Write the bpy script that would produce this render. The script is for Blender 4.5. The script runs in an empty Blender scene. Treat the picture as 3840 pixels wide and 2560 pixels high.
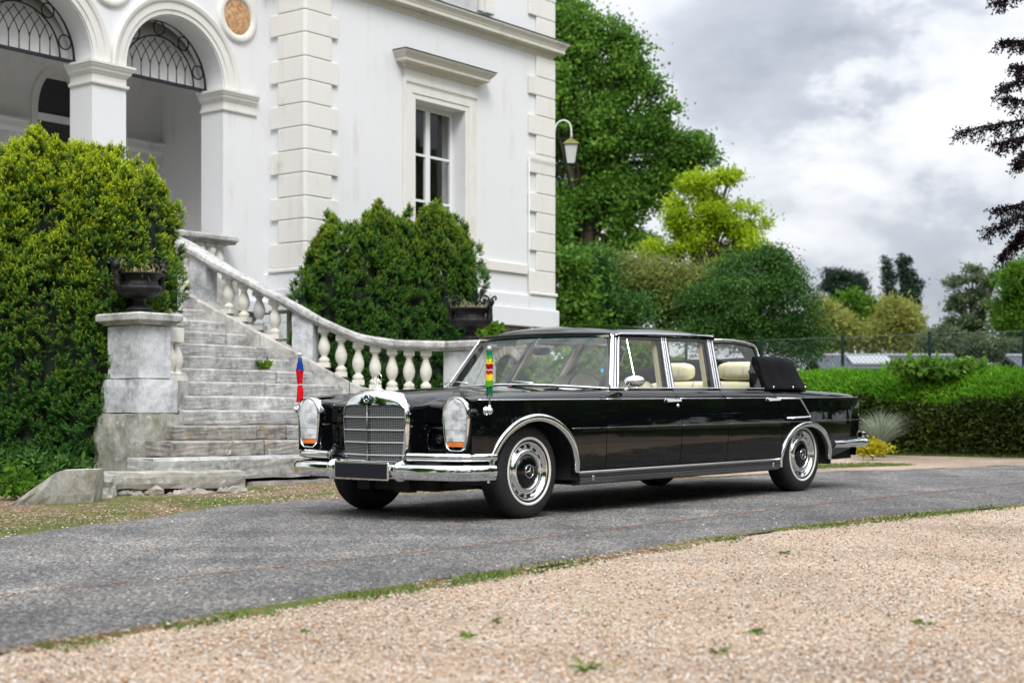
import bpy, math, random
import numpy as np
from mathutils import Matrix, Vector
random.seed(7); RNG = np.random.default_rng(11)
S = bpy.context.scene
COL = S.collection
CAMZ = 0.9
R = math.radians

# ---------------------------------------------------------------- camera
cam = bpy.data.cameras.new('camera'); camo = bpy.data.objects.new('camera', cam); COL.objects.link(camo)
camo.location = (0, 0, CAMZ); camo.rotation_euler = (R(90), 0, 0)
cam.sensor_width = 36; cam.lens = 5800/3840*36; cam.shift_y = 293/3840
cam.clip_start = .1; cam.clip_end = 2000
cam.dof.use_dof = True; cam.dof.focus_distance = 11.6; cam.dof.aperture_fstop = 2.6
S.camera = camo
S.view_settings.view_transform = 'Standard'; S.view_settings.look = 'None'
S.view_settings.exposure = 0.22; S.view_settings.gamma = 1; S.view_settings.use_curve_mapping = False

# ---------------------------------------------------------------- world: overcast sky
SUN_EL, SUN_AZ = R(50), R(168)      # azimuth measured from +Y towards +X
W = bpy.data.worlds.new('World'); S.world = W; W.use_nodes = True
def build_world():
    t = W.node_tree; t.nodes.clear(); N = t.nodes.new; L = t.links.new
    out = N('ShaderNodeOutputWorld'); 
    sky = N('ShaderNodeTexSky'); sky.sky_type = 'NISHITA'; sky.sun_disc = False
    sky.sun_elevation = SUN_EL; sky.sun_rotation = SUN_AZ; sky.air_density = 1.2; sky.dust_density = 2.0
    bg1 = N('ShaderNodeBackground'); bg1.inputs[1].default_value = 0.10
    L(sky.outputs[0], bg1.inputs[0])
    tc = N('ShaderNodeTexCoord')
    sep = N('ShaderNodeSeparateXYZ'); L(tc.outputs['Generated'], sep.inputs[0])
    # clouds: direction flattened onto a cloud layer so they shrink towards the horizon
    def math_(op, a, b=None, c=None, clamp=False):
        m = N('ShaderNodeMath'); m.operation = op; m.use_clamp = clamp
        for i, v in enumerate((a, b, c)):
            if v is None: continue
            if isinstance(v, (int, float)): m.inputs[i].default_value = v
            else: L(v, m.inputs[i])
        return m.outputs[0]
    z = math_('MAXIMUM', sep.outputs[2], 0.0)
    comb = N('ShaderNodeVectorMath'); comb.operation = 'MULTIPLY'; L(tc.outputs['Generated'], comb.inputs[0]); comb.inputs[1].default_value = (2.6, 2.6, 4.4)
    n1 = N('ShaderNodeTexNoise'); n1.inputs['Scale'].default_value = 2.3; n1.inputs['Detail'].default_value = 9; n1.inputs['Roughness'].default_value = .52; n1.inputs['Distortion'].default_value = .35
    L(comb.outputs[0], n1.inputs['Vector'])
    n2 = N('ShaderNodeTexNoise'); n2.inputs['Scale'].default_value = 8; n2.inputs['Detail'].default_value = 6; n2.inputs['Roughness'].default_value = .55
    L(comb.outputs[0], n2.inputs['Vector'])
    v = math_('ADD', math_('MULTIPLY', n1.outputs[0], .68), math_('MULTIPLY', n2.outputs[0], .32))
    # individual cloud masses seen in the photograph, as soft lobes round world directions
    def lobe(dx, dz, w, amt, v):
        d = Vector((dx, 1, dz)).normalized()
        dot = N('ShaderNodeVectorMath'); dot.operation = 'DOT_PRODUCT'; nrm = N('ShaderNodeVectorMath'); nrm.operation = 'NORMALIZE'
        wob = N('ShaderNodeVectorMath'); wob.operation = 'MULTIPLY_ADD'
        L(n2.outputs[1], wob.inputs[0]); wob.inputs[1].default_value = (.13,.0,.10); 
        sub = N('ShaderNodeVectorMath'); sub.operation = 'SUBTRACT'; L(tc.outputs['Generated'], sub.inputs[0]); sub.inputs[1].default_value = (.065,0,.05)
        L(sub.outputs[0], wob.inputs[2]); L(wob.outputs[0], nrm.inputs[0]); L(nrm.outputs[0], dot.inputs[0]); dot.inputs[1].default_value = d
        a = math_('DIVIDE', math_('SUBTRACT', 1.0, dot.outputs['Value']), w*w/2)
        e = math_('EXPONENT', math_('MULTIPLY', a, -1.0))
        return math_('ADD', v, math_('MULTIPLY', e, amt))
    for px, py, w, amt in ((1650,40,.045,-.13),(1900,70,.045,-.13),(1780,30,.05,-.10),(2050,150,.03,-.06),(2080,270,.05,.12),(1950,330,.04,.06),(2230,330,.05,.06),(2050,460,.035,-.10),(2200,500,.03,-.08),(1780,330,.04,-.04),(1400,120,.04,.03),(1700,230,.03,.05),(2330,100,.04,.03)):
        v = lobe((px*1.6327-1920)/5800, (1573-py*1.6327)/5800, w, amt*(.72 if amt < 0 else 1.15), v)
    rp = N('ShaderNodeValToRGB'); L(v, rp.inputs[0]); e = rp.color_ramp.elements
    e[0].position = .25; e[0].color = (.42,.455,.53,1); e[1].position = .60; e[1].color = (.99,1.005,1.04,1)
    m = e.new(.43); m.color = (.61,.645,.72,1); m = e.new(.49); m.color = (.80,.825,.885,1)
    # an overcast sky is brighter overhead than at the horizon
    g = math_('MULTIPLY_ADD', math_('POWER', z, 2.0), 2.3, .85)
    bg2 = N('ShaderNodeBackground'); L(rp.outputs[0], bg2.inputs[0]); L(g, bg2.inputs[1])
    mx = N('ShaderNodeMixShader'); mx.inputs[0].default_value = .93
    L(bg1.outputs[0], mx.inputs[1]); L(bg2.outputs[0], mx.inputs[2]); L(mx.outputs[0], out.inputs[0])
build_world()
sun = bpy.data.lights.new('sun', 'SUN'); suno = bpy.data.objects.new('sun', sun); COL.objects.link(suno)
sun.energy = 2.2; sun.angle = R(24); sun.color = (1, .965, .91)
sd = Vector((math.sin(SUN_AZ)*math.cos(SUN_EL), math.cos(SUN_AZ)*math.cos(SUN_EL), math.sin(SUN_EL)))
suno.rotation_euler = sd.to_track_quat('Z', 'Y').to_euler(); suno.location = (0, 0, 30)

# ---------------------------------------------------------------- materials
class NT:
    def __init__(s, name):
        s.m = bpy.data.materials.new(name); s.m.use_nodes = True; s.t = s.m.node_tree; s.t.nodes.clear()
        s.out = s.n('ShaderNodeOutputMaterial'); s.p = s.n('ShaderNodeBsdfPrincipled'); s.l(s.p.outputs[0], s.out.inputs[0])
    def n(s, k, **a):
        x = s.t.nodes.new(k)
        for q, v in a.items(): setattr(x, q, v)
        return x
    def l(s, a, b): s.t.links.new(a, b)
    def put(s, v, sock):
        if v is None: return
        if isinstance(v, bpy.types.NodeSocket): s.l(v, sock)
        elif isinstance(v, (tuple, list)): sock.default_value = tuple(v)+((1,) if len(v) == 3 and len(sock.default_value) == 4 else ())
        else: sock.default_value = v
    def pos(s, sc=(1,1,1), obj=False):
        g = s.n('ShaderNodeTexCoord').outputs['Object'] if obj else s.n('ShaderNodeNewGeometry').outputs['Position']
        m = s.n('ShaderNodeMapping'); s.l(g, m.inputs[0]); m.inputs['Scale'].default_value = sc; return m.outputs[0]
    def noise(s, v, scale, det=4, ro=.55, dist=0, col=False):
        x = s.n('ShaderNodeTexNoise'); s.l(v, x.inputs['Vector']); x.inputs['Scale'].default_value = scale; x.inputs['Detail'].default_value = det
        x.inputs['Roughness'].default_value = ro; x.inputs['Distortion'].default_value = dist; return x.outputs[1 if col else 0]
    def vor(s, v, scale, out='Color', feat='F1', rnd=1):
        x = s.n('ShaderNodeTexVoronoi', feature=feat); s.l(v, x.inputs['Vector']); x.inputs['Scale'].default_value = scale; x.inputs['Randomness'].default_value = rnd; return x.outputs[out]
    def ramp(s, f, stops, interp='LINEAR'):
        x = s.n('ShaderNodeValToRGB'); s.put(f, x.inputs[0]); r = x.color_ramp; r.interpolation = interp
        def c4(c): return (c, c, c, 1) if isinstance(c, (int, float)) else tuple(c)+(1,)
        r.elements[0].position, r.elements[0].color = stops[0][0], c4(stops[0][1]); r.elements[1].position, r.elements[1].color = stops[-1][0], c4(stops[-1][1])
        for p, c in stops[1:-1]: e = r.elements.new(p); e.color = c4(c)
        return x.outputs[0]
    def mix(s, f, a, b, mode='MIX'):
        x = s.n('ShaderNodeMix', data_type='RGBA', blend_type=mode); s.put(f, x.inputs[0]); s.put(a, x.inputs[6]); s.put(b, x.inputs[7]); return x.outputs[2]
    def math(s, op, a, b=0.0, clamp=False):
        x = s.n('ShaderNodeMath', operation=op, use_clamp=clamp); s.put(a, x.inputs[0]); s.put(b, x.inputs[1]); return x.outputs[0]
    def bump(s, h, dist, st=1.0, nrm=None):
        x = s.n('ShaderNodeBump'); s.put(h, x.inputs['Height']); x.inputs['Distance'].default_value = dist; x.inputs['Strength'].default_value = st
        if nrm is not None: s.l(nrm, x.inputs['Normal'])
        s.l(x.outputs[0], s.p.inputs['Normal']); return x.outputs[0]
    def set(s, **k):
        al = dict(col='Base Color', rough='Roughness', metal='Metallic', spec='Specular IOR Level', coat='Coat Weight', coatr='Coat Roughness', alpha='Alpha', trans='Transmission Weight', ior='IOR', sheen='Sheen Weight', sss='Subsurface Weight')
        for q, v in k.items(): s.put(v, s.p.inputs[al[q]])
        return s
def plain(name, col, rough=.5, metal=0, spec=.5, coat=0, vary=0, vscale=6, bscale=0, bdist=.001):
    t = NT(name); c = col; v = t.pos(obj=True)
    if vary:
        c = t.mix(t.noise(v, vscale, 5), tuple(x*(1-vary) for x in col), tuple(min(1, x*(1+vary)) for x in col))
    t.set(col=c, rough=rough, metal=metal, spec=spec, coat=coat)
    if bscale: t.bump(t.noise(v, bscale, 3), bdist)
    return t.m
MT = {}
# car
def mk_paint():
    t = NT('black_paint'); v = t.pos(obj=True)
    t.set(col=(.0025,.0028,.0036), rough=.03, spec=.5)
    t.bump(t.noise(v, 2.2, 2), .0016, .8); return t.m
MT['paint'] = mk_paint()
def mk_chrome():
    t = NT('chrome'); v = t.pos(obj=True); t.set(col=(.86,.87,.88), metal=1.0, rough=.045); t.bump(t.noise(v, 6, 2), .0006, .6); return t.m
MT['chrome'] = mk_chrome()
MT['chrome_dull'] = plain('satin_chrome', (.55,.56,.58), .28, 1)
MT['black_trim'] = plain('black_trim', (.012,.012,.013), .4)
MT['under'] = plain('underbody', (.012,.012,.012), .8, vary=.4)
MT['dark_metal'] = plain('dark_metal', (.03,.03,.033), .35, .7)
MT['plate'] = plain('plate_navy', (.008,.010,.020), .35)
MT['cream'] = plain('cream_leather', (.74,.68,.46), .42, vary=.08, vscale=9, bscale=60, bdist=.0008)
MT['cream2'] = plain('beige_trim', (.45,.40,.28), .6)
MT['amber'] = plain('amber_lens', (.78,.20,.035), .15, spec=.6, coat=.5, vary=.35, vscale=22)
MT['mesh_grey'] = plain('grille_grey', (.34,.35,.365), .35, .35)
MT['bar'] = plain('grille_bar_metal', (.72,.73,.75), .3, .25)
MT['radiator'] = plain('radiator_black', (.003,.003,.004), .9, spec=.05)
MT['frost'] = plain('frosted_glass', (.55,.58,.56), .35, vary=.15, vscale=5)
MT['tail'] = plain('tail_lens', (.65,.035,.015), .1, coat=.5)
MT['wood'] = plain('wood_trim', (.10,.035,.012), .25, coat=.4)
MT['steer'] = plain('steering_black', (.008,.010,.016), .25)
MT['white_band'] = plain('whitewall', (.74,.73,.68), .5, vary=.05)
MT['blue'] = plain('sticker_blue', (.03,.32,.75), .4)
def mk_tyre():
    t = NT('tyre_rubber'); v = t.pos(obj=True); c = t.mix(t.noise(v, 14, 5), (.012,.012,.013), (.026,.026,.027)); t.set(col=c, rough=.55, spec=.35); t.bump(t.noise(v, 120, 3), .0006); return t.m
MT['tyre'] = mk_tyre()
def mk_lens():
    t = NT('headlight_glass'); v = t.pos(obj=True)
    w = t.n('ShaderNodeTexWave', wave_type='BANDS', bands_direction='Y'); t.l(v, w.inputs['Vector']); w.inputs['Scale'].default_value = 26; w.inputs['Distortion'].default_value = .6
    c = t.ramp(t.noise(t.pos((1,1,1.6), obj=True), 8, 3, .6), [(.36,(.40,.42,.45)),(.48,(.74,.76,.79)),(.60,(.97,.98,1.0))])
    c = t.mix(t.math('MULTIPLY', w.outputs[1], .16), c, (.40,.42,.44))
    t.set(col=c, rough=.22, metal=.10, coat=1, coatr=.02, spec=.6); t.bump(w.outputs[1], .003, .6); return t.m
MT['lens'] = mk_lens()
def mk_glass(name, tint, refl=1.0, dirt=0.0, ior=1.5, alpha=.0):
    t = NT(name); t.t.nodes.remove(t.p)
    tr = t.n('ShaderNodeBsdfTransparent'); tr.inputs[0].default_value = tint+(1,)
    gl = t.n('ShaderNodeBsdfGlossy'); gl.inputs['Roughness'].default_value = .015; gl.inputs[0].default_value = (refl,refl,refl,1)
    lw = t.n('ShaderNodeLayerWeight'); f0 = ((ior-1)/(ior+1))**2*1.2
    pw = t.math('POWER', lw.outputs['Facing'], 5.0); fr = t.n('ShaderNodeMath', operation='MULTIPLY_ADD'); t.l(pw, fr.inputs[0]); fr.inputs[1].default_value = 1-f0; fr.inputs[2].default_value = f0
    mx = t.n('ShaderNodeMixShader'); t.l(fr.outputs[0], mx.inputs[0]); t.l(tr.outputs[0], mx.inputs[1]); t.l(gl.outputs[0], mx.inputs[2])
    t.l(mx.outputs[0], t.out.inputs[0]); return t.m
MT['glass'] = mk_glass('car_glass', (.90,.945,.925), ior=1.5)
MT['glass_side'] = mk_glass('car_side_glass', (.86,.88,.84), ior=1.4)
MT['glass_band'] = mk_glass('windshield_band', (.16,.42,.50), ior=1.6)
MT['glass_house'] = mk_glass('house_pane', (.80,.82,.82), ior=1.55)
MT['glass_lamp'] = mk_glass('lamp_pane', (.80,.82,.80), ior=1.9)
def cloth(name, col, rough=.85, v2=.25, sc=40):
    t = NT(name); v = t.pos(obj=True); c = t.mix(t.noise(v, sc, 4), tuple(x*(1-v2) for x in col), tuple(x*(1+v2) for x in col)); t.set(col=c, rough=rough, spec=.12); t.bump(t.noise(v, sc*4, 3), .0008); return t.m
MT['cover'] = cloth('black_cloth', (.007,.007,.009), rough=.9)
MT['sill'] = plain('sill_metal', (.20,.205,.215), .22, .9)
MT['f_red'] = cloth('flag_red', (.62,.008,.02)); MT['f_blue'] = cloth('flag_blue', (.006,.05,.28)); MT['f_green'] = cloth('flag_green', (.08,.30,.03)); MT['f_green2'] = cloth('flag_fringe_green', (.004,.16,.08)); MT['f_yel'] = cloth('flag_yellow', (.80,.58,.03)); MT['f_dred'] = cloth('flag_dark_red', (.36,.006,.015)); MT['f_white'] = cloth('flag_white', (.7,.7,.66))

# ---------------------------------------------------------------- mesh helpers
def link(name, me, mat=None, parent=None, smooth=False, **props):
    o = bpy.data.objects.new(name, me); COL.objects.link(o)
    if mat is not None and not me.materials:
        for m in (mat if isinstance(mat, (list, tuple)) else [mat]): me.materials.append(m)
    if smooth: me.polygons.foreach_set('use_smooth', [True]*len(me.polygons))
    if parent is not None: o.parent = parent
    for k, v in props.items(): o[k] = v
    return o
def mesh(name, V, F, mi=None):
    me = bpy.data.meshes.new(name); me.from_pydata([tuple(map(float, v)) for v in V], [], [tuple(int(i) for i in f) for f in F])
    if mi is not None: me.polygons.foreach_set('material_index', mi)
    me.update(); return me
def empty(name, label, cat, loc=(0,0,0), rz=0, group=None, mat=None):
    o = bpy.data.objects.new(name, None); COL.objects.link(o); o.empty_display_size = .2
    if mat is not None: o.matrix_world = mat
    else: o.location = loc; o.rotation_euler = (0,0,rz)
    o['label'] = label; o['category'] = cat
    if group: o['group'] = group
    return o
def tag(o, label, cat=None, group=None, kind=None):
    if label: o['label'] = label
    if cat: o['category'] = cat
    if group: o['group'] = group
    if kind: o['kind'] = kind
    return o
def dup(o, parent=None, **k):
    c = o.copy(); COL.objects.link(c); c.parent = parent
    for ch in list(o.children): dup(ch, c)
    for q, v in k.items(): c[q] = v
    return c
class MB:
    def __init__(s): s.V = []; s.F = []; s.I = []; s.mi = 0; s.sm = []; s.smooth = False
    def add(s, V, F):
        b = len(s.V); s.V += [tuple(v) for v in V]; s.F += [tuple(b+i for i in f) for f in F]; s.I += [s.mi]*len(F); s.sm += [s.smooth]*len(F); return s
    def box(s, a, b, tf=None):
        x0,y0,z0 = a; x1,y1,z1 = b
        V = [(x0,y0,z0),(x1,y0,z0),(x1,y1,z0),(x0,y1,z0),(x0,y0,z1),(x1,y0,z1),(x1,y1,z1),(x0,y1,z1)]
        if tf: V = [tf(v) for v in V]
        return s.add(V, [(0,3,2,1),(4,5,6,7),(0,1,5,4),(1,2,6,5),(2,3,7,6),(3,0,4,7)])
    def tube(s, P, r, n=8, caps=True, flat=None):
        P = [Vector(p) for p in P]; rs = r if isinstance(r, (list, tuple)) else [r]*len(P); V = []; F = []
        up = Vector((0,0,1)); prev = None
        for i, p in enumerate(P):
            d = (P[min(i+1, len(P)-1)]-P[max(i-1, 0)]).normalized()
            if prev is None: a = d.cross(up if abs(d.dot(up)) < .95 else Vector((1,0,0))).normalized()
            else: a = (prev-d*prev.dot(d)).normalized()
            prev = a; b = d.cross(a)
            for k in range(n):
                t = 2*math.pi*k/n; V.append(p+a*math.cos(t)*rs[i]*(flat or 1)+b*math.sin(t)*rs[i])
        for i in range(len(P)-1):
            for k in range(n): F.append((i*n+k, i*n+(k+1)%n, (i+1)*n+(k+1)%n, (i+1)*n+k))
        if caps: F.append(tuple(range(n))[::-1]); F.append(tuple((len(P)-1)*n+k for k in range(n)))
        return s.add(V, F)
    def lathe(s, prof, n=24, tf=None, a0=0, a1=2*math.pi, capz=True):
        full = abs(a1-a0-2*math.pi) < 1e-6; m = n if full else n+1; V = []
        for (r, z) in prof:
            for k in range(m):
                t = a0+(a1-a0)*k/n; V.append((r*math.cos(t), r*math.sin(t), z))
        if tf: V = [tf(v) for v in V]
        F = []
        for i in range(len(prof)-1):
            for k in range(n): F.append((i*m+k, i*m+(k+1)%m, (i+1)*m+(k+1)%m, (i+1)*m+k))
        if capz and full:
            if prof[0][0] > 1e-5: F.append(tuple(range(m))[::-1])
            if prof[-1][0] > 1e-5: F.append(tuple((len(prof)-1)*m+k for k in range(m)))
        return s.add(V, F)
    def grid(s, G, flip=False, wrap=False):
        a, b = len(G), len(G[0]); V = [p for r in G for p in r]; F = []
        for i in range(a-1):
            for j in range(b if wrap else b-1):
                q = (i*b+j, i*b+(j+1)%b, (i+1)*b+(j+1)%b, (i+1)*b+j); F.append(q[::-1] if flip else q)
        return s.add(V, F)
    def loft(s, rings, caps=True):
        n = len(rings[0]); s.grid(rings, wrap=True); b = len(s.V)-n*len(rings)
        if caps:
            s.F += [tuple(b+k for k in range(n))[::-1], tuple(b+n*(len(rings)-1)+k for k in range(n))]; s.I += [s.mi]*2; s.sm += [s.smooth]*2
        return s
    def prism(s, poly, h, tf):   # poly in (a,b), extruded 0..h; tf maps (a,b,c)
        n = len(poly); V = [tf((a, b, 0)) for a, b in poly]+[tf((a, b, h)) for a, b in poly]
        return s.add(V, [tuple(range(n))[::-1], tuple(range(n, 2*n))]+[(i, (i+1)%n, n+(i+1)%n, n+i) for i in range(n)])
    def build(s, name, mat, parent=None, smooth=False, bevel=0, seg=1, auto=0, subd=0, weld=0, **props):
        me = mesh(name, s.V, s.F, s.I if any(s.I) else None)
        if any(s.sm) and not smooth: me.polygons.foreach_set('use_smooth', s.sm)
        o = link(name, me, mat, parent, smooth, **props)
        if weld:
            m = o.modifiers.new('w', 'WELD'); m.merge_threshold = weld
        if bevel:
            m = o.modifiers.new('b', 'BEVEL'); m.width = bevel; m.segments = seg; m.limit_method = 'ANGLE'; m.angle_limit = R(40); m.harden_normals = False
        if auto:
            m = o.modifiers.new('e', 'EDGE_SPLIT'); m.split_angle = R(auto)
        if subd:
            m = o.modifiers.new('s', 'SUBSURF'); m.levels = subd; m.render_levels = subd
        return o
def lerp(a, b, t): return a+(b-a)*t
def interp(x, xs, ys): return float(np.interp(x, xs, ys))
def smooth01(t): t = max(0., min(1., t)); return t*t*(3-2*t)
def catmull(P, n=8, closed=False):
    P = [Vector(p) for p in P]; out = []; m = len(P)
    for i in range(m if closed else m-1):
        p0 = P[(i-1)%m] if closed or i > 0 else P[0]*2-P[1]; p1 = P[i]; p2 = P[(i+1)%m]; p3 = P[(i+2)%m] if closed or i+2 < m else P[-1]*2-P[-2]
        for k in range(n):
            t = k/n; out.append(.5*((2*p1)+(-p0+p2)*t+(2*p0-5*p1+4*p2-p3)*t*t+(-p0+3*p1-3*p2+p3)*t**3))
    if not closed: out.append(P[-1])
    return out
def at(px, py, Y):     # a world point at depth Y from coordinates measured in the 2352 px wide view
    return Vector(((px*1.6327-1920)/5800*Y, Y, (1573-py*1.6327)/5800*Y+CAMZ))
# the ground plane falls gently to the left front (measured from the car's wheels)
CT = Vector((-.5531, 11.5793, -.7023+CAMZ))
CM = Matrix(((.64521331,.76399448,-.00349435),(.76386344,-.6451764,-.01612653),(.01457505,-.00773584,.99986385)))
def gz(x, y):
    x = max(-12, min(14, x)); y = max(-6, min(27, y))
    return CT.z+.003495*(x-CT.x)+.016129*(y-CT.y)
CARM = Matrix.Translation(CT) @ CM.to_4x4()
# ================================================================ GROUND
def mk_asphalt(name, base=.115, seed=0.):
    t = NT(name); v = t.pos()
    big = t.noise(t.pos((.5,1.1,1)), 1.3, 5, .6, .6); streak = t.noise(t.pos((3.2,.5,1)), 1.2, 4)
    fine = t.noise(v, 160, 3, .7)
    c = t.ramp(t.math('ADD', t.math('MULTIPLY', big, .6), t.math('MULTIPLY', streak, .4)), [(.38, (base*.60,base*.60,base*.62)), (.50, (base*1.0,base*.98,base*.955)), (.62, (base*1.5,base*1.43,base*1.34))])
    st = t.vor(v, 95); sep = t.n('ShaderNodeSeparateColor'); t.l(st, sep.inputs[0])
    chip = t.ramp(sep.outputs[0], [(0,.22),(.30,.55),(.58,.95),(.76,1.5),(.90,2.3),(1,3.2)], 'CONSTANT')
    c = t.mix(1.0, c, chip, 'MULTIPLY')
    warm = t.ramp(sep.outputs[1], [(0,(1,1,1)),(.86,(1,1,1)),(.88,(1.25,.98,.80)),(.95,(1.3,1.25,1.12)),(1,(1,1,1))], 'CONSTANT'); c = t.mix(1.0, c, warm, 'MULTIPLY')
    c = t.mix(t.ramp(fine, [(.35,.25),(.65,0.)]), c, (base*.35,)*3)
    t.set(col=c, rough=.82, spec=.35)
    dist = t.vor(v, 95, 'Distance')
    h = t.math('ADD', t.math('MULTIPLY', dist, -1.0), t.math('MULTIPLY', fine, .5)); t.bump(h, .006, .9); return t.m
def mk_gravel():
    t = NT('gravel'); v = t.pos()
    st = t.vor(v, 70); sep = t.n('ShaderNodeSeparateColor'); t.l(st, sep.inputs[0])
    c = t.ramp(sep.outputs[0], [(0,(.20,.13,.085)),(.10,(.46,.30,.19)),(.24,(.60,.43,.30)),(.42,(.68,.55,.43)),(.60,(.74,.66,.57)),(.74,(.44,.42,.41)),(.80,(.78,.72,.66)),(.90,(.66,.38,.18)),(.94,(.30,.30,.31)),(.97,(.82,.80,.78)),(1,(.8,.8,.8))], 'CONSTANT')
    small = t.vor(v, 150); s2 = t.n('ShaderNodeSeparateColor'); t.l(small, s2.inputs[0]); c = t.mix(.35, c, t.ramp(s2.outputs[1], [(0,(.30,.2,.13)),(.4,(.60,.48,.37)),(.8,(.72,.62,.52)),(1,(.8,.77,.73))]))
    edge = t.vor(v, 62, 'Distance'); c = t.mix(t.ramp(edge, [(.45,0.),(.75,.55)]), c, (.20,.14,.095))
    dirt = t.noise(v, .9, 6, .62, .5); c = t.mix(t.ramp(dirt, [(.46,0.),(.64,.6)]), c, (.40,.30,.21))
    gr = t.noise(t.pos(), 2.6, 6, .7, .3); c = t.mix(t.ramp(gr, [(.62,0.),(.72,.5)]), c, (.20,.19,.075))
    dl = t.n('ShaderNodeVectorMath', operation='DISTANCE'); wv = t.n('ShaderNodeVectorMath', operation='MULTIPLY_ADD'); t.l(t.noise(v, 2.2, 5, .6, 0, True), wv.inputs[0]); wv.inputs[1].default_value = (.7,.7,0); t.l(t.pos((.62,1,0)), wv.inputs[2]); t.l(wv.outputs[0], dl.inputs[0]); dl.inputs[1].default_value = (.95,5.22,0)
    c = t.mix(t.ramp(dl.outputs['Value'], [(.18,.75),(.50,0.)]), c, (.33,.275,.23))
    pt = t.noise(v, .45, 5, .6, .8); c = t.mix(1.0, c, t.ramp(pt, [(.35,(.54,.52,.49)),(.5,(.75,.73,.70)),(.66,(.89,.865,.83))]), 'MULTIPLY')
    t.set(col=c, rough=.85, spec=.3); h = t.math('MULTIPLY', edge, -1.0); t.bump(h, .009, 1.0); return t.m
def mk_verge():
    t = NT('verge_soil'); v = t.pos()
    st = t.vor(v, 55); sep = t.n('ShaderNodeSeparateColor'); t.l(st, sep.inputs[0])
    soil = t.ramp(sep.outputs[0], [(0,(.10,.065,.035)),(.4,(.20,.13,.075)),(.62,(.30,.20,.12)),(.80,(.40,.30,.20)),(.92,(.60,.54,.46)),(1,(.7,.68,.64))], 'CONSTANT')
    g = t.ramp(t.noise(v, 26, 5, .7), [(.3,(.055,.085,.015)),(.7,(.13,.19,.04))])
    c = t.mix(t.ramp(t.noise(v, 1.5, 6, .7, .4), [(.46,0.),(.58,.9)]), soil, g)
    c = t.mix(t.ramp(t.noise(v, 9, 5, .65), [(.56,0.),(.66,.7)]), c, (.19,.11,.045))
    t.set(col=c, rough=.95, spec=.15); t.bump(t.noise(v, 70, 4, .7), .02); return t.m
MT['asphalt'] = mk_asphalt('asphalt_worn', .175); MT['asphalt2'] = mk_asphalt('asphalt_strip', .138); MT['gravel'] = mk_gravel(); MT['verge'] = mk_verge()
def mk_grassfield():
    t = NT('grass_field'); v = t.pos(); c = t.ramp(t.noise(v, 1.2, 6, .7), [(.3,(.04,.07,.015)),(.7,(.10,.15,.035))]); t.set(col=c, rough=.95, spec=.1); t.bump(t.noise(v, 30, 4), .03); return t.m
MT['field'] = mk_grassfield()
def sheet(name, poly, mat, dz=0., cell=None, **k):
    mb = MB(); mb.add([(x, y, gz(x, y)+dz) for x, y in poly], [tuple(range(len(poly)))]); o = mb.build(name, mat, None, kind='structure', **k); return o
# one ground sheet to the horizon
mb = MB(); xs = [-900,-200,-60,-30,-12,0,14,30,60,200,900]; ys = [-900,-200,-60,-20,-6,10,27,40,80,200,900]
mb.grid([[(x, y, gz(x, y)-.012) for x in xs] for y in ys], flip=True); mb.build('ground', MT['field'], None, kind='structure')
def wob(P, amp, fr, seed, step=.12):
    out = []; r = random.Random(seed); ph = [r.random()*6 for _ in range(4)]; s = 0
    for a, b in zip(P[:-1], P[1:]):
        a, b = Vector(a), Vector(b); L_ = (b-a).length; n = max(1, int(L_/step)); d = (b-a)/L_; nr = Vector((-d.y, d.x))
        for i in range(n):
            q = a+d*L_*i/n; u = s+L_*i/n; w = amp*(math.sin(u*fr+ph[0])+.6*math.sin(u*fr*2.7+ph[1])+.5*math.sin(u*fr*6.1+ph[2])+.4*r.uniform(-1,1)); out.append((q.x+nr.x*w, q.y+nr.y*w))
        s += L_
    out.append(tuple(P[-1])); return out
NEAR = [(-9.5,-4.8),(-5.2,.6),(-1.77,5.34),(-.89,6.62),(.17,8.0),(1.78,10.13),(4.04,12.25),(7.5,14.6),(13,17.8)]
FAR = [(-9.5,4.2),(-3.30,9.3),(-2.95,10.4),(-2.55,11.5),(-2.35,12.35),(-1.5,13.25),(.8,15.3),(3.4,17.3),(5.9,18.7),(13,21.8)]
NW = wob(NEAR, .022, 2.2, 3); FW = wob(FAR, .03, 1.9, 5)
sheet('verge', [(-12,3.2)]+[(x-.02, y-.02) for x, y in FW]+[(14,23),(14,26.8),(-12,26.8)], MT['verge'], -.008)
sheet('gravel_yard', [(-11,-5.8)]+[(x-.05, y+.05) for x, y in NW]+[(13.5,17),(13.5,-5.8)], MT['gravel'], -.004)
sheet('road', NW+FW[::-1], MT['asphalt'], .004)
SEAM = [(-8.6,-1.6),(-2.28,6.93),(0,8.93)][0:0]+[(-9.5,-3.6),(-5.6,2.1),(-2.28,6.83),(-1.1,8.05),(0,9.3),(1.3,10.95),(2.6,12.5),(5.14,15.3),(7.5,16.6),(13,19.4)]
SW = wob(SEAM, .012, 1.5, 9)
sheet('road_edge_strip', [(x-.004, y+.004) for x, y in NW]+SW[::-1], MT['asphalt2'], .008)
EA = catmull([Vector((x, y, 0)) for x, y in NEAR], 90); re_ = random.Random(16); GA = []
for q, p in enumerate(EA):
    d = (EA[min(q+1, len(EA)-1)]-EA[max(q-1, 0)]).normalized(); nr = Vector((-d.y, d.x, 0)); u = q*.045
    a = max(.012, .030+.022*math.sin(u*3.1)+.016*math.sin(u*9.7+1)+.012*re_.uniform(-1,1)); b = -max(.0, .055+.060*math.sin(u*1.7+2)+.035*math.sin(u*5.3)+.02*re_.uniform(-1,1))-.03
    GA.append([(p.x+nr.x*o, p.y+nr.y*o, gz(p.x+nr.x*o, p.y+nr.y*o)+z) for o, z in ((a, .0090), (a*.4, .0135), (b*.4, .008), (b*.8, .001), (b, -.010))])
mb = MB(); mb.smooth = True; mb.grid(GA, flip=False); mb.build('mossy_edge', MT['verge'], None, kind='structure')
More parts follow.
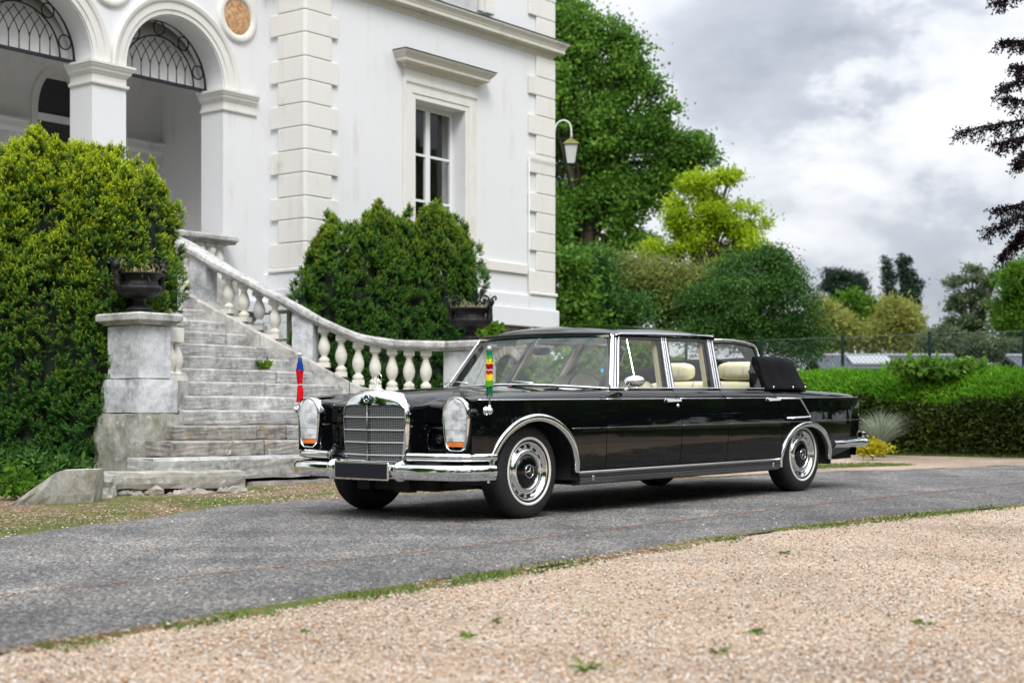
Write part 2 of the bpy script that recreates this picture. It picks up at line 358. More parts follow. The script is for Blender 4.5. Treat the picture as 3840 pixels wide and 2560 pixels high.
# gravel band between the drive and the hedge on the far side
sheet('gravel_path', wob([(1.2,16.3),(3.4,17.45),(5.9,18.85),(13,21.9)], .05, 2, 12)+wob([(13,19.2),(8.1,20.25),(5.4,22.4),(3.2,24.0),(1.6,20.0)], .05, 2, 13)[0:0]+[(13,22.6),(9.2,19.9)][1:1]+[(13.2,22.2),(8.6,20.55),(5.3,22.55),(3.3,24.0)], MT['gravel'], -.001)

# ---- loose pebbles lying on the gravel (nobody could count them)
def pebbles(name, n, region, smin, smax, cols, dz=0., seed=1, nearpow=1.0):
    r = np.random.default_rng(seed); pts = region(r, n); n = len(pts)
    base = np.array([(1,0,0),(0,1,0),(-1,0,0),(0,-1,0),(0,0,.62),(0,0,-.4)], float); fc = np.array([(0,1,4),(1,2,4),(2,3,4),(3,0,4),(1,0,5),(2,1,5),(3,2,5),(0,3,5)])
    s = r.uniform(smin, smax, n)*r.choice([.7,1,1,1.35], n); a = r.uniform(0, 6.28, n); el = r.uniform(.6, 1.0, n)
    V = np.repeat(base[None], n, 0)*(1+r.uniform(-.25,.25,(n,6,3))); V[:,:,1] *= el[:,None]
    ca, sa = np.cos(a)[:,None], np.sin(a)[:,None]; X = V[:,:,0]*ca-V[:,:,1]*sa; Y = V[:,:,0]*sa+V[:,:,1]*ca
    V[:,:,0] = X*s[:,None]+pts[:,0:1]; V[:,:,1] = Y*s[:,None]+pts[:,1:2]; V[:,:,2] = V[:,:,2]*s[:,None]+pts[:,2:3]+dz
    F = (fc[None]+6*np.arange(n)[:,None,None]).reshape(-1,3)
    me = npmesh(name, V.reshape(-1,3), F, np.repeat(r.random(n), 6)); o = link(name, me, cols, None, kind='stuff'); return o
def npmesh(name, V, F, tone=None, tone2=None):
    me = bpy.data.meshes.new(name); k = F.shape[1]; me.vertices.add(len(V)); me.vertices.foreach_set('co', V.astype(np.float32).ravel())
    me.loops.add(F.size); me.loops.foreach_set('vertex_index', F.astype(np.int32).ravel()); me.polygons.add(len(F)); me.polygons.foreach_set('loop_start', np.arange(0, F.size, k, dtype=np.int32))
    try: me.polygons.foreach_set('loop_total', np.full(len(F), k, dtype=np.int32))
    except Exception: pass
    for nm, t in (('tone', tone), ('tone2', tone2)):
        if t is not None:
            a = me.attributes.new(nm, 'FLOAT', 'POINT'); a.data.foreach_set('value', np.asarray(t, np.float32))
    me.update(calc_edges=True); return me
def mk_peb():
    t = NT('pebble'); a = t.n('ShaderNodeAttribute', attribute_name='tone')
    c = t.ramp(a.outputs['Fac'], [(0,(.20,.13,.085)),(.12,(.50,.33,.21)),(.28,(.62,.45,.32)),(.45,(.70,.57,.45)),(.62,(.76,.68,.60)),(.75,(.46,.44,.43)),(.80,(.80,.75,.70)),(.90,(.66,.38,.19)),(.93,(.30,.30,.31)),(.96,(.82,.80,.78)),(1,(.8,.8,.8))], 'CONSTANT'); c = t.mix(1.0, c, (.83,.815,.79), 'MULTIPLY'); t.set(col=c, rough=.75, spec=.3); return t.m
MT['peb'] = mk_peb()
def side_of(P, x, y):    # signed distance-ish: positive on the camera side of polyline P
    P = np.array(P); yy = np.interp(x, P[:,0], P[:,1]); return yy-y
def reg_gravel(r, n):
    out = []; 
    Y = 4.4+ (13-4.4)*r.random(n*3)**1.7; X = (r.random(n*3)*2-1)*Y*.345
    k = side_of(NEAR, X, Y) > .03+.12*r.random(n*3); X, Y = X[k][:n], Y[k][:n]
    Z = np.array([gz(a, b) for a, b in zip(X, Y)]); return np.c_[X, Y, Z]
pebbles('gravel_pebbles', 58000, reg_gravel, .003, .0075, MT['peb'], .001, 5)
def reg_road(r, n):
    Y = 5+9*r.random(n); X = (r.random(n)*2-1)*Y*.34; k = (side_of(NEAR, X, Y) < 0)&(side_of(FAR, X, Y) > 0); X, Y = X[k], Y[k]; d = -side_of(NEAR, X, Y); kk = r.random(len(X)) < np.exp(-d/1.0)*.8+.12; X, Y = X[kk], Y[kk]
    Z = np.array([gz(a, b) for a, b in zip(X, Y)]); return np.c_[X, Y, Z]
pebbles('stray_pebbles', 900, reg_road, .004, .010, MT['peb'], .009, 6)
def reg_verge(r, n):
    X = r.uniform(-5.5, 1.5, n); Y = r.uniform(9, 17, n); k = (side_of(FAR, X, Y) < -.02)&(side_of(FAR, X, Y) > -2.6); X, Y = X[k], Y[k]; Z = np.array([gz(a, b) for a, b in zip(X, Y)]); return np.c_[X, Y, Z]
pebbles('verge_pebbles', 9000, reg_verge, .004, .012, MT['peb'], .0, 8)

def reg_seam(r, n):
    P_ = np.array(SEAM); sg = np.r_[0, np.cumsum(np.linalg.norm(np.diff(P_, axis=0), axis=1))]; q = 4.5+r.random(n)*(sg[-1]-9); X = np.interp(q, sg, P_[:,0])+r.normal(size=n)*.012; Y = np.interp(q, sg, P_[:,1])+r.normal(size=n)*.012
    Z = np.array([gz(a, b) for a, b in zip(X, Y)]); return np.c_[X, Y, Z]
MT['debris'] = plain('seam_debris', (.20,.12,.075), .9, vary=.6, vscale=30)
pebbles('seam_debris', 5200, reg_seam, .003, .008, MT['debris'], .009, 9)
# ================================================================ THE LIMOUSINE (car space: x rearwards, y to the near side, z up)
car = empty('limousine', 'long black limousine with chrome trim and folded rear roof parked on the asphalt drive', 'car', mat=CARM)
P = MT['paint']; CH = MT['chrome']
def gfac(x):
    if x < .1: return 1-.075*((.1-x)/.7)**2
    if x > 3.9: return 1-.07*((x-3.9)/1.05)**2
    return 1.0
PROF_Z = [.20,.30,.38,.50,.64,.74,.85]; PROF_Y = [.900,.926,.937,.944,.946,.941,.925]
def Wd(x, z): return interp(z, PROF_Z, PROF_Y)*gfac(x)
ZT_X = [-.62,-.58,-.49,-.3,-.06,.4,.9,1.1,3.3,3.85,4.3,4.6,4.88,4.96,5.01]; ZT_Z = [.868,.873,.882,.893,.903,.915,.926,.930,.930,.922,.908,.897,.882,.868,.856]
def ztop(x): return interp(x, ZT_X, ZT_Z)
SH = [(0,.925,0),(1,.920,.22),(2,.910,.45),(3,.893,.70),(4,.872,.88),(5,.845,.97),(6,.80,1.0),(7,.77,1.0)]
def shp(x, k):
    _, y, fr = SH[k]; return (y*gfac(x), .85+(ztop(x)-.85)*fr)
FC, FA, FB = .03, .475, .405     # front arch ellipse
RC, RA, RB = 3.87, .455, .325
def zb(x):
    z = .328
    if x < -.43: z = .455
    for c, a, b, z0 in ((FC,FA,FB,.335),(RC,RA,RB,.30)):
        u = (x-c)/a
        if abs(u) < 1: z = max(z, z0+b*math.sqrt(1-u*u))
    if x > RC+RA: z = max(z-.03, .30+.10*(x-4.33)/.6)
    return z
def seam1(z): return interp(z, [.3,.62,.83,.855,.878,.90,.915,.93], [.841,.846,.850,.858,.885,.935,.99,1.04])
def seam2(z): return interp(z, [.3,.5,.65,.83,.93], [1.830,1.846,1.857,1.850,1.795])
def seam3(z): return interp(z, [.3,.5,.65,.83,.93], [2.520,2.538,2.546,2.548,2.487])
def seam4(z): return interp(z, [.3,.5,.62,.72,.83,.93], [3.398,3.418,3.422,3.405,3.365,3.32])
def xend(z): return interp(z, [.3,.44,.55,.73,.80,.85,.90], [4.89,4.93,4.955,4.995,5.00,4.995,4.975])
def panel(sgn, fa, fb, xs_t, gap0=.0035, gap1=.0035):
    """one body side panel between two seams, from its lower edge over the shoulder"""
    mb = MB(); mb.smooth = True; G = []
    for t in xs_t:
        col = []
        xbtm = lerp(fa(.33)+gap0, fb(.33)-gap1, t); z0 = zb(xbtm)
        for j in range(17):
            z = lerp(z0, .85, j/16); x = lerp(fa(z)+gap0, fb(z)-gap1, t); col.append((x, sgn*Wd(x, z), z))
        for k in range(1, 8):
            zr = .85+(.93-.85)*SH[k][2]; x = lerp(fa(zr)+gap0, fb(zr)-gap1, t); y, z = shp(x, k); col.append((x, sgn*y, z))
        G.append(col)
    # inward return along both seams so the gap has depth
    for side in (0, -1):
        pass
    mb.grid(G, flip=sgn < 0)
    for col, f in ((G[0], 1), (G[-1], -1)):
        mb.grid([col, [(x, y*.965, z-.004) for x, y, z in col]], flip=(sgn < 0) == (f > 0))
    return mb
def ts(fa, fb, n, dense=()):
    a, b = fa(.33), fb(.33); xs = set(np.round(np.linspace(a, b, n), 5))
    for c, r in dense:
        for k in range(33): xs.add(round(c-r*math.cos(math.pi*k/32), 5))
        for e in (-1, 1):
            for q in (.0005, .004, .010): xs.add(round(c+e*(r-q), 5)); 
            xs.add(round(c+e*(r+.0006), 5))
    xs = [a]+sorted(x for x in xs if a+1e-4 < x < b-1e-4)+[b]
    return [(x-a)/(b-a) for x in xs]
c0 = lambda z: -.60
for sg in (1, -1):
    side = '' 
    panel(sg, c0, seam1, ts(c0, seam1, 26, [(FC, FA)]), gap0=0).build('front_fender', P, car)
    d1 = panel(sg, seam1, seam2, ts(seam1, seam2, 18)).build('front_door', P, car)
    d2 = panel(sg, seam2, seam3, ts(seam2, seam3, 12)).build('centre_panel', P, car)
    d3 = panel(sg, seam3, seam4, ts(seam3, seam4, 14)).build('rear_door', P, car)
    panel(sg, seam4, xend, ts(seam4, xend, 26, [(RC, RA)]), gap1=0).build('rear_quarter', P, car)
    # mouldings
    def mould(zc, x0, x1, r, name, par):
        mb = MB(); mb.smooth = True; pts = [(x, sg*(Wd(x, zc)+.001), zc) for x in np.linspace(x0, x1, max(4, int((x1-x0)*14)))]
        mb.tube(pts, r, 8); return mb.build(name, MT['sill'] if zc < .7 else CH, par)
    for (a, b, par) in ((-.53, .853, car), (.863, 1.846, d1), (1.853, 2.544, d2), (2.551, 3.352, d3), (3.362, 4.94, car)):
        mould(.852, a, b, .0040, 'upper_moulding', par)
    for (a, b, par) in ((.42, .842, car), (.850, 1.852, d1), (1.860, 2.541, d2), (2.549, 3.418, d3), (3.426, 4.96, car)):
        mould(.640, a, b, .0030, 'lower_moulding', par)
    # belt moulding under the glass
    mb = MB(); mb.smooth = True; mb.tube([(x, sg*.866, .934) for x in np.linspace(1.02, 3.34, 24)], .0075, 8); mb.build('belt_moulding', CH, car)
    # door handles
    for hx, par in ((1.655, d1), (3.20, d3)):
        mb = MB(); mb.smooth = False
        y0 = .923
        mb.prism([(hx,.822),(hx+.19,.826),(hx+.195,.835),(hx+.19,.846),(hx,.850),(hx-.006,.836)], .020, lambda p: (p[0], sg*(y0+.004+p[2]), p[1]))
        mb.build('door_handle', CH, par, bevel=.006, seg=2)
        mb = MB(); mb.box((hx+.01, sg*y0-.01 if sg > 0 else -y0-.008, .80), (hx+.18, sg*y0+.008 if sg > 0 else -y0+.01, .824))
    mb = MB(); mb.smooth = True; mb.lathe([(.019,0),(.019,.006),(.012,.010),(.011,.016),(0,.018)], 18, tf=lambda v: (1.812+v[0], sg*(.925+v[2]), .795+v[1])); mb.build('door_lock', CH, d1)
    # wheel arch trims: broad chrome lips
    for c, a, b, z0, w0, w1, nm in ((FC, FA, FB, .335, .052, .085, 'front_arch_trim'), (RC, RA, RB, .30, .045, .07, 'rear_arch_trim')):
        mb = MB(); mb.smooth = True; G = []
        for k in range(61):
            t = math.pi*k/60; ct, st = -math.cos(t), math.sin(t)
            row = []
            w = w0*.82+w0*.25*st
            for q, (f, dy) in enumerate(((0,.001),(0,.008),(.15,.014),(.45,.017),(.8,.014),(1,.007),(1.02,-.004),(1.0,-.035))):
                x = c+(a+.012-f*w)*ct; z = z0+(b+.012-f*w)*st; row.append((x, sg*(Wd(x, max(z,.3))+dy), z))
            G.append(row)
        # run the ends straight down to the sill or the bumper
        e0 = [(x-.004, y, z-.055) for x, y, z in G[0]]; e1 = [(x+.006, y, z-.02) for x, y, z in G[-1]]
        mb.grid([e0]+G+[e1], flip=sg > 0); mb.build(nm, CH, car)
        # liner
        mb = MB(); mb.smooth = True; G = []
        for k in range(33):
            t = math.pi*(-.06+1.12*k/32); x = c-(a+.005)*math.cos(t); z = z0+(b+.005)*math.sin(t); G.append([(x, sg*yy, z) for yy in (.925,.80,.62,.50)])
        mb.grid(G, flip=sg < 0)
        cc = [(x[-1]) for x in G]; mb.smooth = False; mb.add(cc, [tuple(range(len(cc)))])
        mb.build('wheel_well', MT['under'], car)
    # sill: bright step rail over a ribbed dark rail
    mb = MB(); 
    def yo(d): return sg*(.930+d)
    sec = [(.010,.322),(.016,.316),(.016,.306),(.004,.300),(.012,.296)]
    L0, L1 = .515, 3.405
    mb.grid([[(L0, sg*(.925+a), z) for a, z in sec], [(L1, sg*(.925+a), z) for a, z in sec]], flip=sg > 0); mb.build('sill_strip', MT['chrome_dull'], car)
    mb = MB(); sec = [(.015,.297),(.030,.290),(.032,.276),(.027,.274),(.032,.272),(.032,.262),(.027,.260),(.032,.258),(.030,.246),(.018,.228),(-.05,.215)]
    mb.grid([[(L0+.00, sg*(.915+a), z) for a, z in sec], [(L1-.03, sg*(.915+a), z) for a, z in sec]], flip=sg > 0)
    mb.add([(L0, sg*(.915+a), z) for a, z in sec], [tuple(range(len(sec)))]); mb.build('sill_rail', MT['sill'], car)
    for gx_ in (.66, 3.25):
        mb = MB(); mb.box((gx_, min(sg*.93, sg*.949), .245), (gx_+.03, max(sg*.93, sg*.949), .288)); mb.build('jack_cover', MT['chrome_dull'], car, bevel=.006)
    # chrome frame of the blank vent panel on the rear quarter
    pts = [(3.405,.845),(3.74,.846),(3.765,.838),(3.905,.690),(3.90,.676),(3.50,.672)]
    mb = MB(); mb.smooth = True; mb.tube(catmull([(x, sg*(Wd(x, z)+.004), z) for x, z in pts], 4) if 0 else [(x, sg*(Wd(x, z)+.003), z) for x, z in pts], .0085, 8); mb.build('vent_surround', CH, car)
    # tail lamp
    mb = MB(); mb.smooth = True
    rings = []
    for k, (g, dx) in enumerate(((1,0),(1,.03),(.8,.045),(.4,.05))):
        ring = []
        for q in range(20):
            t = 2*math.pi*q/20; ring.append((4.955+dx, sg*(.78+.085*g*math.cos(t)), .695+.10*g*math.sin(t)))
        rings.append(ring)
    mb.loft(rings); mb.build('tail_lamp', MT['tail'], car, smooth=False)
    mb = MB(); mb.smooth = True; mb.tube([(4.963, sg*(.78+.09*math.cos(t)), .695+.107*math.sin(t)) for t in np.linspace(0, 2*math.pi, 25)], .011, 8, caps=False); mb.build('tail_lamp_bezel', CH, car)
# inner dark shell behind the panel gaps
mb = MB()
for sg in (1, -1):
    mb.grid([[(x, sg*(yy-.045), z) for yy, z in ((.91,.30),(.925,.6),(.915,.84),(.86,.90))] for x in (.62, 3.42)], flip=sg < 0)
mb.build('inner_shell', MT['under'], car)

# ---- bonnet, wings' tops and nose in one skin
yv = sorted(set([round(v, 4) for v in list(np.linspace(0,.33,10))+[.335,.345,.36,.40,.44,.48,.52,.56,.59,.605,.618,.632,.645,.66,.69,.72,.745,.77]]))
def Htop(x, y):
    c = ztop(x); h = interp(x, [-.66,-.3,.2,.7,1.0], [.921,.936,.944,.948,.946]); g = gfac(x)
    full = np.interp(y, [0,.2,.32,.42,.52,.62,.70,.77], [h, h-.004, h-.013, h-.026, c-.012, c-.010, c-.004, c])
    front = np.interp(y, [0,.10,.18,.24,.29,.32,.338,.40,.50,.60,.64,.69,.74,.77], [.918,.914,.903,.885,.855,.820,.800,.800,.806,.818,.842,.866,c+.0,c])
    b = smooth01((x+.66)/.62)
    return front*(1-b)+full*b
def xf(y):
    return float(np.interp(y, [0,.332,.350,.60,.632,.77], [-.640,-.640,-.475,-.490,-.590,-.59]))
def skin(sgn, ys, x0, H, face, mbx):
    G = []
    for y in ys:
        path = []; xe = face(y); r = .035
        for q in range(34): 
            x = lerp(x0, xe+r, (q/33)**.8 if 0 else q/33); path.append((x, H(x, y)))
        z1 = path[-1][1]
        for q in range(1, 7):
            a = math.pi/2*q/6; path.append((xe+r-r*math.sin(a), z1-r*(1-math.cos(a))))
        zz = z1-r
        for z in (.77,.73,.70,.690,.685,.675,.670,.66,.62,.58,.54,.50,.475,.455,.445):
            z = min(zz-.001*(1), z); dx = 0
            if .345 < y < .62:
                if .672 < z < .688: dx = .035          # shut line under the bonnet
                if z <= .672: dx = .012*math.sin(math.pi*min(1, (.672-z)/.2))-.01
            if z < .50: dx -= .03*((.50-z)/.05)
            path.append((xe+dx, z))
        G.append([(x, sgn*y*(gfac(x) if y > .7 else 1), z) for x, z in path])
    mbx.grid(G, flip=sgn > 0)
mb = MB(); mb.smooth = True
for sg in (1, -1): skin(sg, yv, .93, Htop, xf, mb)
mb.build('bonnet', P, car, weld=.0004, auto=50)
# caps closing the wing tips behind the headlights
for sg in (1, -1):
    mb = MB(); loop = [(-.598, sg*.76*gfac(-.6), .45)]+[(-.598, sg*.76*gfac(-.6), ztop(-.6))]+[(-.598, sg*shp(-.6, k)[0], shp(-.6, k)[1]) for k in range(7, -1, -1)]+[(-.598, sg*Wd(-.6, z), z) for z in (.8,.7,.6,.5,.455)]
    mb.add(loop, [tuple(range(len(loop)))]); mb.build('wing_tip', P, car)
# air scoops: rounded recess frames with a horn on each side between grille and lamp
for sg in (1, -1):
    mb = MB(); mb.smooth = True
    ring = []
    for (yy, zz) in ((.375,.50),(.36,.56),(.37,.62),(.41,.648),(.50,.650),(.57,.640),(.597,.60),(.60,.55),(.585,.51),(.52,.495),(.42,.492)): ring.append((-.495+.02*abs(yy-.45), sg*yy, zz))
    mb.tube([Vector(p) for p in catmull(ring, 4, True)]+[Vector(catmull(ring,4,True)[0])], .010, 8, caps=False); mb.build('scoop_lip', P, car)
    mb = MB(); mb.smooth = True; mb.lathe([(.032,0),(.034,.006),(.029,.010),(.025,.004),(.015,.003),(.012,.012),(0,.015)], 24, tf=lambda v: (-.487-v[2], sg*(.475)+v[0], .575+v[1])); mb.build('horn', MT['dark_metal'], car)

# ---- boot lid and tail
def Hboot(x, y):
    c = ztop(x); return c+ (.012 if x < 4.75 else .012*(5.0-x)/.25)*(1-(y/.77)**2)
def xr(y): return 5.015+.02*(1-(y/.77)**2)
mb = MB(); mb.smooth = True
yr = list(np.linspace(0,.77,16))
for sg in (1, -1):
    G = []
    for y in yr:
        path = []; xe = xr(y) if y < .768 else 5.0; r = .05
        for q in range(22): x = lerp(3.25, xe-r, q/21); path.append((x, Hboot(x, y)))
        z1 = path[-1][1]
        for q in range(1, 7): a = math.pi/2*q/6; path.append((xe-r+r*math.sin(a), z1-r*(1-math.cos(a))))
        for z in (.78,.73,.66,.6,.53,.46,.40,.36,.30): path.append((xe-.01-.12*max(0,(.73-z))**1.2, z))
        G.append([(x, sg*y*gfac(min(x,4.93)), z) for x, z in path])
    # out to the quarter panel
    last = G[-1]; G.append([(min(x, 4.925), sg*Wd(4.92, min(.85, z)) if x > 4.87 else y, z-.0005) for x, y, z in last])
    mb.grid(G, flip=sg < 0)
mb.build('boot', P, car, weld=.0004, auto=55)

# ---- roof
def roofz(x, y):
    ex = interp(x, [1.20,1.24,1.30,1.5,1.9,2.3,2.52,2.60,2.70], [1.356,1.375,1.395,1.425,1.440,1.438,1.428,1.412,1.372])
    s = abs(y)/.70; edge = interp(x, [1.2,1.3,2.4,2.70], [1.350,1.368,1.385,1.370])
    return edge+(ex+.025-edge)*(1-s**2.6)
mb = MB(); mb.smooth = True; G = []
RX = [1.195,1.20,1.215,1.24,1.27,1.32,1.4,1.55,1.75,1.95,2.15,2.3,2.42,2.5,2.54,2.58,2.62,2.66,2.70]
for x in RX:
    x2 = x
    row = []
    for j in range(29):
        u = -1+2*j/28; y = .70*math.sin(u*math.pi/2)**1 if 0 else .70*np.sign(u)*(1-(1-abs(u))**1.35)
        fx = x2+(.09*(abs(y)/.7)**2 if x < 1.4 else 0)*(1.4-x)/.2
        row.append((fx, y, roofz(x, y)-(.02 if x == 1.195 else 0)))
    row = [(row[0][0], -.705, row[0][2]-.022)]+row+[(row[-1][0], .705, row[-1][2]-.022)]
    G.append(row)
mb.grid(G, flip=False); mb.build('roof', P, car, auto=60)
mb = MB(); mb.smooth = False
mb.box((1.24,-.665,1.335),(2.66,.665,1.352)); mb.build('headliner', MT['cream2'], car)
# ---- cabin frame: glass leans inwards
def Gy(z): return .86-(z-.93)*.415
def gp(x, z, sg, dy=0): return (x, sg*(Gy(z)+dy), z)
def gbar(mb, sg, a0, a1, b0, b1, y0, y1, n=1):     # flat bar between (xa0..xa1, z) at bottom and (xb0..xb1) at top on the glass plane
    (x0, x1, z0) = a0[0], a0[1], a0[2]; (u0, u1, w0) = a1[0], a1[1], a1[2]
    V = [gp(x0, z0, sg, y0), gp(x1, z0, sg, y0), gp(x1, z0, sg, y1), gp(x0, z0, sg, y1), gp(u0, w0, sg, y0), gp(u1, w0, sg, y0), gp(u1, w0, sg, y1), gp(u0, w0, sg, y1)]
    mb.add(V, [(0,3,2,1),(4,5,6,7),(0,1,5,4),(1,2,6,5),(2,3,7,6),(3,0,4,7)])
for sg in (1, -1):
    # gutter and header rails
    mb = MB(); mb.smooth = True; mb.tube([(1.30,sg*.692,1.350),(1.36,sg*.697,1.362),(1.8,sg*.700,1.372),(2.3,sg*.700,1.376),(2.695,sg*.690,1.378)], .008, 8); mb.build('gutter_moulding', CH, car)
    mb = MB(); gbar(mb, sg, (1.36,2.69,1.322), (1.36,2.69,1.358), 0,0, -.03,.006); mb.build('roof_rail', MT['black_trim'], car, bevel=.003)
    # pillars: three bright ribs on a dark core
    for nm, rows in (('windscreen_pillar', ((1.010,1.032,1.260,1.280),(1.052,1.064,1.300,1.310),(1.086,1.104,1.334,1.352))),
                     ('door_pillar', ((1.774,1.788,1.922,1.933),(1.806,1.814,1.949,1.955),(1.842,1.856,1.976,1.988))),
                     ('centre_pillar', ((2.464,2.478,2.606,2.617),(2.498,2.506,2.635,2.642),(2.538,2.552,2.671,2.683)))):
        mb = MB(); mb.smooth = False
        for (a, b, c, d) in rows: gbar(mb, sg, (a,b,.932), (c,d,1.352), 0,0, -.004, .010)
        pl = mb.build(nm, CH, car, bevel=.004, seg=2)
        mb = MB(); gbar(mb, sg, (rows[0][0],rows[2][1]-.004,.925), (rows[0][2],rows[2][3]-.004,1.352), 0,0, -.05, .002); mb.build('pillar_core', MT['black_trim'], pl)
    # inner dark window frames
    for (aa, bb, cc, dd, zt_, yi) in ((1.104,1.118,1.354,1.368,1.325,-.02),(1.752,1.772,1.902,1.922,1.325,-.02),(1.858,1.872,1.990,2.004,1.325,-.02),(2.412,2.462,2.556,2.606,1.325,-.03),(2.554,2.566,2.684,2.696,1.33,-.02)):
        mb = MB(); gbar(mb, sg, (aa,bb,.935), (cc,dd,zt_), 0,0, yi,.003); mb.build('window_seal', MT['black_trim'], car)
    mb = MB(); gbar(mb, sg, (1.347,1.357,.935), (1.438,1.447,1.325), 0,0, -.006,.004); mb.build('vent_window_bar', CH, car, bevel=.003)
    # rear door glass frame
    fr = [(2.692,1.345),(2.85,1.350),(3.0,1.348),(3.10,1.342),(3.20,1.334),(3.29,1.322),(3.335,1.308),(3.350,1.285),(3.350,1.20),(3.343,1.12),(3.330,1.02),(3.316,.934)]
    mb = MB(); mb.smooth = True; mb.tube([gp(x, z, sg, .004) for x, z in fr], .011, 8); mb.build('rear_glass_frame', CH, car)
    mb = MB(); mb.smooth = True; mb.tube([gp(x-(.022 if x > 3.28 else 0), z-(.022 if x <= 3.30 else .008), sg, 0) for x, z in fr], .012, 6); mb.build('rear_glass_seal', MT['black_trim'], car)
    # side glass panes
    for q, poly in enumerate((((1.118,.935),(1.350,.935),(1.442,1.325),(1.368,1.325)), ((1.362,.935),(1.752,.935),(1.902,1.325),(1.452,1.325)), ((1.872,.935),(2.412,.935),(2.556,1.325),(2.004,1.325)),
                 ((2.566,.935),(3.305,.935),(3.318,1.02),(3.330,1.12),(3.337,1.20),(3.335,1.28),(3.28,1.31),(3.1,1.33),(2.9,1.335),(2.696,1.33)))):
        mb = MB(); mb.add([gp(x, z, sg, -.002) for x, z in poly], [tuple(range(len(poly)))]); mb.build('side_window', MT['glass_side'], car)
# ---- windscreen
def ws(u, v):    # u -1..1 across, v 0..1 up
    xb, xt = .78+.235*abs(u)**2.2, 1.205+.065*abs(u)**2
    zb_, zt = .965-.035*abs(u)**2, 1.362-.012*abs(u)**2
    yb, yt = .845, .675
    return (lerp(xb, xt, v)-.02*math.sin(math.pi*v)*(1-abs(u)**3), u*lerp(yb, yt, v), lerp(zb_, zt, v))
US = np.linspace(-1, 1, 33)
mb = MB(); mb.smooth = True; mb.grid([[ws(u, v) for u in US] for v in np.linspace(0, .86, 12)]); wsc = mb.build('windscreen', MT['glass'], car)
mb = MB(); mb.smooth = True; mb.grid([[ws(u, v) for u in US] for v in (.86,.93,1.0)]); mb.build('tinted_band', MT['glass_band'], wsc)
mb = MB(); mb.smooth = True
mb.tube([Vector(ws(u, 1.0))+Vector((-.002,0,.004)) for u in US], .011, 8); mb.tube([Vector(ws(u, 0))+Vector((-.006,0,.0)) for u in US], .010, 8)
for s_ in (-1, 1): mb.tube([Vector(ws(s_, v))+Vector((0,s_*.004,0)) for v in np.linspace(0, 1, 9)], .012, 8)
mb.build('windscreen_frame', CH, car)
mb = MB(); mb.smooth = True; mb.tube([Vector(ws(u, 1.0))+Vector((-.012,0,.010)) for u in US], .012, 6); mb.build('windscreen_seal', MT['black_trim'], car)
# cowl and its chrome vent
mb = MB(); mb.smooth = True
mb.grid([[(lerp(.66, .78+.235*abs(u)**2.2, v)+(0 if v else .0), u*.85, lerp(interp(abs(u), [0,.5,.85,1], [.950,.940,.928,.925]), .965-.035*abs(u)**2, v)-.004) for u in US] for v in (0,.5,1)]); mb.build('cowl', P, car)
mb = MB()
for k in range(26):
    y = .10+k*.016; x = .80+.235*(y/.845)**2.2-.085
    mb.box((x, y, .957-.03*(y/.85)**2), (x+.07, y+.007, .966-.03*(y/.85)**2))
mb.box((.70,.09,.950),(.71,.50,.960)); mb.build('cowl_vent', CH, car)
# wipers
for (x0, y0, x1, y1) in ((.79,.30,.90,-.30), (.77,-.36,.93,-.80)):
    mb = MB(); mb.smooth = True
    mb.tube([(x0-.03, y0, .975), (x0-.02, lerp(y0,y1,.3), .992), (lerp(x0,x1,.55)-.03, lerp(y0,y1,.55), .988)], [.008,.006,.005], 6)
    mb.tube([(x0-.012, lerp(y0,y1,.12), .982), (lerp(x0,x1,.5)-.028, lerp(y0,y1,.5), .990), (x1-.035, y1, .975)], .004, 6)
    mb.build('wiper', MT['chrome_dull'], car)
# ---- door mirror
mb = MB(); mb.smooth = True
rings = []
for (x, ry, rz) in ((1.075,.004,.004),(1.085,.035,.022),(1.11,.068,.040),(1.14,.082,.048),(1.175,.086,.050),(1.185,.080,.046)):
    rings.append([(x+.0, .975+ry*math.cos(t), .985+rz*math.sin(t)*(1 if math.sin(t) > 0 else .85)) for t in np.linspace(0, 2*math.pi, 20, endpoint=False)])
mb.loft(rings); mb.tube([(1.10,.925,.905),(1.11,.94,.93),(1.135,.965,.955)], [.020,.011,.013], 10); mb.build('door_mirror', CH, car)

# ---- grille
GH = .31
def gx(y): return -.735+.070*abs(y)/GH           # shallow V in plan
mb = MB(); mb.smooth = True
def arch_pt(k, n, hw, top, bot, rad):            # outline of the shell, from bottom left over the top to bottom right
    pts = []
    return pts
def outline(hw_b, hw_t, top, bot, zs, nn=2.9):
    pts = [(-hw_b, bot), (-lerp(hw_b, hw_t, .4), lerp(bot, zs, .33)), (-lerp(hw_b, hw_t, .8), lerp(bot, zs, .66)), (-hw_t, zs)]
    for k in range(1, 13):
        a = math.pi/2*k/12; pts.append((-hw_t*max(0, math.cos(a))**(2/nn), zs+(top-zs)*math.sin(a)**(2/nn)))
    pts[-1] = (0, top)
    return pts+[(-y, z) for y, z in pts[-2::-1]]
oO = outline(.306,.337,.914,.415,.70,2.6); oF = outline(.291,.319,.896,.415,.69,2.7); oI0 = outline(.283,.308,.820,.425,.74,7.0)
n_ = len(oO)
def ring(o, dx, dz=0, sc=1): return [(gx(y)+dx, y, z+dz) for y, z in o]
back = [(-.56, y*.99, z+.012*smooth01((z-.80)/.09)-.004) for y, z in oO]
mid = [(-.650, y*1.0, z+.014*smooth01((z-.80)/.09)) for y, z in oO]
mb.grid([back, mid, [(gx(y)+.018, y, z) for y, z in oO], [(gx(y)+.004, lerp(a, y, .5), lerp(b, z, .5)) for (y, z), (a, b) in zip(oO, oF)], ring(oF, -.004), [(gx(y)-.006, y, z) for y, z in oI0], [(gx(y)+.020, y*.985, z-.005) for y, z in oI0]], flip=False)
shell = mb.build('grille_shell', CH, car, auto=60)
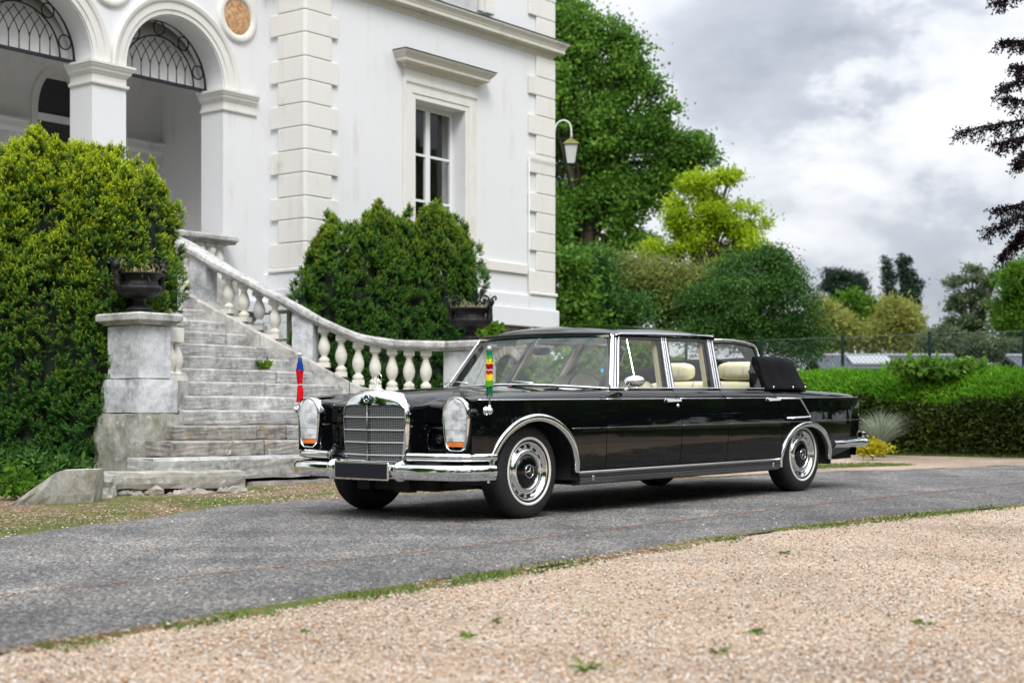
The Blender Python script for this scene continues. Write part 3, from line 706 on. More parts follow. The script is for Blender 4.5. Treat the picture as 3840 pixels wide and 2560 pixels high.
mb = MB(); mb.smooth = False; mb.box((-.72,-.31,.405),(-.64,.31,.425)); mb.build('grille_base', CH, shell, bevel=.004)
# mesh of thin bars, built as one part
mb = MB()
for s_ in (1, -1):
    for k in range(1, 17):
        y = s_*(.006+k*.0186)
        if abs(y) < .30:
            zt = .818; mb.box((gx(y)+.006, y-.0011, .425), (gx(y)+.022, y+.0011, zt))
    nz = 36
    for k in range(1, nz):
        z = .425+.395*k/nz
        hw = .300 if z > .55 else lerp(.282,.300,(z-.425)/.125)
        def tf(v): return (gx(v[1])+v[0], v[1], v[2])
        mb.box((.004, min(0,s_*hw), z-.0010), (.020, max(0,s_*hw), z+.0010), tf=tf)
mb.build('grille_mesh', MT['mesh_grey'], car, kind='stuff')
mb = MB(); mb.box((-.64,-.30,.42),(-.63,.30,.83)); mb.build('radiator', MT['radiator'], car)
for z in (.732,.641,.553,.464):
    mb = MB()
    for s_ in (1, -1): mb.box((-.006, min(.002*s_,s_*.302), z-.0035), (.010, max(.002*s_,s_*.302), z+.0028), tf=lambda v: (gx(v[1])+v[0], v[1], v[2]))
    mb.build('grille_bar', MT['bar'], car)
mb = MB(); mb.smooth = True; mb.tube([(-.737,0,.418),(-.738,0,.62),(-.737,0,.82)], .0038, 8); mb.build('grille_centre_bar', MT['sill'], car)
# three pointed star
def star(mb, r, th, tf):
    for k in range(3):
        a = math.pi/2+2*math.pi*k/3; tip = (r*math.cos(a), r*math.sin(a))
        b1 = (r*.13*math.cos(a+1.05), r*.13*math.sin(a+1.05)); b2 = (r*.13*math.cos(a-1.05), r*.13*math.sin(a-1.05))
        V = [(0,0,-.2*th),(b1[0],b1[1],0),(tip[0],tip[1],0),(b2[0],b2[1],0),(0,0,th)]
        mb.add([tf(v) for v in V], [(1,2,4),(2,3,4),(3,0,4),(0,1,4),(2,1,0),(3,2,0)])
def circ(mb, r, rr, tf, n=32, m=8, z=0):
    mb.grid([[tf(((r+rr*math.cos(b))*math.cos(a), (r+rr*math.cos(b))*math.sin(a), z+rr*math.sin(b))) for b in np.linspace(0, 2*math.pi, m, endpoint=False)] for a in np.linspace(0, 2*math.pi, n+1)], wrap=True)
mb = MB(); mb.smooth = True
mb.lathe([(.050,.0),(.050,.006),(.040,.012),(.016,.018),(.008,.030),(.006,.046)], 20, tf=lambda v: (-.63+v[0]*.8, v[1], .921+v[2])); om = mb.build('mascot_base', CH, car)
mb = MB(); tf_ = lambda v: (-.63-v[2], v[0], 1.005+v[1])
star(mb, .040, .006, tf_); star(mb, .040, -.006, tf_); mb.smooth = True; circ(mb, .041, .0032, tf_); mb.build('hood_star', CH, car)
bd = MB(); bd.smooth = True; bd.lathe([(.030,0),(.030,.006),(.025,.007),(0,.0075)], 28, tf=lambda v: (-.737-v[2], v[0], .862+v[1])); bdo = bd.build('grille_badge', plain('badge_blue', (.02,.04,.10), .3), car)
mb = MB(); star(mb, .022, .004, lambda v: (-.7455-v[2], v[0], .862+v[1])); mb.smooth = True; circ(mb, .026, .003, lambda v: (-.743-v[2], v[0], .862+v[1])); mb.build('badge_star', CH, bdo)

# ---- headlights
def lamp_outline(sc_y=1, sc_z=1, n=40):
    pts = []
    prof = [(-.066,.508),(-.088,.53),(-.104,.60),(-.114,.68),(-.117,.75),(-.107,.805),(-.082,.845),(-.045,.865),(0,.871)]
    prof = prof+[(-y, z) for y, z in prof[-2::-1]]; prof += [(.05,.500),(0,.498),(-.05,.500)]
    return [(y*sc_y, .69+(z-.69)*sc_z) for y, z in [(p.x, p.y) for p in catmull([(y, z, 0) for y, z in prof], 3, True)]]
for sg in (1, -1):
    yc = .742*sg
    hl = MB(); hl.smooth = True
    o1 = lamp_outline(1.03,1.015); o2 = lamp_outline(1.0,.995); o3 = lamp_outline(.88,.955)
    def rg(o, x): return [(x+.02*abs(y)*(1 if sg*y > 0 else -.2)*1.2, yc+y, z) for y, z in o]
    hl.grid([rg(o1, -.562), rg(lamp_outline(1.035,1.018), -.590), rg(lamp_outline(1.01,1.005), -.618), rg(lamp_outline(.95,.98), -.630), rg(o3, -.626), rg(lamp_outline(.87,.95), -.600)], wrap=True, flip=False)
    bz = hl.build('headlight', CH, car)
    # glass: clear upper and amber lower
    for nm, z0, z1, mt in (('headlight_lens',.645,.865,MT['lens']),('lower_lens',.566,.643,MT['lens']),('indicator_lens',.530,.563,MT['amber'])):
        ol = lamp_outline(.885,.955); zs = np.linspace(z0, z1, 12); G = []
        oy = [(abs(y), z) for y, z in ol if y >= 0]; oy = sorted(oy, key=lambda p: p[1])
        for z in zs:
            zc = min(max(z, oy[0][1]+.001), oy[-1][1]-.0005); hw = float(np.interp(zc, [p[1] for p in oy], [p[0] for p in oy])); 
            G.append([(-.612-.022*math.cos(u*1.45)*math.cos((z-.69)*3.6)+.02*abs(u*hw)*(1 if sg*u > 0 else -.2)*1.2, yc+u*hw, zc) for u in np.linspace(-1, 1, 13)])
        mb = MB(); mb.smooth = True; mb.grid(G); mb.build(nm, mt, bz)

# ---- bumpers
def bump_path(off=0):    # half plan of the front bumper from centre outwards
    P_ = [(-.765,0),(-.768,.18),(-.765,.36),(-.752,.52),(-.725,.68),(-.685,.79),(-.625,.865),(-.56,.905),(-.49,.925),(-.43,.932)]
    return P_
def sweep(P_, sec, sgn, mbx):
    pts = [Vector((x, y, 0)) for x, y in P_]; G = []
    for i, p in enumerate(pts):
        d = (pts[min(i+1, len(pts)-1)]-pts[max(i-1, 0)]).normalized(); nrm = Vector((-d.y, d.x, 0))
        G.append([(p.x+nrm.x*o, sgn*(p.y+nrm.y*o), z) for o, z in sec])
    mbx.grid(G, flip=sgn > 0)
    for g in (G[0], G[-1]): mbx.add(g, [tuple(range(len(g)))])
LOW = [(-.035,.404),(-.008,.408),(.010,.404),(.021,.395),(.026,.384),(.029,.366),(.030,.358),(.029,.350),(.018,.316),(.012,.304),(.004,.299),(-.02,.297)]
UPP = [(-.035,.478),(-.012,.487),(.006,.482),(.016,.468),(.016,.446),(.006,.432),(-.012,.425),(-.035,.428)]
def cm2(P_, n=5): return [(p.x, p.y) for p in catmull([(x, y, 0) for x, y in P_], n)]
for sg in (1, -1):
    mb = MB(); mb.smooth = True; sweep(cm2([p for p in bump_path() if p[1] > .35]), LOW, sg, mb); mb.build('front_bumper', CH, car, auto=50)
    mb = MB(); mb.smooth = True; pp = [(x+.015, y) for x, y in bump_path() if y > .35]; pp = [(-.752,.405)]+pp[1:-1]+[(-.405,.925)]
    sweep(cm2([(x+.012, y*.985) for x, y in pp]), UPP, sg, mb); mb.build('upper_bumper', CH, car, auto=50)
    mb = MB(); mb.smooth = True       # overrider
    rings = []
    for (z, w, d) in ((.284,.022,.020),(.292,.034,.040),(.325,.040,.056),(.370,.040,.062),(.402,.037,.052),(.420,.030,.030),(.428,.014,.0)):
        rings.append([(-.745-d*(1 if abs(t) < .8 else .85)*math.cos(t*math.pi/2)**.5 if abs(t) < 1 else -.735, sg*.335+w*t, z) for t in (-1,-.9,-.6,-.3,0,.3,.6,.9,1)])
    mb.grid(rings, flip=False); mb.build('overrider', CH, car)
    # rear bumper, both tiers
    rp = [(4.36,.935),(4.6,.940),(4.85,.935),(5.03,.91),(5.13,.86),(5.18,.74),(5.20,.55),(5.21,.3),(5.21,0)]
    def rsec(sec, z0): return [(-o, z+z0) for o, z in sec]
    mb = MB(); mb.smooth = True; G = sweep(cm2(rp), [(o*1.15, z+.045+.0) for o, z in [(-.04,.410),(-.01,.415),(.012,.405),(.022,.385),(.022,.36),(.010,.345),(-.02,.335)]], sg, mb); mb.build('rear_bumper', CH, car, auto=50)
    mb = MB(); mb.smooth = True; sweep(cm2([(5.00,.885),(5.08,.87),(5.13,.81),(5.15,.70),(5.16,.5),(5.16,.0)]), [(-.05,.515),(0,.523),(.02,.512),(.02,.485),(0,.472),(-.05,.474)], sg, mb); mb.build('rear_upper_bumper', CH, car, auto=50)
mb = MB(); mb.smooth = True; sweep([(-.755,-.36),(-.762,-.2),(-.764,0),(-.762,.2),(-.755,.36)], LOW, 1, mb); mb.build('bumper_centre', CH, car, auto=50)
# number plate
mb = MB(); mb.prism([(-.272,.288),(.272,.288),(.272,.418),(-.272,.418)], .014, lambda p: (-.800-p[2]+.010, p[0], p[1])); npl = mb.build('plate_frame', CH, car, bevel=.012, seg=3)
mb = MB(); mb.prism([(-.260,.300),(.260,.300),(.260,.406),(-.260,.406)], .004, lambda p: (-.8035-p[2], p[0], p[1])); mb.build('number_plate', MT['plate'], npl, bevel=.004)
# ---- underbody
mb = MB(); mb.box((.60,-.80,.215),(3.30,.80,.30)); mb.box((-.40,-.48,.30),(.60,.48,.62)); mb.box((-.45,-.40,.20),(.30,.40,.30)); mb.box((3.30,-.48,.25),(4.80,.48,.60)); mb.box((-.58,-.55,.32),(-.38,.55,.43))
mb.box((-.52,.05,.19),(-.44,.20,.30)); mb.box((-.50,-.34,.20),(-.40,-.22,.30)); mb.box((-.40,.30,.22),(-.10,.62,.26)); mb.box((-.05,.45,.20),(.15,.70,.27))
mb.box((4.40,-.80,.27),(4.95,.80,.42)); mb.build('underbody', MT['under'], car)
mb = MB(); mb.smooth = True; mb.tube([(-.10,-.72,.30),(0,0,.24),(-.10,.72,.30)], .025, 8); mb.tube([(-.5,.35,.27),(.1,.55,.25)], .018, 6); mb.tube([(-.5,-.35,.27),(.1,-.55,.25)], .018, 6); mb.build('front_axle', MT['under'], car)
mb = MB(); mb.smooth = True
mb.tube([(4.3,.55,.27),(4.85,.60,.275),(5.12,.66,.285)], .026, 12); mb.build('exhaust_pipe', CH, car)

# ---- wheels
def make_wheel():
    w = bpy.data.objects.new('wheel', None); COL.objects.link(w)
    tfy = lambda v: (v[0], v[2], v[1])
    prof = [(.205,-.085),(.235,-.098),(.280,-.104),(.312,-.096),(.330,-.078),(.3385,-.045),(.3395,0),(.3385,.045),(.330,.078),(.312,.096),(.290,.1035),(.268,.106),(.245,.1045),(.226,.100),(.210,.094),(.200,.080)]
    mb = MB(); mb.smooth = True; mb.lathe(prof, 64, tf=tfy, capz=False); ty = mb.build('tyre', MT['tyre'], w)
    # tread: ribs split into slanted blocks, real relief
    mb = MB(); nb = 84
    for r_, y in enumerate((-.066,-.040,-.013,.013,.040,.066)):
        for k in range(nb):
            a0 = 2*math.pi*(k+(.33*r_)%1)/nb; a1 = a0+2*math.pi*.80/nb; rr = .3405 if abs(y) < .05 else .3345
            hw = .0105; sl = .012*(1 if r_%2 else -1)
            V = []
            for (a, yy, dr) in ((a0,-hw,0),(a1,-hw,0),(a1,hw,0),(a0,hw,0)):
                aa = a+sl*(yy/hw); ry = rr-(.006 if abs(y+yy) > .07 else 0)
                V.append((math.cos(aa)*(ry+.0028), y+yy, math.sin(aa)*(ry+.0028)))
            for (a, yy) in ((a0,-hw),(a1,-hw),(a1,hw),(a0,hw)):
                aa = a+sl*(yy/hw); V.append((math.cos(aa)*(rr-.010), y+yy, math.sin(aa)*(rr-.010)))
            mb.add(V, [(0,1,2,3),(0,4,5,1),(2,1,5,6),(3,2,6,7),(0,3,7,4)])
    mb.build('tread', MT['tyre'], ty, kind='stuff')
    mb = MB(); mb.smooth = True; mb.lathe([(.2445,.1052),(.2415,.1085),(.2285,.1075),(.2255,.1012)], 64, tf=tfy, capz=False); mb.build('whitewall', MT['white_band'], ty)
    mb = MB(); mb.smooth = True; mb.lathe([(.205,.085),(.212,.096),(.208,.100),(.200,.094),(.192,.080),(.186,.070),(.178,.066),(.168,.070),(.165,.078),(.155,.088),(.142,.094),(.128,.092),(.121,.086),(.119,.080)], 64, tf=tfy, capz=False); rim = mb.build('rim', CH, w)
    for k in range(16):
        a = 2*math.pi*(k+.5)/16; mb = MB() if k == 0 else mb
        V = []
        for rr, da in ((.170,-.085),(.170,.085),(.184,.075),(.184,-.075)): V.append((math.cos(a+da)*rr, .0735 if rr < .175 else .0735, math.sin(a+da)*rr))
        for rr, da in ((.170,-.085),(.170,.085),(.184,.075),(.184,-.075)): V.append((math.cos(a+da)*rr, .066, math.sin(a+da)*rr))
        mb.add(V, [(3,2,1,0),(0,1,5,4),(1,2,6,5),(2,3,7,6),(3,0,4,7)])
    mb.build('vent_slots', MT['under'], rim, kind='stuff')
    mb = MB(); mb.smooth = True; mb.lathe([(.119,.081),(.117,.086),(.105,.093),(.085,.099),(.06,.103),(.03,.105),(0,.1055)], 48, tf=tfy, capz=False); cap = mb.build('hubcap', P, w)
    mb = MB(); tfs = lambda v: (-v[0], .104+v[2]+.0006, v[1]); star(mb, .044, .004, tfs); mb.smooth = True; circ(mb, .046, .0026, tfs); mb.build('hub_star', CH, cap)
    mb = MB(); mb.lathe([(.0,-.06),(.2,-.06),(.2,.06),(0,.06)], 32, tf=tfy, capz=False); mb.build('brake_drum', MT['under'], w)
    return w
w0 = make_wheel(); w0.parent = car
WP = [(.035,.755,.3405,0,.4),(3.93,.755,.3405,0,1.7),(.035,-.755,.3405,math.pi,.9),(3.93,-.755,.3405,math.pi,2.2)]
for i, (x, y, z, rz, ry) in enumerate(WP):
    w = w0 if i == 0 else dup(w0, car)
    w.parent = car; w.location = (x, y, z); w.rotation_euler = (0, ry, rz)
    if i in (0, 2): w.rotation_euler = (0, ry, rz+R(0))

# ---- cabin
mb = MB(); mb.box((1.0,-.80,.30),(3.9,.80,.34)); mb.box((1.0,-.84,.30),(3.3,-.80,.92)); mb.box((1.0,.80,.30),(3.3,.84,.92)); mb.build('cabin_floor', MT['cream2'], car)
mb = MB(); mb.smooth = True
mb.grid([[(x, y, z) for y in np.linspace(-.80,.80,9)] for x, z in ((.86,.930),(1.0,.940),(1.12,.940),(1.18,.92),(1.20,.86),(1.18,.60))]); mb.build('dashboard', MT['black_trim'], car)
mb = MB(); mb.smooth = True
C_ = Vector((1.36,.40,.885)); nd = Vector((.86,0,.50)).normalized(); uu = Vector((0,1,0)); vv = nd.cross(uu)
mb.tube([C_+uu*.205*math.cos(t)+vv*.205*math.sin(t) for t in np.linspace(0, 2*math.pi, 41)], .011, 8, caps=False)
mb.tube([C_-uu*.2, C_-nd*.02, C_+uu*.2], .010, 6); mb.tube([C_-nd*.02, C_-nd*.25], .03, 8); mb.build('steering_wheel', MT['steer'], car)
def cushion(cx_, cy, cz, sx, sy, sz, e=4.0, n=18):
    G = []
    for i in range(n+1):
        ph = -math.pi/2+math.pi*i/n; row = []
        for j in range(2*n):
            th = 2*math.pi*j/(2*n); 
            f = lambda a: math.copysign(abs(a)**(2/e), a)
            row.append((cx_+sx*f(math.cos(ph))*f(math.cos(th)), cy+sy*f(math.cos(ph))*f(math.sin(th)), cz+sz*f(math.sin(ph))))
        G.append(row)
    return G
for y, hz, wy in ((.46, .27, .22), (-.13, .325, .24)):
    mb = MB(); mb.smooth = True; mb.grid(cushion(1.84, y, .73, .09, wy, hz), wrap=True); mb.grid(cushion(1.60, y, .48, .28, wy, .10), wrap=True); mb.build('front_seat', MT['cream'], car)
mb = MB(); mb.smooth = True
mb.grid(cushion(3.62, .0, .72, .12, .66, .285, 6), wrap=True); mb.grid(cushion(3.25, 0, .48, .36, .66, .12, 5), wrap=True); rs = mb.build('rear_seat', MT['cream'], car)
for y in (.385, -.31):
    mb = MB(); mb.smooth = True; mb.grid(cushion(3.60, y, 1.095, .085, .205, .083, 3.2), wrap=True); hr = mb.build('headrest', MT['cream'], rs)
    mb = MB(); mb.smooth = True
    for dy in (-.10, .10):
        mb.tube([(3.60+.087*math.cos(t), y+dy, 1.095+.084*math.sin(t)) for t in np.linspace(.15*math.pi, 1.2*math.pi, 14)], .003, 5)
    mb.build('headrest_seam', MT['cream2'], hr)
for y in (.10,-.05,.62,-.60):
    mb = MB(); mb.smooth = True; mb.tube([(3.50, y, .96),(3.515, y, .995),(3.56, y, 1.003)], .004, 5); mb.build('seat_seam', MT['cream2'], rs)
# partition with wooden pillars behind the front seats, cream trimmed posts
mb = MB(); mb.box((2.18,-.80,.34),(2.22,.80,.90)); mb.build('partition', MT['cream2'], car)
for sg in (1, -1):
    mb = MB(); gbar(mb, sg, (2.40,2.44,.93),(2.545,2.585,1.33),0,0,-.07,-.032); mb.build('pillar_trim', MT['cream2'], car)
    mb = MB(); gbar(mb, sg, (1.74,1.80,.93),(1.89,1.95,1.33),0,0,-.08,-.052); mb.build('pillar_trim', MT['cream2'], car)
    mb = MB(); gbar(mb, sg, (1.80,1.84,.93),(1.93,1.97,1.33),0,0,-.055,-.05); mb.build('belt_strap', MT['dark_metal'], car)
# rear view mirror on its chrome arm
mb = MB(); mb.smooth = True; mb.grid(cushion(1.21,.02,1.235,.012,.085,.032,4), wrap=True); rv = mb.build('interior_mirror', MT['black_trim'], car)
mb = MB(); mb.smooth = True; mb.tube(catmull([(1.20,.0,1.25),(1.17,-.01,1.27),(1.17,.0,1.31),(1.20,.02,1.345)], 5), .006, 8); mb.build('mirror_arm', CH, rv)
mb = MB()
for s_ in (1,-1): mb.box((1.25, s_*.36-.14, 1.285),(1.27, s_*.36+.14, 1.345))
mb.build('sun_visor', MT['cream2'], car, bevel=.008)
# folded hood cover
mb = MB(); mb.smooth = True
def covsec(s):      # s runs -1..1 round the U; returns outer and inner plan points and crest height
    pass
path = catmull([(2.95,-.72,0),(3.3,-.745,0),(3.80,-.74,0),(4.00,-.65,0),(4.08,-.42,0),(4.10,0,0),(4.08,.42,0),(4.00,.66,0),(3.83,.758,0),(3.46,.770,0),(3.265,.772,0)], 6)
G = []; n = len(path)
for i, p in enumerate(path):
    d = (path[min(i+1, n-1)]-path[max(i-1, 0)]).normalized(); nr = Vector((d.y, -d.x, 0))   # outward
    if nr.dot(Vector((p.x-3.3, p.y, 0))) < 0: nr = -nr
    hgt = interp(i/(n-1), [0,.12,.3,.62,.72,.80,.90,1], [.99,1.10,1.215,1.232,1.215,1.195,1.225,1.215])
    wr = interp(i/(n-1), [0,.2,.5,.8,.95,1], [.06,.085,.10,.09,.085,.07])
    row = []
    wav = .012*math.sin(i*1.3)+.010*math.sin(i*2.7+1)
    for (o, fz) in ((-.10,.02),(-.10,.35),(-.095,.75),(-.07,.95),(-.035,1.0),(0,.975),(.030,.90),(.052,.77),(.072+wav*.7,.55),(.102+wav*1.2,.28),(.150+wav*1.1,.06),(.165+wav*.4,-.03),(.10,-.04)):
        o2 = o*wr/.10+ (.0 if o < 0 else 0); z = .93+(hgt-.93)*fz
        if fz <= .05 and o > 0: o2 = o
        q = p+nr*o2; y_ = max(-.905, min(.905, q.y)); row.append((q.x, y_, z+.006*math.sin(i*.9+o*40)*(fz > .5)))
    G.append(row)
mb.grid(G, flip=False)
for g in (G[0], G[-1]): mb.add(g, [tuple(range(len(g)))])
cov = mb.build('hood_cover', MT['cover'], car, subd=1)
for (x, y) in ((3.31,.918),(3.64,.920),(3.87,.912)):
    mb = MB(); mb.smooth = True; mb.lathe([(.011,0),(.010,.006),(0,.009)], 12, tf=lambda v: (x+v[0], y+v[2]+.002, .945+v[1])); mb.build('cover_stud', CH, cov)
# front flap of the cover visible inside the rear glass
mb = MB(); mb.smooth = True; mb.grid([[(3.12,.775,1.085),(3.20,.80,.94)],[(3.22,.78,1.12),(3.27,.82,.94)],[(3.28,.775,1.20),(3.34,.84,.93)]]); mb.build('cover_flap', MT['cover'], cov)
# inspection sticker
a_ = MB(); cen = Vector(ws(.93,.33))+Vector((.004,0,0)); a_.add([(cen.x+.022*math.sin(t)*.3, cen.y+.018*math.cos(t), cen.z+.020*math.sin(t)) for t in np.linspace(0, 2*math.pi, 6, endpoint=False)], [tuple(range(6))]); a_.build('windscreen_sticker', MT['blue'], wsc)

# ---- furled flags on the front wings
CMW = CARM
def furled(name, label, base, h0, h1, bands, fringe, ball):
    root = empty(name, label, 'flag', group='furled flags on the front wings of the limousine', mat=CARM @ Matrix.Translation(base))
    mb = MB(); mb.smooth = True; mb.tube([(0,0,0),(0,0,h1+.02)], .0055, 8); pole = mb.build('flag_pole', MT['chrome_dull'], root)
    mb = MB(); mb.smooth = True; mb.lathe([(.0,.0),(.013,.006),(.0165,.017),(.013,.029),(.005,.034),(.007,.042)], 16, tf=lambda v: (v[0], v[1], h1+.05-v[2])); mb.build('flag_finial', CH, root)
    if ball:
        mb = MB(); mb.smooth = True
        mb.lathe([(0,-.027),(.012,-.024),(.022,-.012),(.025,0),(.021,.013),(.011,.022),(.007,.04)], 18); mb.lathe([(.030,0),(.030,.006),(0,.012)], 20, tf=lambda v: (v[0], -.035+v[2], v[1])); mb.tube([(0,-.035,0),(0,0,0)], .012, 8); mb.build('flag_mount', CH, root)
    for (m, za, zb_, ra, rb) in bands:
        mb = MB(); mb.smooth = True; G = []
        for i in range(7):
            z = lerp(za, zb_, i/6); r0 = lerp(ra, rb, i/6)
            G.append([((r0*(1.22+.16*math.sin(5*t+z*30)+.08*math.sin(9*t-z*40)))*math.cos(t), (r0*(1.22+.16*math.sin(5*t+z*30)+.08*math.sin(9*t-z*40)))*math.sin(t), z+.003*math.sin(4*t)) for t in np.linspace(0, 2*math.pi, 26, endpoint=False)])
        mb.grid(G, wrap=True); mb.build('flag_cloth' if m not in ('f_white',) else 'flag_tie', MT[m], root)
    for (m, z, r0, L_, up) in fringe:
        mb = MB(); rr = random.Random(3)
        for k in range(60):
            t = rr.random()*6.28; r1 = r0*(.6+.6*rr.random()); zz = z+rr.uniform(-.012,.012); l_ = L_*(.6+.6*rr.random())
            mb.tube([(r1*math.cos(t), r1*math.sin(t), zz), ((r1+.006*rr.random())*math.cos(t+.1), (r1+.006)*math.sin(t+.1), zz-l_)], .0022, 4)
        mb.build('flag_fringe', MT[m], root, kind='stuff')
B1 = (-.53,.975,.778)
furled('furled_flag', 'green, yellow and red fringed flag furled on its rod beside the near headlight', B1, 0, .39,
    [('f_green2',.145,.165,.012,.018),('f_green',.165,.205,.022,.019),('f_yel',.205,.250,.020,.018),('f_dred',.250,.277,.019,.015),('f_white',.275,.281,.0155,.0155),('f_dred',.280,.318,.015,.021),('f_yel',.318,.352,.020,.019),('f_green',.352,.375,.019,.016),('f_green2',.372,.415,.016,.009)],
    [('f_green2',.165,.016,.06,0),('f_green2',.405,.014,.06,0),('f_green2',.36,.017,.03,0)], True)
furled('furled_flag', 'red flag with blue top furled on its rod behind the far headlight', (-.53,-.935,.778), 0, .385,
    [('f_red',.06,.145,.021,.018),('f_red',.145,.19,.018,.014),('f_white',.188,.194,.0145,.0145),('f_red',.193,.305,.014,.023),('f_blue',.300,.37,.021,.012)],
    [('f_blue',.345,.019,.045,0),('f_blue',.385,.011,.045,0),('f_blue',.32,.021,.03,0)], True)
# ================================================================ THE HOUSE (e along the facade, d inwards, z up; all relative to the camera height)
TH = R(52.3)
HM = Matrix.Translation((0,0,CAMZ)) @ Matrix.Rotation(TH, 4, 'Z')
EV = Vector((math.cos(TH), math.sin(TH), 0)); NV = Vector((-math.sin(TH), math.cos(TH), 0))
def hw(e, d, z): return Vector((0,0,CAMZ))+EV*e+NV*d+Vector((0,0,z))
def ew(x, y): return (EV.x*x+EV.y*y, NV.x*x+NV.y*y)
HORG = Vector((15.2,15.37,-.62))
house = empty('house', 'white stucco villa with corner quoins, arched loggia and moulded cornice behind the garden steps', 'house', mat=HM @ Matrix.Translation(HORG))
class HB(MB):
    org = HORG
    def build(s, name, mat, parent=house, **k):
        o = s.org; s.V = [(x-o.x, y-o.y, z-o.z) for x, y, z in s.V]; return MB.build(s, name, mat, parent, **k)
def mk_wall(name, col, grime=.35, warm=(.50,.44,.36), streak=True, sc=1.0):
    t = NT(name); v = t.pos(); c = t.mix(t.noise(v, 1.1, 5, .6), tuple(x*.965 for x in col), col)
    st = t.noise(t.pos((3.2,3.2,.22)), 1.6*sc, 6, .62); sp = t.noise(v, 2.3*sc, 6, .65)
    f = t.math('MULTIPLY', t.ramp(st, [(.52,0.),(.72,1.)]), t.ramp(sp, [(.45,0.),(.70,1.)])); c = t.mix(t.math('MULTIPLY', f, grime), c, warm)
    t.set(col=c, rough=.8, spec=.25); b = t.noise(v, 45, 4, .6); b2 = t.noise(v, 3, 3); t.bump(t.math('ADD', t.math('MULTIPLY', b, .4), b2), .004, .6); return t.m
MT['wall'] = mk_wall('white_stucco', (.745,.752,.772), .6)
MT['trim'] = mk_wall('cream_stone_trim', (.735,.722,.69), .85)
MT['corn'] = mk_wall('cornice_stone', (.66,.63,.57), .75, (.34,.29,.22))
MT['plinth'] = mk_wall('painted_plinth', (.74,.755,.78), .75, (.30,.30,.29))
MT['lead'] = plain('lead_flashing', (.06,.075,.075), .5, .3)
MT['iron'] = plain('wrought_iron', (.022,.026,.034), .45, .4)
MT['inner'] = mk_wall('loggia_plaster', (.72,.71,.70), .9, (.36,.33,.30), sc=.7)
MT['sash'] = plain('white_sash', (.76,.77,.78), .45, vary=.03)
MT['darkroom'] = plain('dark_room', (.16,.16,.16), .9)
MT['door'] = plain('dark_door', (.030,.030,.032), .55)
def mk_brick():
    t = NT('old_brick'); v = t.pos(); c = t.mix(t.noise(v, 5, 5), (.20,.15,.12), (.42,.38,.34)); t.set(col=c, rough=.9); t.bump(t.noise(v, 60, 4), .004); return t.m
MT['brick'] = mk_brick(); MT['mortar'] = plain('mortar', (.38,.36,.33), .95, vary=.2, vscale=12)
def mk_marble(nm, a, b, c_):
    t = NT(nm); v = t.pos(); n1 = t.noise(v, 14, 7, .7, 1.5); c = t.ramp(n1, [(.30, c_), (.45, a), (.58, b), (.75, a)]); t.set(col=c, rough=.35); return t.m
MT['marble'] = mk_marble('orange_marble', (.42,.20,.075), (.62,.42,.24), (.10,.10,.11)); MT['marble2'] = mk_marble('grey_marble', (.10,.11,.12), (.34,.36,.38), (.03,.03,.035))
def panel_holes(mb, a0, a1, z0, z1, d0, d1, holes, ax='e'):
    xs = sorted({a0, a1, *[h[0] for h in holes], *[h[1] for h in holes]}); zs = sorted({z0, z1, *[h[2] for h in holes], *[h[3] for h in holes]})
    idx = {}
    def vid(i, j, s):
        if (i, j, s) not in idx:
            idx[(i, j, s)] = len(idx); a, z, d = xs[i], zs[j], (d0, d1)[s]; VV.append((a, d, z) if ax == 'e' else (d, a, z))
        return idx[(i, j, s)]
    VV = []; FF = []
    def solid(i, j):
        if i < 0 or j < 0 or i >= len(xs)-1 or j >= len(zs)-1: return False
        cx_, cz_ = (xs[i]+xs[i+1])/2, (zs[j]+zs[j+1])/2
        return not any(h[0] < cx_ < h[1] and h[2] < cz_ < h[3] for h in holes)
    for i in range(len(xs)-1):
        for j in range(len(zs)-1):
            if not solid(i, j): continue
            q = [vid(i,j,0), vid(i+1,j,0), vid(i+1,j+1,0), vid(i,j+1,0)]; p = [vid(i,j,1), vid(i+1,j,1), vid(i+1,j+1,1), vid(i,j+1,1)]
            FF.append(q); FF.append(p[::-1])
            for (di, dj, k) in ((0,-1,0),(1,0,1),(0,1,2),(-1,0,3)):
                if not solid(i+di, j+dj): FF.append([q[k], p[k], p[(k+1)%4], q[(k+1)%4]])
    mb.add(VV, FF)
PZ = 2.05
# pavilion walls
mb = HB(); panel_holes(mb, 15.2, 20.99, PZ, 9.5, 15.37, 15.82, [(17.48,18.66,2.54,4.806),(18.10,18.98,6.62,9.0)]); mb.build('wall', MT['wall'])
mb = HB(); panel_holes(mb, 15.82, 18.4, PZ-.5, 9.5, 15.2, 15.6, [], 'd'); mb.build('wall', MT['wall'])
mb = HB(); panel_holes(mb, 15.82, 24.0, PZ, 9.5, 20.59, 20.99, [], 'd'); mb.build('wall', MT['wall'])
# plinth courses
for (z0, z1, p, zz) in ((1.83,2.05,.05,0),(1.52,1.828,.09,0)):
    mb = HB(); mb.box((15.2-p,15.37-p,z0),(20.99+p,15.9,z1)); mb.build('plinth_course', MT['plinth'], bevel=.012)
    mb = HB(); mb.box((15.2-p-.001,15.901,z0),(15.6,16.6,z1)); mb.build('plinth_course', MT['plinth'], bevel=.012)
    mb = HB(); mb.box((20.5,15.901,z0),(20.99+p-.001,24.0,z1)); mb.build('plinth_course', MT['plinth'], bevel=.012)
mb = HB(); mb.box((15.36,15.40,-.9),(20.97,15.9,1.519)); mb.build('basement_wall', MT['mortar'])
bw = house.children[-1]
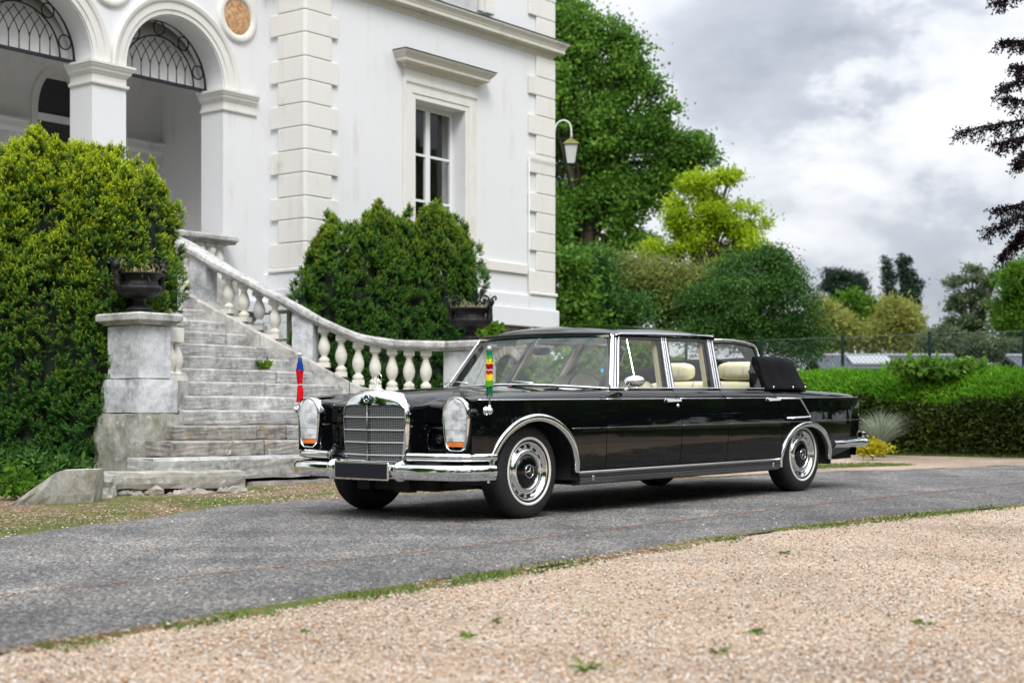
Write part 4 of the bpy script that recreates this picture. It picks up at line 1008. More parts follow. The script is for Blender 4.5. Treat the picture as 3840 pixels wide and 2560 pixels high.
# brickwork of the basement, each brick a piece; an arched cellar window in the middle of it
proto = None; nb = 0; rb = random.Random(4)
for j in range(15):
    z = 1.515-.085*(j+1); e = 18.35+(.11 if j % 2 else 0)
    while e < 20.9 and nb < 260:
        cxx, czz = 19.76, .72; rr = math.hypot(e+.10-cxx, max(0, z+.035-czz))
        if rr > .50 or z+.04 < .2:
            L_ = .205; m = HB(); m.box((0,0,0),(L_,.03,.072))
            if proto is None:
                m.org = Vector((0,0,0)); proto = m.build('brick', MT['brick'], bw, bevel=.004); o = proto
            else: o = proto.copy(); COL.objects.link(o); o.parent = bw
            o.location = Vector((e, 15.375-rb.uniform(0,.006), z))-HORG; nb += 1
        e += .218
for k in range(13):
    a = math.pi*(k+.0)/12; mb = HB()
    V = []
    for rr in (.335,.475):
        for da in (-.115,.115):
            V.append((19.76-rr*math.cos(a+da), rr*math.sin(a+da)+.72))
    ring = [V[0], V[1], V[3], V[2]]
    mb.prism(ring, .05, lambda p: (p[0], 15.395-p[2], p[1])); mb.build('arch_brick', MT['mortar'] if k%3 else MT['brick'], bw, bevel=.004)
mb = HB(); pts = [(19.76-.33*math.cos(a), .72+.33*math.sin(a)) for a in np.linspace(0, math.pi, 17)]+[(20.09,.2),(19.43,.2)]
mb.prism(pts, .01, lambda p: (p[0], 15.398-p[2], p[1])); mb.build('cellar_window', MT['door'], bw)
# belt course at sill level, either side of the window
mb = HB(); mb.box((19.05,15.33,2.382),(20.27,15.369,2.540)); mb.build('belt_course', MT['trim'], bevel=.008)
mb = HB(); mb.box((15.9,15.33,2.382),(17.1,15.369,2.540)); mb.build('belt_course', MT['trim'], bevel=.008)
# quoins
QZ = [2.117,2.464,2.787,3.101,3.428,3.746,4.069,4.392,4.708,5.035,5.367,5.678,6.03]
def quoin(long_, z0, z1, corner):
    mb = HB(); p = .042; ch = .035; g = .006
    if corner == 'L':
        le, ld = (.62,.66) if long_ else (.49,.50)
        e0, d0 = 15.2-p, 15.37-p
        poly = [(e0+ch, d0), (15.2+le, d0), (15.2+le, 15.368), (15.198, 15.368), (15.198, 15.37+ld), (e0, 15.37+ld), (e0, d0+ch)]
        poly = [(e0+ch, d0), (15.2+le, d0), (15.2+le, 15.369), (15.199, 15.369), (15.199, 15.37+ld), (e0, 15.37+ld), (e0, d0+ch)]
    else:
        le, ld = (.68,.60) if long_ else (.48,.45); e1 = 20.99+p
        poly = [(20.99-le, 15.37-p), (e1, 15.37-p), (e1, 15.37+ld), (20.991, 15.37+ld), (20.991, 15.369), (20.99-le, 15.369)]
    mb.prism(poly, z1-z0-g, lambda q: (q[0], q[1], z0+g*.5+q[2])); mb.build('quoin_block', MT['trim'], bevel=.013, seg=2)
for i in range(12):
    quoin(i%2 == 0, QZ[i], QZ[i+1], 'L'); quoin(i%2 == 0, QZ[i], QZ[i+1], 'R')
for i in range(9):
    quoin(i%2 == 1, 6.35+.32*i, 6.35+.32*(i+1), 'R'); quoin(i%2 == 1, 6.35+.32*i, 6.35+.32*(i+1), 'L')
for c in ('L', 'R'):
    mb = HB(); p = .075
    if c == 'L': poly = [(15.2-p,15.37-p),(15.83,15.37-p),(15.83,15.369),(15.199,15.369),(15.199,16.05),(15.2-p,16.05)]
    else: poly = [(20.30,15.37-p),(20.99+p,15.37-p),(20.99+p,15.98),(20.991,15.98),(20.991,15.369),(20.30,15.369)]
    mb.prism(poly, .062, lambda q: (q[0], q[1], 2.052+q[2])); mb.build('quoin_base', MT['trim'], bevel=.015)
# cornice: one moulded profile swept round the pavilion
CORN_S = lambda P_, z0, kz, ko, z1: [(o*ko, z1+(z-z0)*kz) for o, z in P_]
def sweep_poly(mb, path, prof):     # path of (e,d), outward is to the left of travel; prof of (out, z)
    n = len(path); G = []
    for i, (e, d) in enumerate(path):
        p = Vector((e, d)); 
        a = (p-Vector(path[i-1])).normalized() if i else None; b = (Vector(path[i+1])-p).normalized() if i < n-1 else None
        if a is None: a = b
        if b is None: b = a
        na, nb_ = Vector((a.y, -a.x)), Vector((b.y, -b.x)); m = (na+nb_).normalized(); s = 1/max(.3, m.dot(na))
        G.append([(e+m.x*o*s, d+m.y*o*s, z) for o, z in prof])
    mb.grid(G, flip=True)
    for g in (G[0], G[-1]): mb.add(g, [tuple(range(len(g)))])
CORN = [(0,6.04),(.03,6.04),(.035,6.075),(.10,6.10),(.115,6.135),(.13,6.135),(.135,6.150),(.30,6.155),(.305,6.165),(.36,6.17),(.36,6.245),(.38,6.25),(.39,6.275),(.43,6.31),(.475,6.345),(.49,6.36),(.49,6.395),(0,6.41)]
CORN = CORN_S(CORN, 6.04, .77, .43, 6.04)
mb = HB(); sweep_poly(mb, [(15.199,18.4),(15.199,15.369),(20.991,15.369),(20.991,24.0)], CORN); mb.build('cornice', MT['corn'])
mb = HB(); sweep_poly(mb, [(15.198,18.4),(15.198,15.368),(20.992,15.368),(20.992,24.0)], [(0,6.327),(.211,6.3155),(.222,6.315),(.222,6.327),(0,6.345)]); mb.build('cornice_flashing', MT['lead'])
# ---- the big window
mb = HB()
def frame_u(mb, x0, x1, z0, zt, w, d0, d1):     # three-sided surround
    V = [(x0-w,z0),(x0-w,zt+w),(x1+w,zt+w),(x1+w,z0),(x1,z0),(x1,zt),(x0,zt),(x0,z0)]
    mb.prism(V, d1-d0, lambda q: (q[0], d0+q[2], q[1]))
frame_u(mb, 17.40, 18.74, 2.546, 4.885, .185, 15.322, 15.3695); ws_ = mb.build('window_surround', MT['trim'], bevel=.006)
mb = HB(); frame_u(mb, 17.481, 18.659, 2.548, 4.805, .080, 15.335, 15.372); mb.build('inner_moulding', MT['trim'], ws_, bevel=.006)
mb = HB(); mb.box((17.225,15.33,5.0705),(18.925,15.3694,5.235)); mb.build('frieze', MT['trim'], ws_)
mb = HB(); sweep_poly(mb, [(17.24,15.369),(17.24,15.3305),(18.92,15.3305),(18.92,15.369)][1:3], [(0,4.99),(.012,5.0),(.016,5.02),(.03,5.035),(.034,5.068),(0,5.07)]); mb.build('frieze_moulding', MT['trim'], ws_)
WC = [(.0,5.235),(.035,5.235),(.04,5.27),(.09,5.29),(.10,5.315),(.18,5.322),(.185,5.33),(.215,5.335),(.215,5.40),(.23,5.405),(.24,5.425),(.27,5.455),(.30,5.49),(.31,5.50),(.31,5.53),(0,5.545)]
WC = CORN_S(WC, 5.235, .74, .70, 5.2355)
mb = HB(); sweep_poly(mb, [(17.225,15.369),(17.225,15.3295),(18.935,15.3295),(18.935,15.369)], WC); hd = mb.build('window_cornice', MT['corn'], ws_)
mb = HB(); sweep_poly(mb, [(17.225,15.369),(17.225,15.3285),(18.935,15.3285),(18.935,15.369)], [(0,5.467),(.217,5.456),(.230,5.455),(.230,5.467),(0,5.482)]); mb.build('cornice_flashing', MT['lead'], ws_)
mb = HB(); sweep_poly(mb, [(17.16,15.369),(17.16,15.32),(19.02,15.32),(19.02,15.369)], [(0,2.40),(.03,2.405),(.05,2.45),(.055,2.465),(.085,2.47),(.085,2.53),(0,2.545)]); mb.build('window_sill', MT['trim'])
wn = HB(); panel_holes(wn, 17.481, 18.659, 2.546, 4.804, 15.60, 15.66, [(17.54,18.02,2.62,4.745),(18.12,18.60,2.62,4.745)]); wn = wn.build('window', MT['sash'], bevel=.004)
for (a, b) in ((17.541,18.019),(18.121,18.599)):
    for z in (3.335,4.035): mb = HB(); mb.box((a, 15.612, z),(b, 15.64, z+.035)); mb.build('glazing_bar', MT['sash'], wn)
    for z0, z1 in ((2.621,3.334),(3.371,4.034),(4.071,4.744)):
        mb = HB(); mb.add([(a, 15.63, z0),(b, 15.63, z0),(b, 15.63, z1),(a, 15.63, z1)], [(0,1,2,3)]); mb.build('pane', MT['glass_house'], wn)
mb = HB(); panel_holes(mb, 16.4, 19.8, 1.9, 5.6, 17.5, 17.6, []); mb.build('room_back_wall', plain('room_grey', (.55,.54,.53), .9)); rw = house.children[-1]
for (a, b, z0, z1) in ((17.7,17.76,2.0,4.0),(18.9,18.96,2.0,4.0),(17.7,18.96,4.0,4.07)):
    mb = HB(); mb.box((a, 17.46, z0),(b, 17.499, z1)); mb.build('door_casing', MT['sash'], rw)
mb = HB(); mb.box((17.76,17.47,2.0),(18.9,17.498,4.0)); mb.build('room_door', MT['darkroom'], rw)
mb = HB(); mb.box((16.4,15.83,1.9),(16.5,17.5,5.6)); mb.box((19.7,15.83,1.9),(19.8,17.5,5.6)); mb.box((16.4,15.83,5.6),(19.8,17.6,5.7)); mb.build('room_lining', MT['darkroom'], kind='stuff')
# tall window of the upper floor, only its foot in view, behind an iron railing
mb = HB(); frame_u(mb, 18.10, 18.98, 6.45, 9.0, .16, 15.325, 15.3695); mb.build('window_surround', MT['trim'], bevel=.006)
mb = HB(); panel_holes(mb, 18.101, 18.979, 6.62, 9.0, 15.60, 15.66, [(18.17,18.91,6.7,8.9)]); w2 = mb.build('window', MT['sash'])
mb = HB(); mb.add([(18.17,15.63,6.7),(18.91,15.63,6.7),(18.91,15.63,8.9),(18.17,15.63,8.9)], [(0,1,2,3)]); mb.build('pane', MT['glass_house'], w2)
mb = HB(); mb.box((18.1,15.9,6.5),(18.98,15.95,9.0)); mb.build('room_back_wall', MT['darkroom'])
mb = HB()
mb.tube([(18.02,15.26,6.62),(18.95,15.26,6.62)], .012, 6); mb.tube([(18.02,15.26,6.90),(18.95,15.26,6.90)], .014, 6)
for k in range(12):
    x = 18.05+k*.078; mb.tube([(x,15.26,6.62),(x+.03,15.26,6.69),(x-.02,15.26,6.76),(x+.03,15.26,6.83),(x,15.26,6.90)], .008, 5)
mb.build('balcony_railing', MT['iron'], kind='stuff')
# consoles flanking it
for x in (17.86,19.2):
    mb = HB(); mb.smooth = False
    pts = [(x+.14*math.cos(a)*.8, 6.62+.16*math.sin(a)) for a in np.linspace(-.6*math.pi/2, math.pi*1.1, 14)]; mb.prism(pts+[(x-.1,6.43),(x+.12,6.43)], .10, lambda q: (q[0], 15.369-q[2], q[1])); mb.build('console', MT['trim'], bevel=.01)
# down pipe / cable
mb = HB(); mb.smooth = True; mb.tube([(20.288,15.325,z) for z in (1.2,2.3,4.3)], .010, 6); mb.tube([(20.288,15.325,4.30),(20.31,15.30,4.31),(21.02,15.30,4.30)], .007, 6); mb.tube([(20.290,15.27,z) for z in (1.0,1.5)], .022, 8); mb.build('wall_pipe', MT['chrome_dull'] if 0 else MT['plinth'])

# ---- the arched loggia
SP = 4.54; RA_ = .8255
def arch_line():
    pts = []
    def bay(c):
        pts.append((c-RA_, 1.65)); pts.append((c-RA_, SP))
        for k in range(1, 32): a = math.pi*k/32; pts.append((c-RA_*math.cos(a), SP+RA_*math.sin(a)))
        pts.append((c+RA_, SP)); pts.append((c+RA_, 1.65))
    pts.append((7.4, 1.65)); bay(9.205); bay(11.392); bay(13.575); pts.append((15.199, 1.65)); return pts
AL = arch_line()
mb = HB(); top = 9.5
mb.grid([[(e, 16.15, z) for e, z in AL], [(e, 16.15, top) for e, z in AL]]); mb.grid([[(e, 16.60, z) for e, z in AL], [(e, 16.60, top) for e, z in AL]], flip=True)
mb.grid([[(e, 16.15, z) for e, z in AL], [(e, 16.60, z) for e, z in AL]], flip=True)
mb.build('arcade_wall', MT['wall'], weld=.0005)
for c in (9.205, 11.392, 13.575):
    mb = HB(); mb.smooth = True
    prof = [(.838,.0),(.838,.022),(.895,.024),(.900,.040),(1.0,.042),(1.005,.060),(1.03,.075),(1.065,.078),(1.085,.060),(1.09,0.)]
    mb.grid([[(c-r*math.cos(a), 16.149-o, SP+.002+r*math.sin(a)) for r, o in prof] for a in np.linspace(0, math.pi, 41)], flip=False); mb.build('archivolt', MT['trim'], auto=35)
    mb = HB(); mb.smooth = True; Y_ = 16.50
    for r, th in ((.815,.018),(.60,.012)): mb.tube([(c-r*math.cos(a), Y_, SP+.03+r*math.sin(a)*(.985 if r > .7 else .98)) for a in np.linspace(0, math.pi, 41)], th, 6)
    for k in range(5):
        a = math.pi*(k+.5)/5; m_ = HB() if 0 else mb; cc = (c-.708*math.cos(a), SP+.03+.70*math.sin(a)); mb.tube([(cc[0]+.092*math.cos(t), Y_, cc[1]+.092*math.sin(t)) for t in np.linspace(0, 2*math.pi, 17)], .010, 5, caps=False)
    xs_ = [c-.60+.15*k for k in range(9)]
    for i, x in enumerate(xs_):
        h = math.sqrt(max(0, .60**2-(x-c)**2))*.98
        if h < .06: continue
        mb.tube([(x, Y_, SP+.03),(x, Y_, SP+.03+min(h, .30 if 1 else h)*.8)], .007, 5)
    for i in range(-1, 8):
        for s_ in (1, -1):     # interlaced pointed arches
            x0 = c-.60+.15*(i if s_ > 0 else i+2); path = []
            for t in np.linspace(0, 1, 9):
                x = x0+s_*.30*(t**1.6); z = .18+ .42*t
                if abs(x-c) < .6 and z < math.sqrt(.36-(x-c)**2)*.99: path.append((x, Y_, SP+.03+z))
            if len(path) > 1: mb.tube(path, .0065, 5)
    fl = mb.build('fanlight_grille', MT['iron'], kind='stuff')
    mb = HB(); mb.box((c-RA_+.004, 16.47, SP+.0),(c+RA_-.004, 16.53, SP+.035)); mb.build('fanlight_rail', MT['iron'], fl)
CAPP = [(.0,4.245),(.025,4.250),(.035,4.262),(.035,4.290),(.0,4.296),(.001,4.385),(.02,4.392),(.028,4.410),(.055,4.425),(.065,4.455),(.09,4.475),(.10,4.50),(.115,4.505),(.115,4.535),(.0,4.548)]
CAPP = [(o*.78, z) for o, z in CAPP]
def pier(e0, e1, full=True):
    P_ = [(e0,16.605),(e0,16.145),(e1,16.145),(e1,16.605)] if full == 1 else [(e0,16.605),(e0,16.145),(e1,16.145)]
    mb = HB(); sweep_poly(mb, P_, CAPP); mb.build('pier_capital', MT['trim'])
pier(12.2175,12.7495); pier(10.0305,10.5665); pier(14.4005,15.0,2)
for (e, z, mt) in ((14.650,5.58,MT['marble']),(12.485,5.62,MT['marble2']),(10.30,5.62,MT['marble2'])):
    mb = HB(); mb.smooth = True; mb.lathe([(.245,.004),(.255,.03),(.275,.042),(.33,.045),(.345,.035),(.352,.0)], 48, tf=lambda v: (e+v[0], 16.149-v[2], z+v[1]), capz=False); md = mb.build('medallion', MT['trim'])
    mb = HB(); mb.lathe([(.25,.006),(.2,.018),(0,.024)], 40, tf=lambda v: (e+v[0], 16.149-v[2], z+v[1]), capz=False); mb.build('marble_disc', mt, md)
# loggia interior
mb = HB(); panel_holes(mb, 7.0, 15.199, 1.5, 6.6, 18.4, 18.6, [(12.98,13.62,1.65,4.55)]); mb.build('loggia_back_wall', MT['inner'])
mb = HB(); mb.box((7.0,16.6,6.0),(15.199,18.4,6.1)); mb.build('loggia_ceiling', MT['inner'])
mb = HB(); mb.smooth = True; mb.grid([[(e, 17.5-.9*math.cos(a), 4.6+1.2*math.sin(a)) for a in np.linspace(0, math.pi, 15)] for e in (7.0,15.19)]); mb.build('vault', MT['inner'])
mb = HB(); mb.box((15.17,16.605,1.65),(15.198,18.399,6.0)); mb.build('loggia_side_wall', MT['inner'])
LM = [(.0,3.75),(.02,3.75),(.03,3.78),(.03,3.95),(.05,3.97),(.09,4.0),(.10,4.08),(.12,4.10),(.12,4.13),(0,4.14)]
for path in ([(13.80,18.399),(15.17,18.399),(15.169,16.61)][0:2],[(9.0,18.399),(12.80,18.399)]):
    mb = HB(); sweep_poly(mb, path, LM); mb.build('string_moulding', MT['inner'])
mb = HB(); frame_pts = [(12.88,1.65),(12.88,4.30)]+[(13.30-.42*math.cos(a), 4.30+.42*math.sin(a)*1.6) for a in np.linspace(0, math.pi, 17)]+[(13.72,4.30),(13.72,1.65)]
inn = [(13.62,1.65),(13.62,4.30)]+[(13.30+.32*math.cos(a), 4.30+.32*math.sin(a)*1.75) for a in np.linspace(0, math.pi, 17)]+[(12.98,4.30),(12.98,1.65)]
n_f = len(frame_pts); mb.grid([[(a, 18.36, b) for a, b in frame_pts], [(a, 18.36, b) for a, b in inn[::-1]]], flip=True); mb.grid([[(a, 18.36, b) for a, b in frame_pts], [(a, 18.398, b) for a, b in frame_pts]]); mb.build('door_architrave', MT['trim'])
mb = HB(); mb.prism([(a, b) for a, b in inn], .01, lambda q: (q[0], 18.395-q[2], q[1])); ddr = mb.build('entrance_door', MT['door'])
mb = HB(); mb.box((12.98,18.35,4.17),(13.62,18.384,4.27)); mb.build('transom', MT['sash'], ddr)
mb = HB(); mb.box((13.575,18.34,1.65),(13.64,18.384,4.17)); mb.build('door_jamb', MT['sash'], ddr)
mb = HB(); mb.box((7.4,16.0,1.50),(15.19,18.4,1.648)); mb.build('loggia_floor', MT['plinth'])
mb = HB(); mb.box((7.4,16.16,-.8),(15.12,16.55,1.50)); mb.build('loggia_base', MT['plinth'])

# ---- wall lantern on its swan neck at the right hand corner
lt = empty('wall_lantern', 'iron lantern with mossy top on a curved bracket at the right corner of the villa', 'lantern', loc=at(1272,312,26.2))
lo = Vector(lt.location); lp = lambda px, py, dy=0: at(px, py, 26.2)-lo
mb = MB(); mb.smooth = True; mb.tube(catmull([lp(1272,338), lp(1274,300), lp(1282,282), lp(1297,277), lp(1310,288), lp(1313,318)], 6), .014, 8); mb.build('bracket', MT['plinth'], lt)
mb = MB(); q = lp(1272,325); mb.box((q.x-.02, q.y-.05, q.z-.25),(q.x+.012, q.y+.05, q.z+.05)); mb.build('back_plate', MT['plinth'], lt)
mc = lp(1311,350); MT['moss_iron'] = plain('mossy_iron', (.16,.15,.05), .8, vary=.5, vscale=12)
mb = MB(); mb.lathe([(.20,.125),(.185,.14),(.09,.20),(.03,.235),(.02,.27),(0,.29)], 4, tf=lambda v: (mc.x+v[0], mc.y+v[1], mc.z+v[2]), a0=R(45), a1=R(405)); mb.build('lantern_roof', MT['moss_iron'], lt)
mb = MB()
for k in range(4):
    a = R(45)+k*math.pi/2; mb.tube([(mc.x+.17*math.cos(a), mc.y+.17*math.sin(a), mc.z+.125),(mc.x+.10*math.cos(a), mc.y+.10*math.sin(a), mc.z-.20)], .009, 4)
    a2 = a+math.pi/2
    for r_, z_ in ((.17,.125),(.10,-.20)): mb.tube([(mc.x+r_*math.cos(a), mc.y+r_*math.sin(a), mc.z+z_),(mc.x+r_*math.cos(a2), mc.y+r_*math.sin(a2), mc.z+z_)], .010, 4)
fr_ = mb.build('lantern_frame', MT['iron'], lt)
for k in range(4):
    a = R(45)+k*math.pi/2; a2 = a+math.pi/2; mb = MB(); mb.add([(mc.x+r_*math.cos(b)*.97, mc.y+r_*math.sin(b)*.97, mc.z+z_) for r_, z_, b in ((.17,.12,a),(.17,.12,a2),(.10,-.195,a2),(.10,-.195,a))], [(0,1,2,3)]); mb.build('pane', MT['frost'], fr_)
# ================================================================ GARDEN STEPS, BALUSTRADES, PIERS, URNS
def mk_stone(name, base=(.42,.425,.43), dark=(.10,.10,.095), light=(.66,.65,.63), dk=.55, yellow=.35, green=.0, sc=1.0, spots=.5, pale=.45):
    t = NT(name); v = t.pos(); n1 = t.noise(v, 3.2*sc, 7, .68, .4); n2 = t.noise(v, 14*sc, 6, .7)
    c = t.ramp(t.math('ADD', t.math('MULTIPLY', n1, .6), t.math('MULTIPLY', n2, .4)), [(.36, tuple(x*.45 for x in base)), (.47, tuple(x*.92 for x in base)), (.57, tuple(min(.9, x*1.28) for x in base)), (.68, light)])
    c = t.mix(t.math('MULTIPLY', t.ramp(t.noise(v, 6.5*sc, 6, .7, .8), [(.55,0.),(.66,1.)]), yellow), c, (.36,.24,.07))
    if green: c = t.mix(t.math('MULTIPLY', t.ramp(t.noise(v, 2.4*sc, 6, .66, .5), [(.42,0.),(.62,1.)]), green), c, (.20,.20,.10))
    msk = t.noise(v, 2.1*sc, 5, .6); sp1 = t.noise(v, 46*sc, 4, .65); c = t.mix(t.math('MULTIPLY', t.math('MULTIPLY', t.ramp(sp1, [(.58,0.),(.66,1.)]), t.ramp(msk, [(.42,0.),(.58,1.)])), spots), c, dark)
    sp2 = t.noise(v, 15*sc, 5, .6, .5); c = t.mix(t.math('MULTIPLY', t.math('MULTIPLY', t.ramp(sp2, [(.60,0.),(.66,1.)]), t.ramp(t.noise(v, 3.3*sc, 4), [(.46,0.),(.58,1.)])), pale), c, (.72,.715,.69))
    dr = t.noise(t.pos((7,7,.8)), 1.3*sc, 5, .6); c = t.mix(t.math('MULTIPLY', t.ramp(dr, [(.56,0.),(.72,1.)]), .18), c, tuple(x*.5 for x in base))
    t.set(col=c, rough=.9, spec=.2); t.bump(t.math('ADD', n2, t.math('MULTIPLY', t.noise(v, 90, 4, .7), .35)), .010, .8); return t.m
MT['step'] = mk_stone('weathered_step_stone', base=(.37,.368,.362), yellow=.25, spots=.75, pale=.6, light=(.70,.70,.69))
MT['step_dark'] = mk_stone('dark_step_stone', base=(.28,.265,.245), yellow=.55, light=(.62,.60,.57), spots=.8, pale=.7)
MT['pier'] = mk_stone('pier_stone', base=(.50,.515,.54), yellow=.15, spots=.25, sc=.8, pale=.2)
MT['pier_low'] = mk_stone('mossy_pier_stone', base=(.36,.355,.33), green=.45, yellow=.3, light=(.60,.59,.55), pale=.6, sc=1.1)
MT['rail'] = mk_stone('lichened_rail_stone', base=(.44,.44,.43), yellow=.15, spots=1.0, sc=1.3, dark=(.08,.08,.08))
MT['curb'] = mk_stone('curb_stone', base=(.46,.45,.43), yellow=.25, spots=.3)
MT['slab'] = mk_stone('concrete_slab', base=(.30,.29,.27), green=.15, yellow=.3, spots=.2)
MT['rubble'] = mk_stone('rubble_mortar', base=(.30,.28,.25), light=(.66,.63,.58), yellow=.5, sc=3.0, spots=.8)
def mk_bal(name, col, g):
    t = NT(name); v = t.pos(); c = t.mix(t.noise(v, 5, 5, .6), tuple(x*.93 for x in col), col); c = t.mix(t.math('MULTIPLY', t.ramp(t.noise(v, 10, 6, .7), [(.50,0.),(.68,1.)]), g), c, (.30,.28,.23)); t.set(col=c, rough=.8, spec=.25); t.bump(t.noise(v, 60, 4, .6), .004, .6); return t.m
MT['bal'] = mk_bal('cast_baluster', (.72,.70,.635), .4); MT['bal_old'] = mk_bal('old_baluster', (.46,.47,.47), .6)
def rblock(mb, a, b, tf, seed, n=(6,2,3), amp=.006, chip=.012):
    """a stone block with slightly uneven faces and worn edges"""
    r = np.random.default_rng(seed); nx, ny, nz = n; (x0,y0,z0), (x1,y1,z1) = a, b; idx = {}; V = []
    def vid(i, j, k):
        if (i,j,k) not in idx:
            idx[(i,j,k)] = len(V); u, v, w = i/nx, j/ny, k/nz; p = [x0+(x1-x0)*u, y0+(y1-y0)*v, z0+(z1-z0)*w]
            ed = sum((q in (0, m)) for q, m in ((i,nx),(j,ny),(k,nz)))
            for q, (g, m) in enumerate(((i,nx),(j,ny),(k,nz))):
                p[q] += r.uniform(-amp, amp)
                if ed >= 2 and g in (0, m): p[q] += (1 if g == 0 else -1)*r.uniform(.15, 1)*chip
            V.append(tf(p))
        return idx[(i,j,k)]
    F = []
    for i in range(nx):
        for j in range(ny): F.append((vid(i,j,0),vid(i,j+1,0),vid(i+1,j+1,0),vid(i+1,j,0))); F.append((vid(i,j,nz),vid(i+1,j,nz),vid(i+1,j+1,nz),vid(i,j+1,nz)))
    for i in range(nx):
        for k in range(nz): F.append((vid(i,0,k),vid(i+1,0,k),vid(i+1,0,k+1),vid(i,0,k+1))); F.append((vid(i,ny,k),vid(i,ny,k+1),vid(i+1,ny,k+1),vid(i+1,ny,k)))
    for j in range(ny):
        for k in range(nz): F.append((vid(0,j,k),vid(0,j,k+1),vid(0,j+1,k+1),vid(0,j+1,k))); F.append((vid(nx,j,k),vid(nx,j+1,k),vid(nx,j+1,k+1),vid(nx,j,k+1)))
    mb.add(V, F)
SORG = Vector((12.0,12.5,-.75))
stairs = empty('garden_steps', 'weathered grey stone steps rising from the drive to the villa loggia', 'steps', mat=HM @ Matrix.Translation(SORG))
class SB(HB): org = SORG
Z1, RI, TR, D0 = -.362, .155, .273, 11.5
eL = [9.39,9.83,10.10,10.40,10.62,10.72,10.78,10.82,10.84,10.86,10.88,10.90,10.92,10.94]
eR = [14.62,14.55,14.35,14.0,13.66,13.36,13.12,13.02,12.94,12.84,12.74,12.66,12.60,12.6]
joints = [[11.6,14.0],[11.0,13.5],[11.15,11.55,13.2],[12.25,13.6],[13.1],[12.0],[12.45],[],[],[12.5],[],[12.1],[],[]]
rs_ = random.Random(21)
for i in range(14):
    zt = Z1+RI*i; d0 = D0+TR*i; js = [eL[i]]+[j for j in joints[i] if eL[i] < j < eR[i]]+[eR[i]]
    zb_ = zt-RI+(-.008 if i else -.075)
    for a, b in zip(js[:-1], js[1:]):
        mb = SB(); dd = rs_.uniform(-.010,.008); tz = rs_.uniform(-.005,.003); g = .005
        nose = lambda p: p[1]+(.020 if (p[2] > zt-.014 and p[1] < d0+.05) else 0)
        bow = lambda p: (p[0], nose(p)-.10*math.sin(math.pi*min(1, max(0, (p[0]-eL[i])/(eR[i]-eL[i])))) if i < 7 else nose(p), p[2])
        rblock(mb, (a+g, d0+dd, zb_+.008), (b-g, d0+TR+.12, zt+tz), bow, 100+i*7+int(a*10), n=(max(3, int((b-a)/.14)), 2, 7), amp=.003, chip=.006)
        mb.build('step_stone', MT['step_dark'] if (i in (1,2) and a < 11.2) else MT['step'], stairs)
mb = SB(); rblock(mb, (10.9,D0+TR*14,1.42),(12.75,16.0,1.645), lambda p: p, 5, n=(8,4,2)); mb.build('landing', MT['step'], stairs)
mb = SB(); mb.box((10.3,12.6,-.8),(13.0,16.0,-.1)); mb.box((10.95,13.6,-.1),(12.6,16.0,.45)); mb.box((10.95,14.7,.45),(12.6,16.0,1.2)); mb.build('rubble_core', MT['step_dark'], stairs, kind='stuff')
for (a, b, zz) in ((10.55,12.1,0),(12.12,13.6,.01),(13.62,14.6,0)):
    mb = SB(); rblock(mb, (a, D0-.045, -.80), (b, D0+.2, -.602), lambda p: (p[0], p[1]-.10*math.sin(math.pi*min(1, max(0, (p[0]-9.39)/5.9))), p[2]), 77+int(a*3), n=(9,1,2), amp=.012, chip=.02); mb.build('foundation_stone', MT['step_dark'], stairs)
# weeds growing on the steps come with the plants

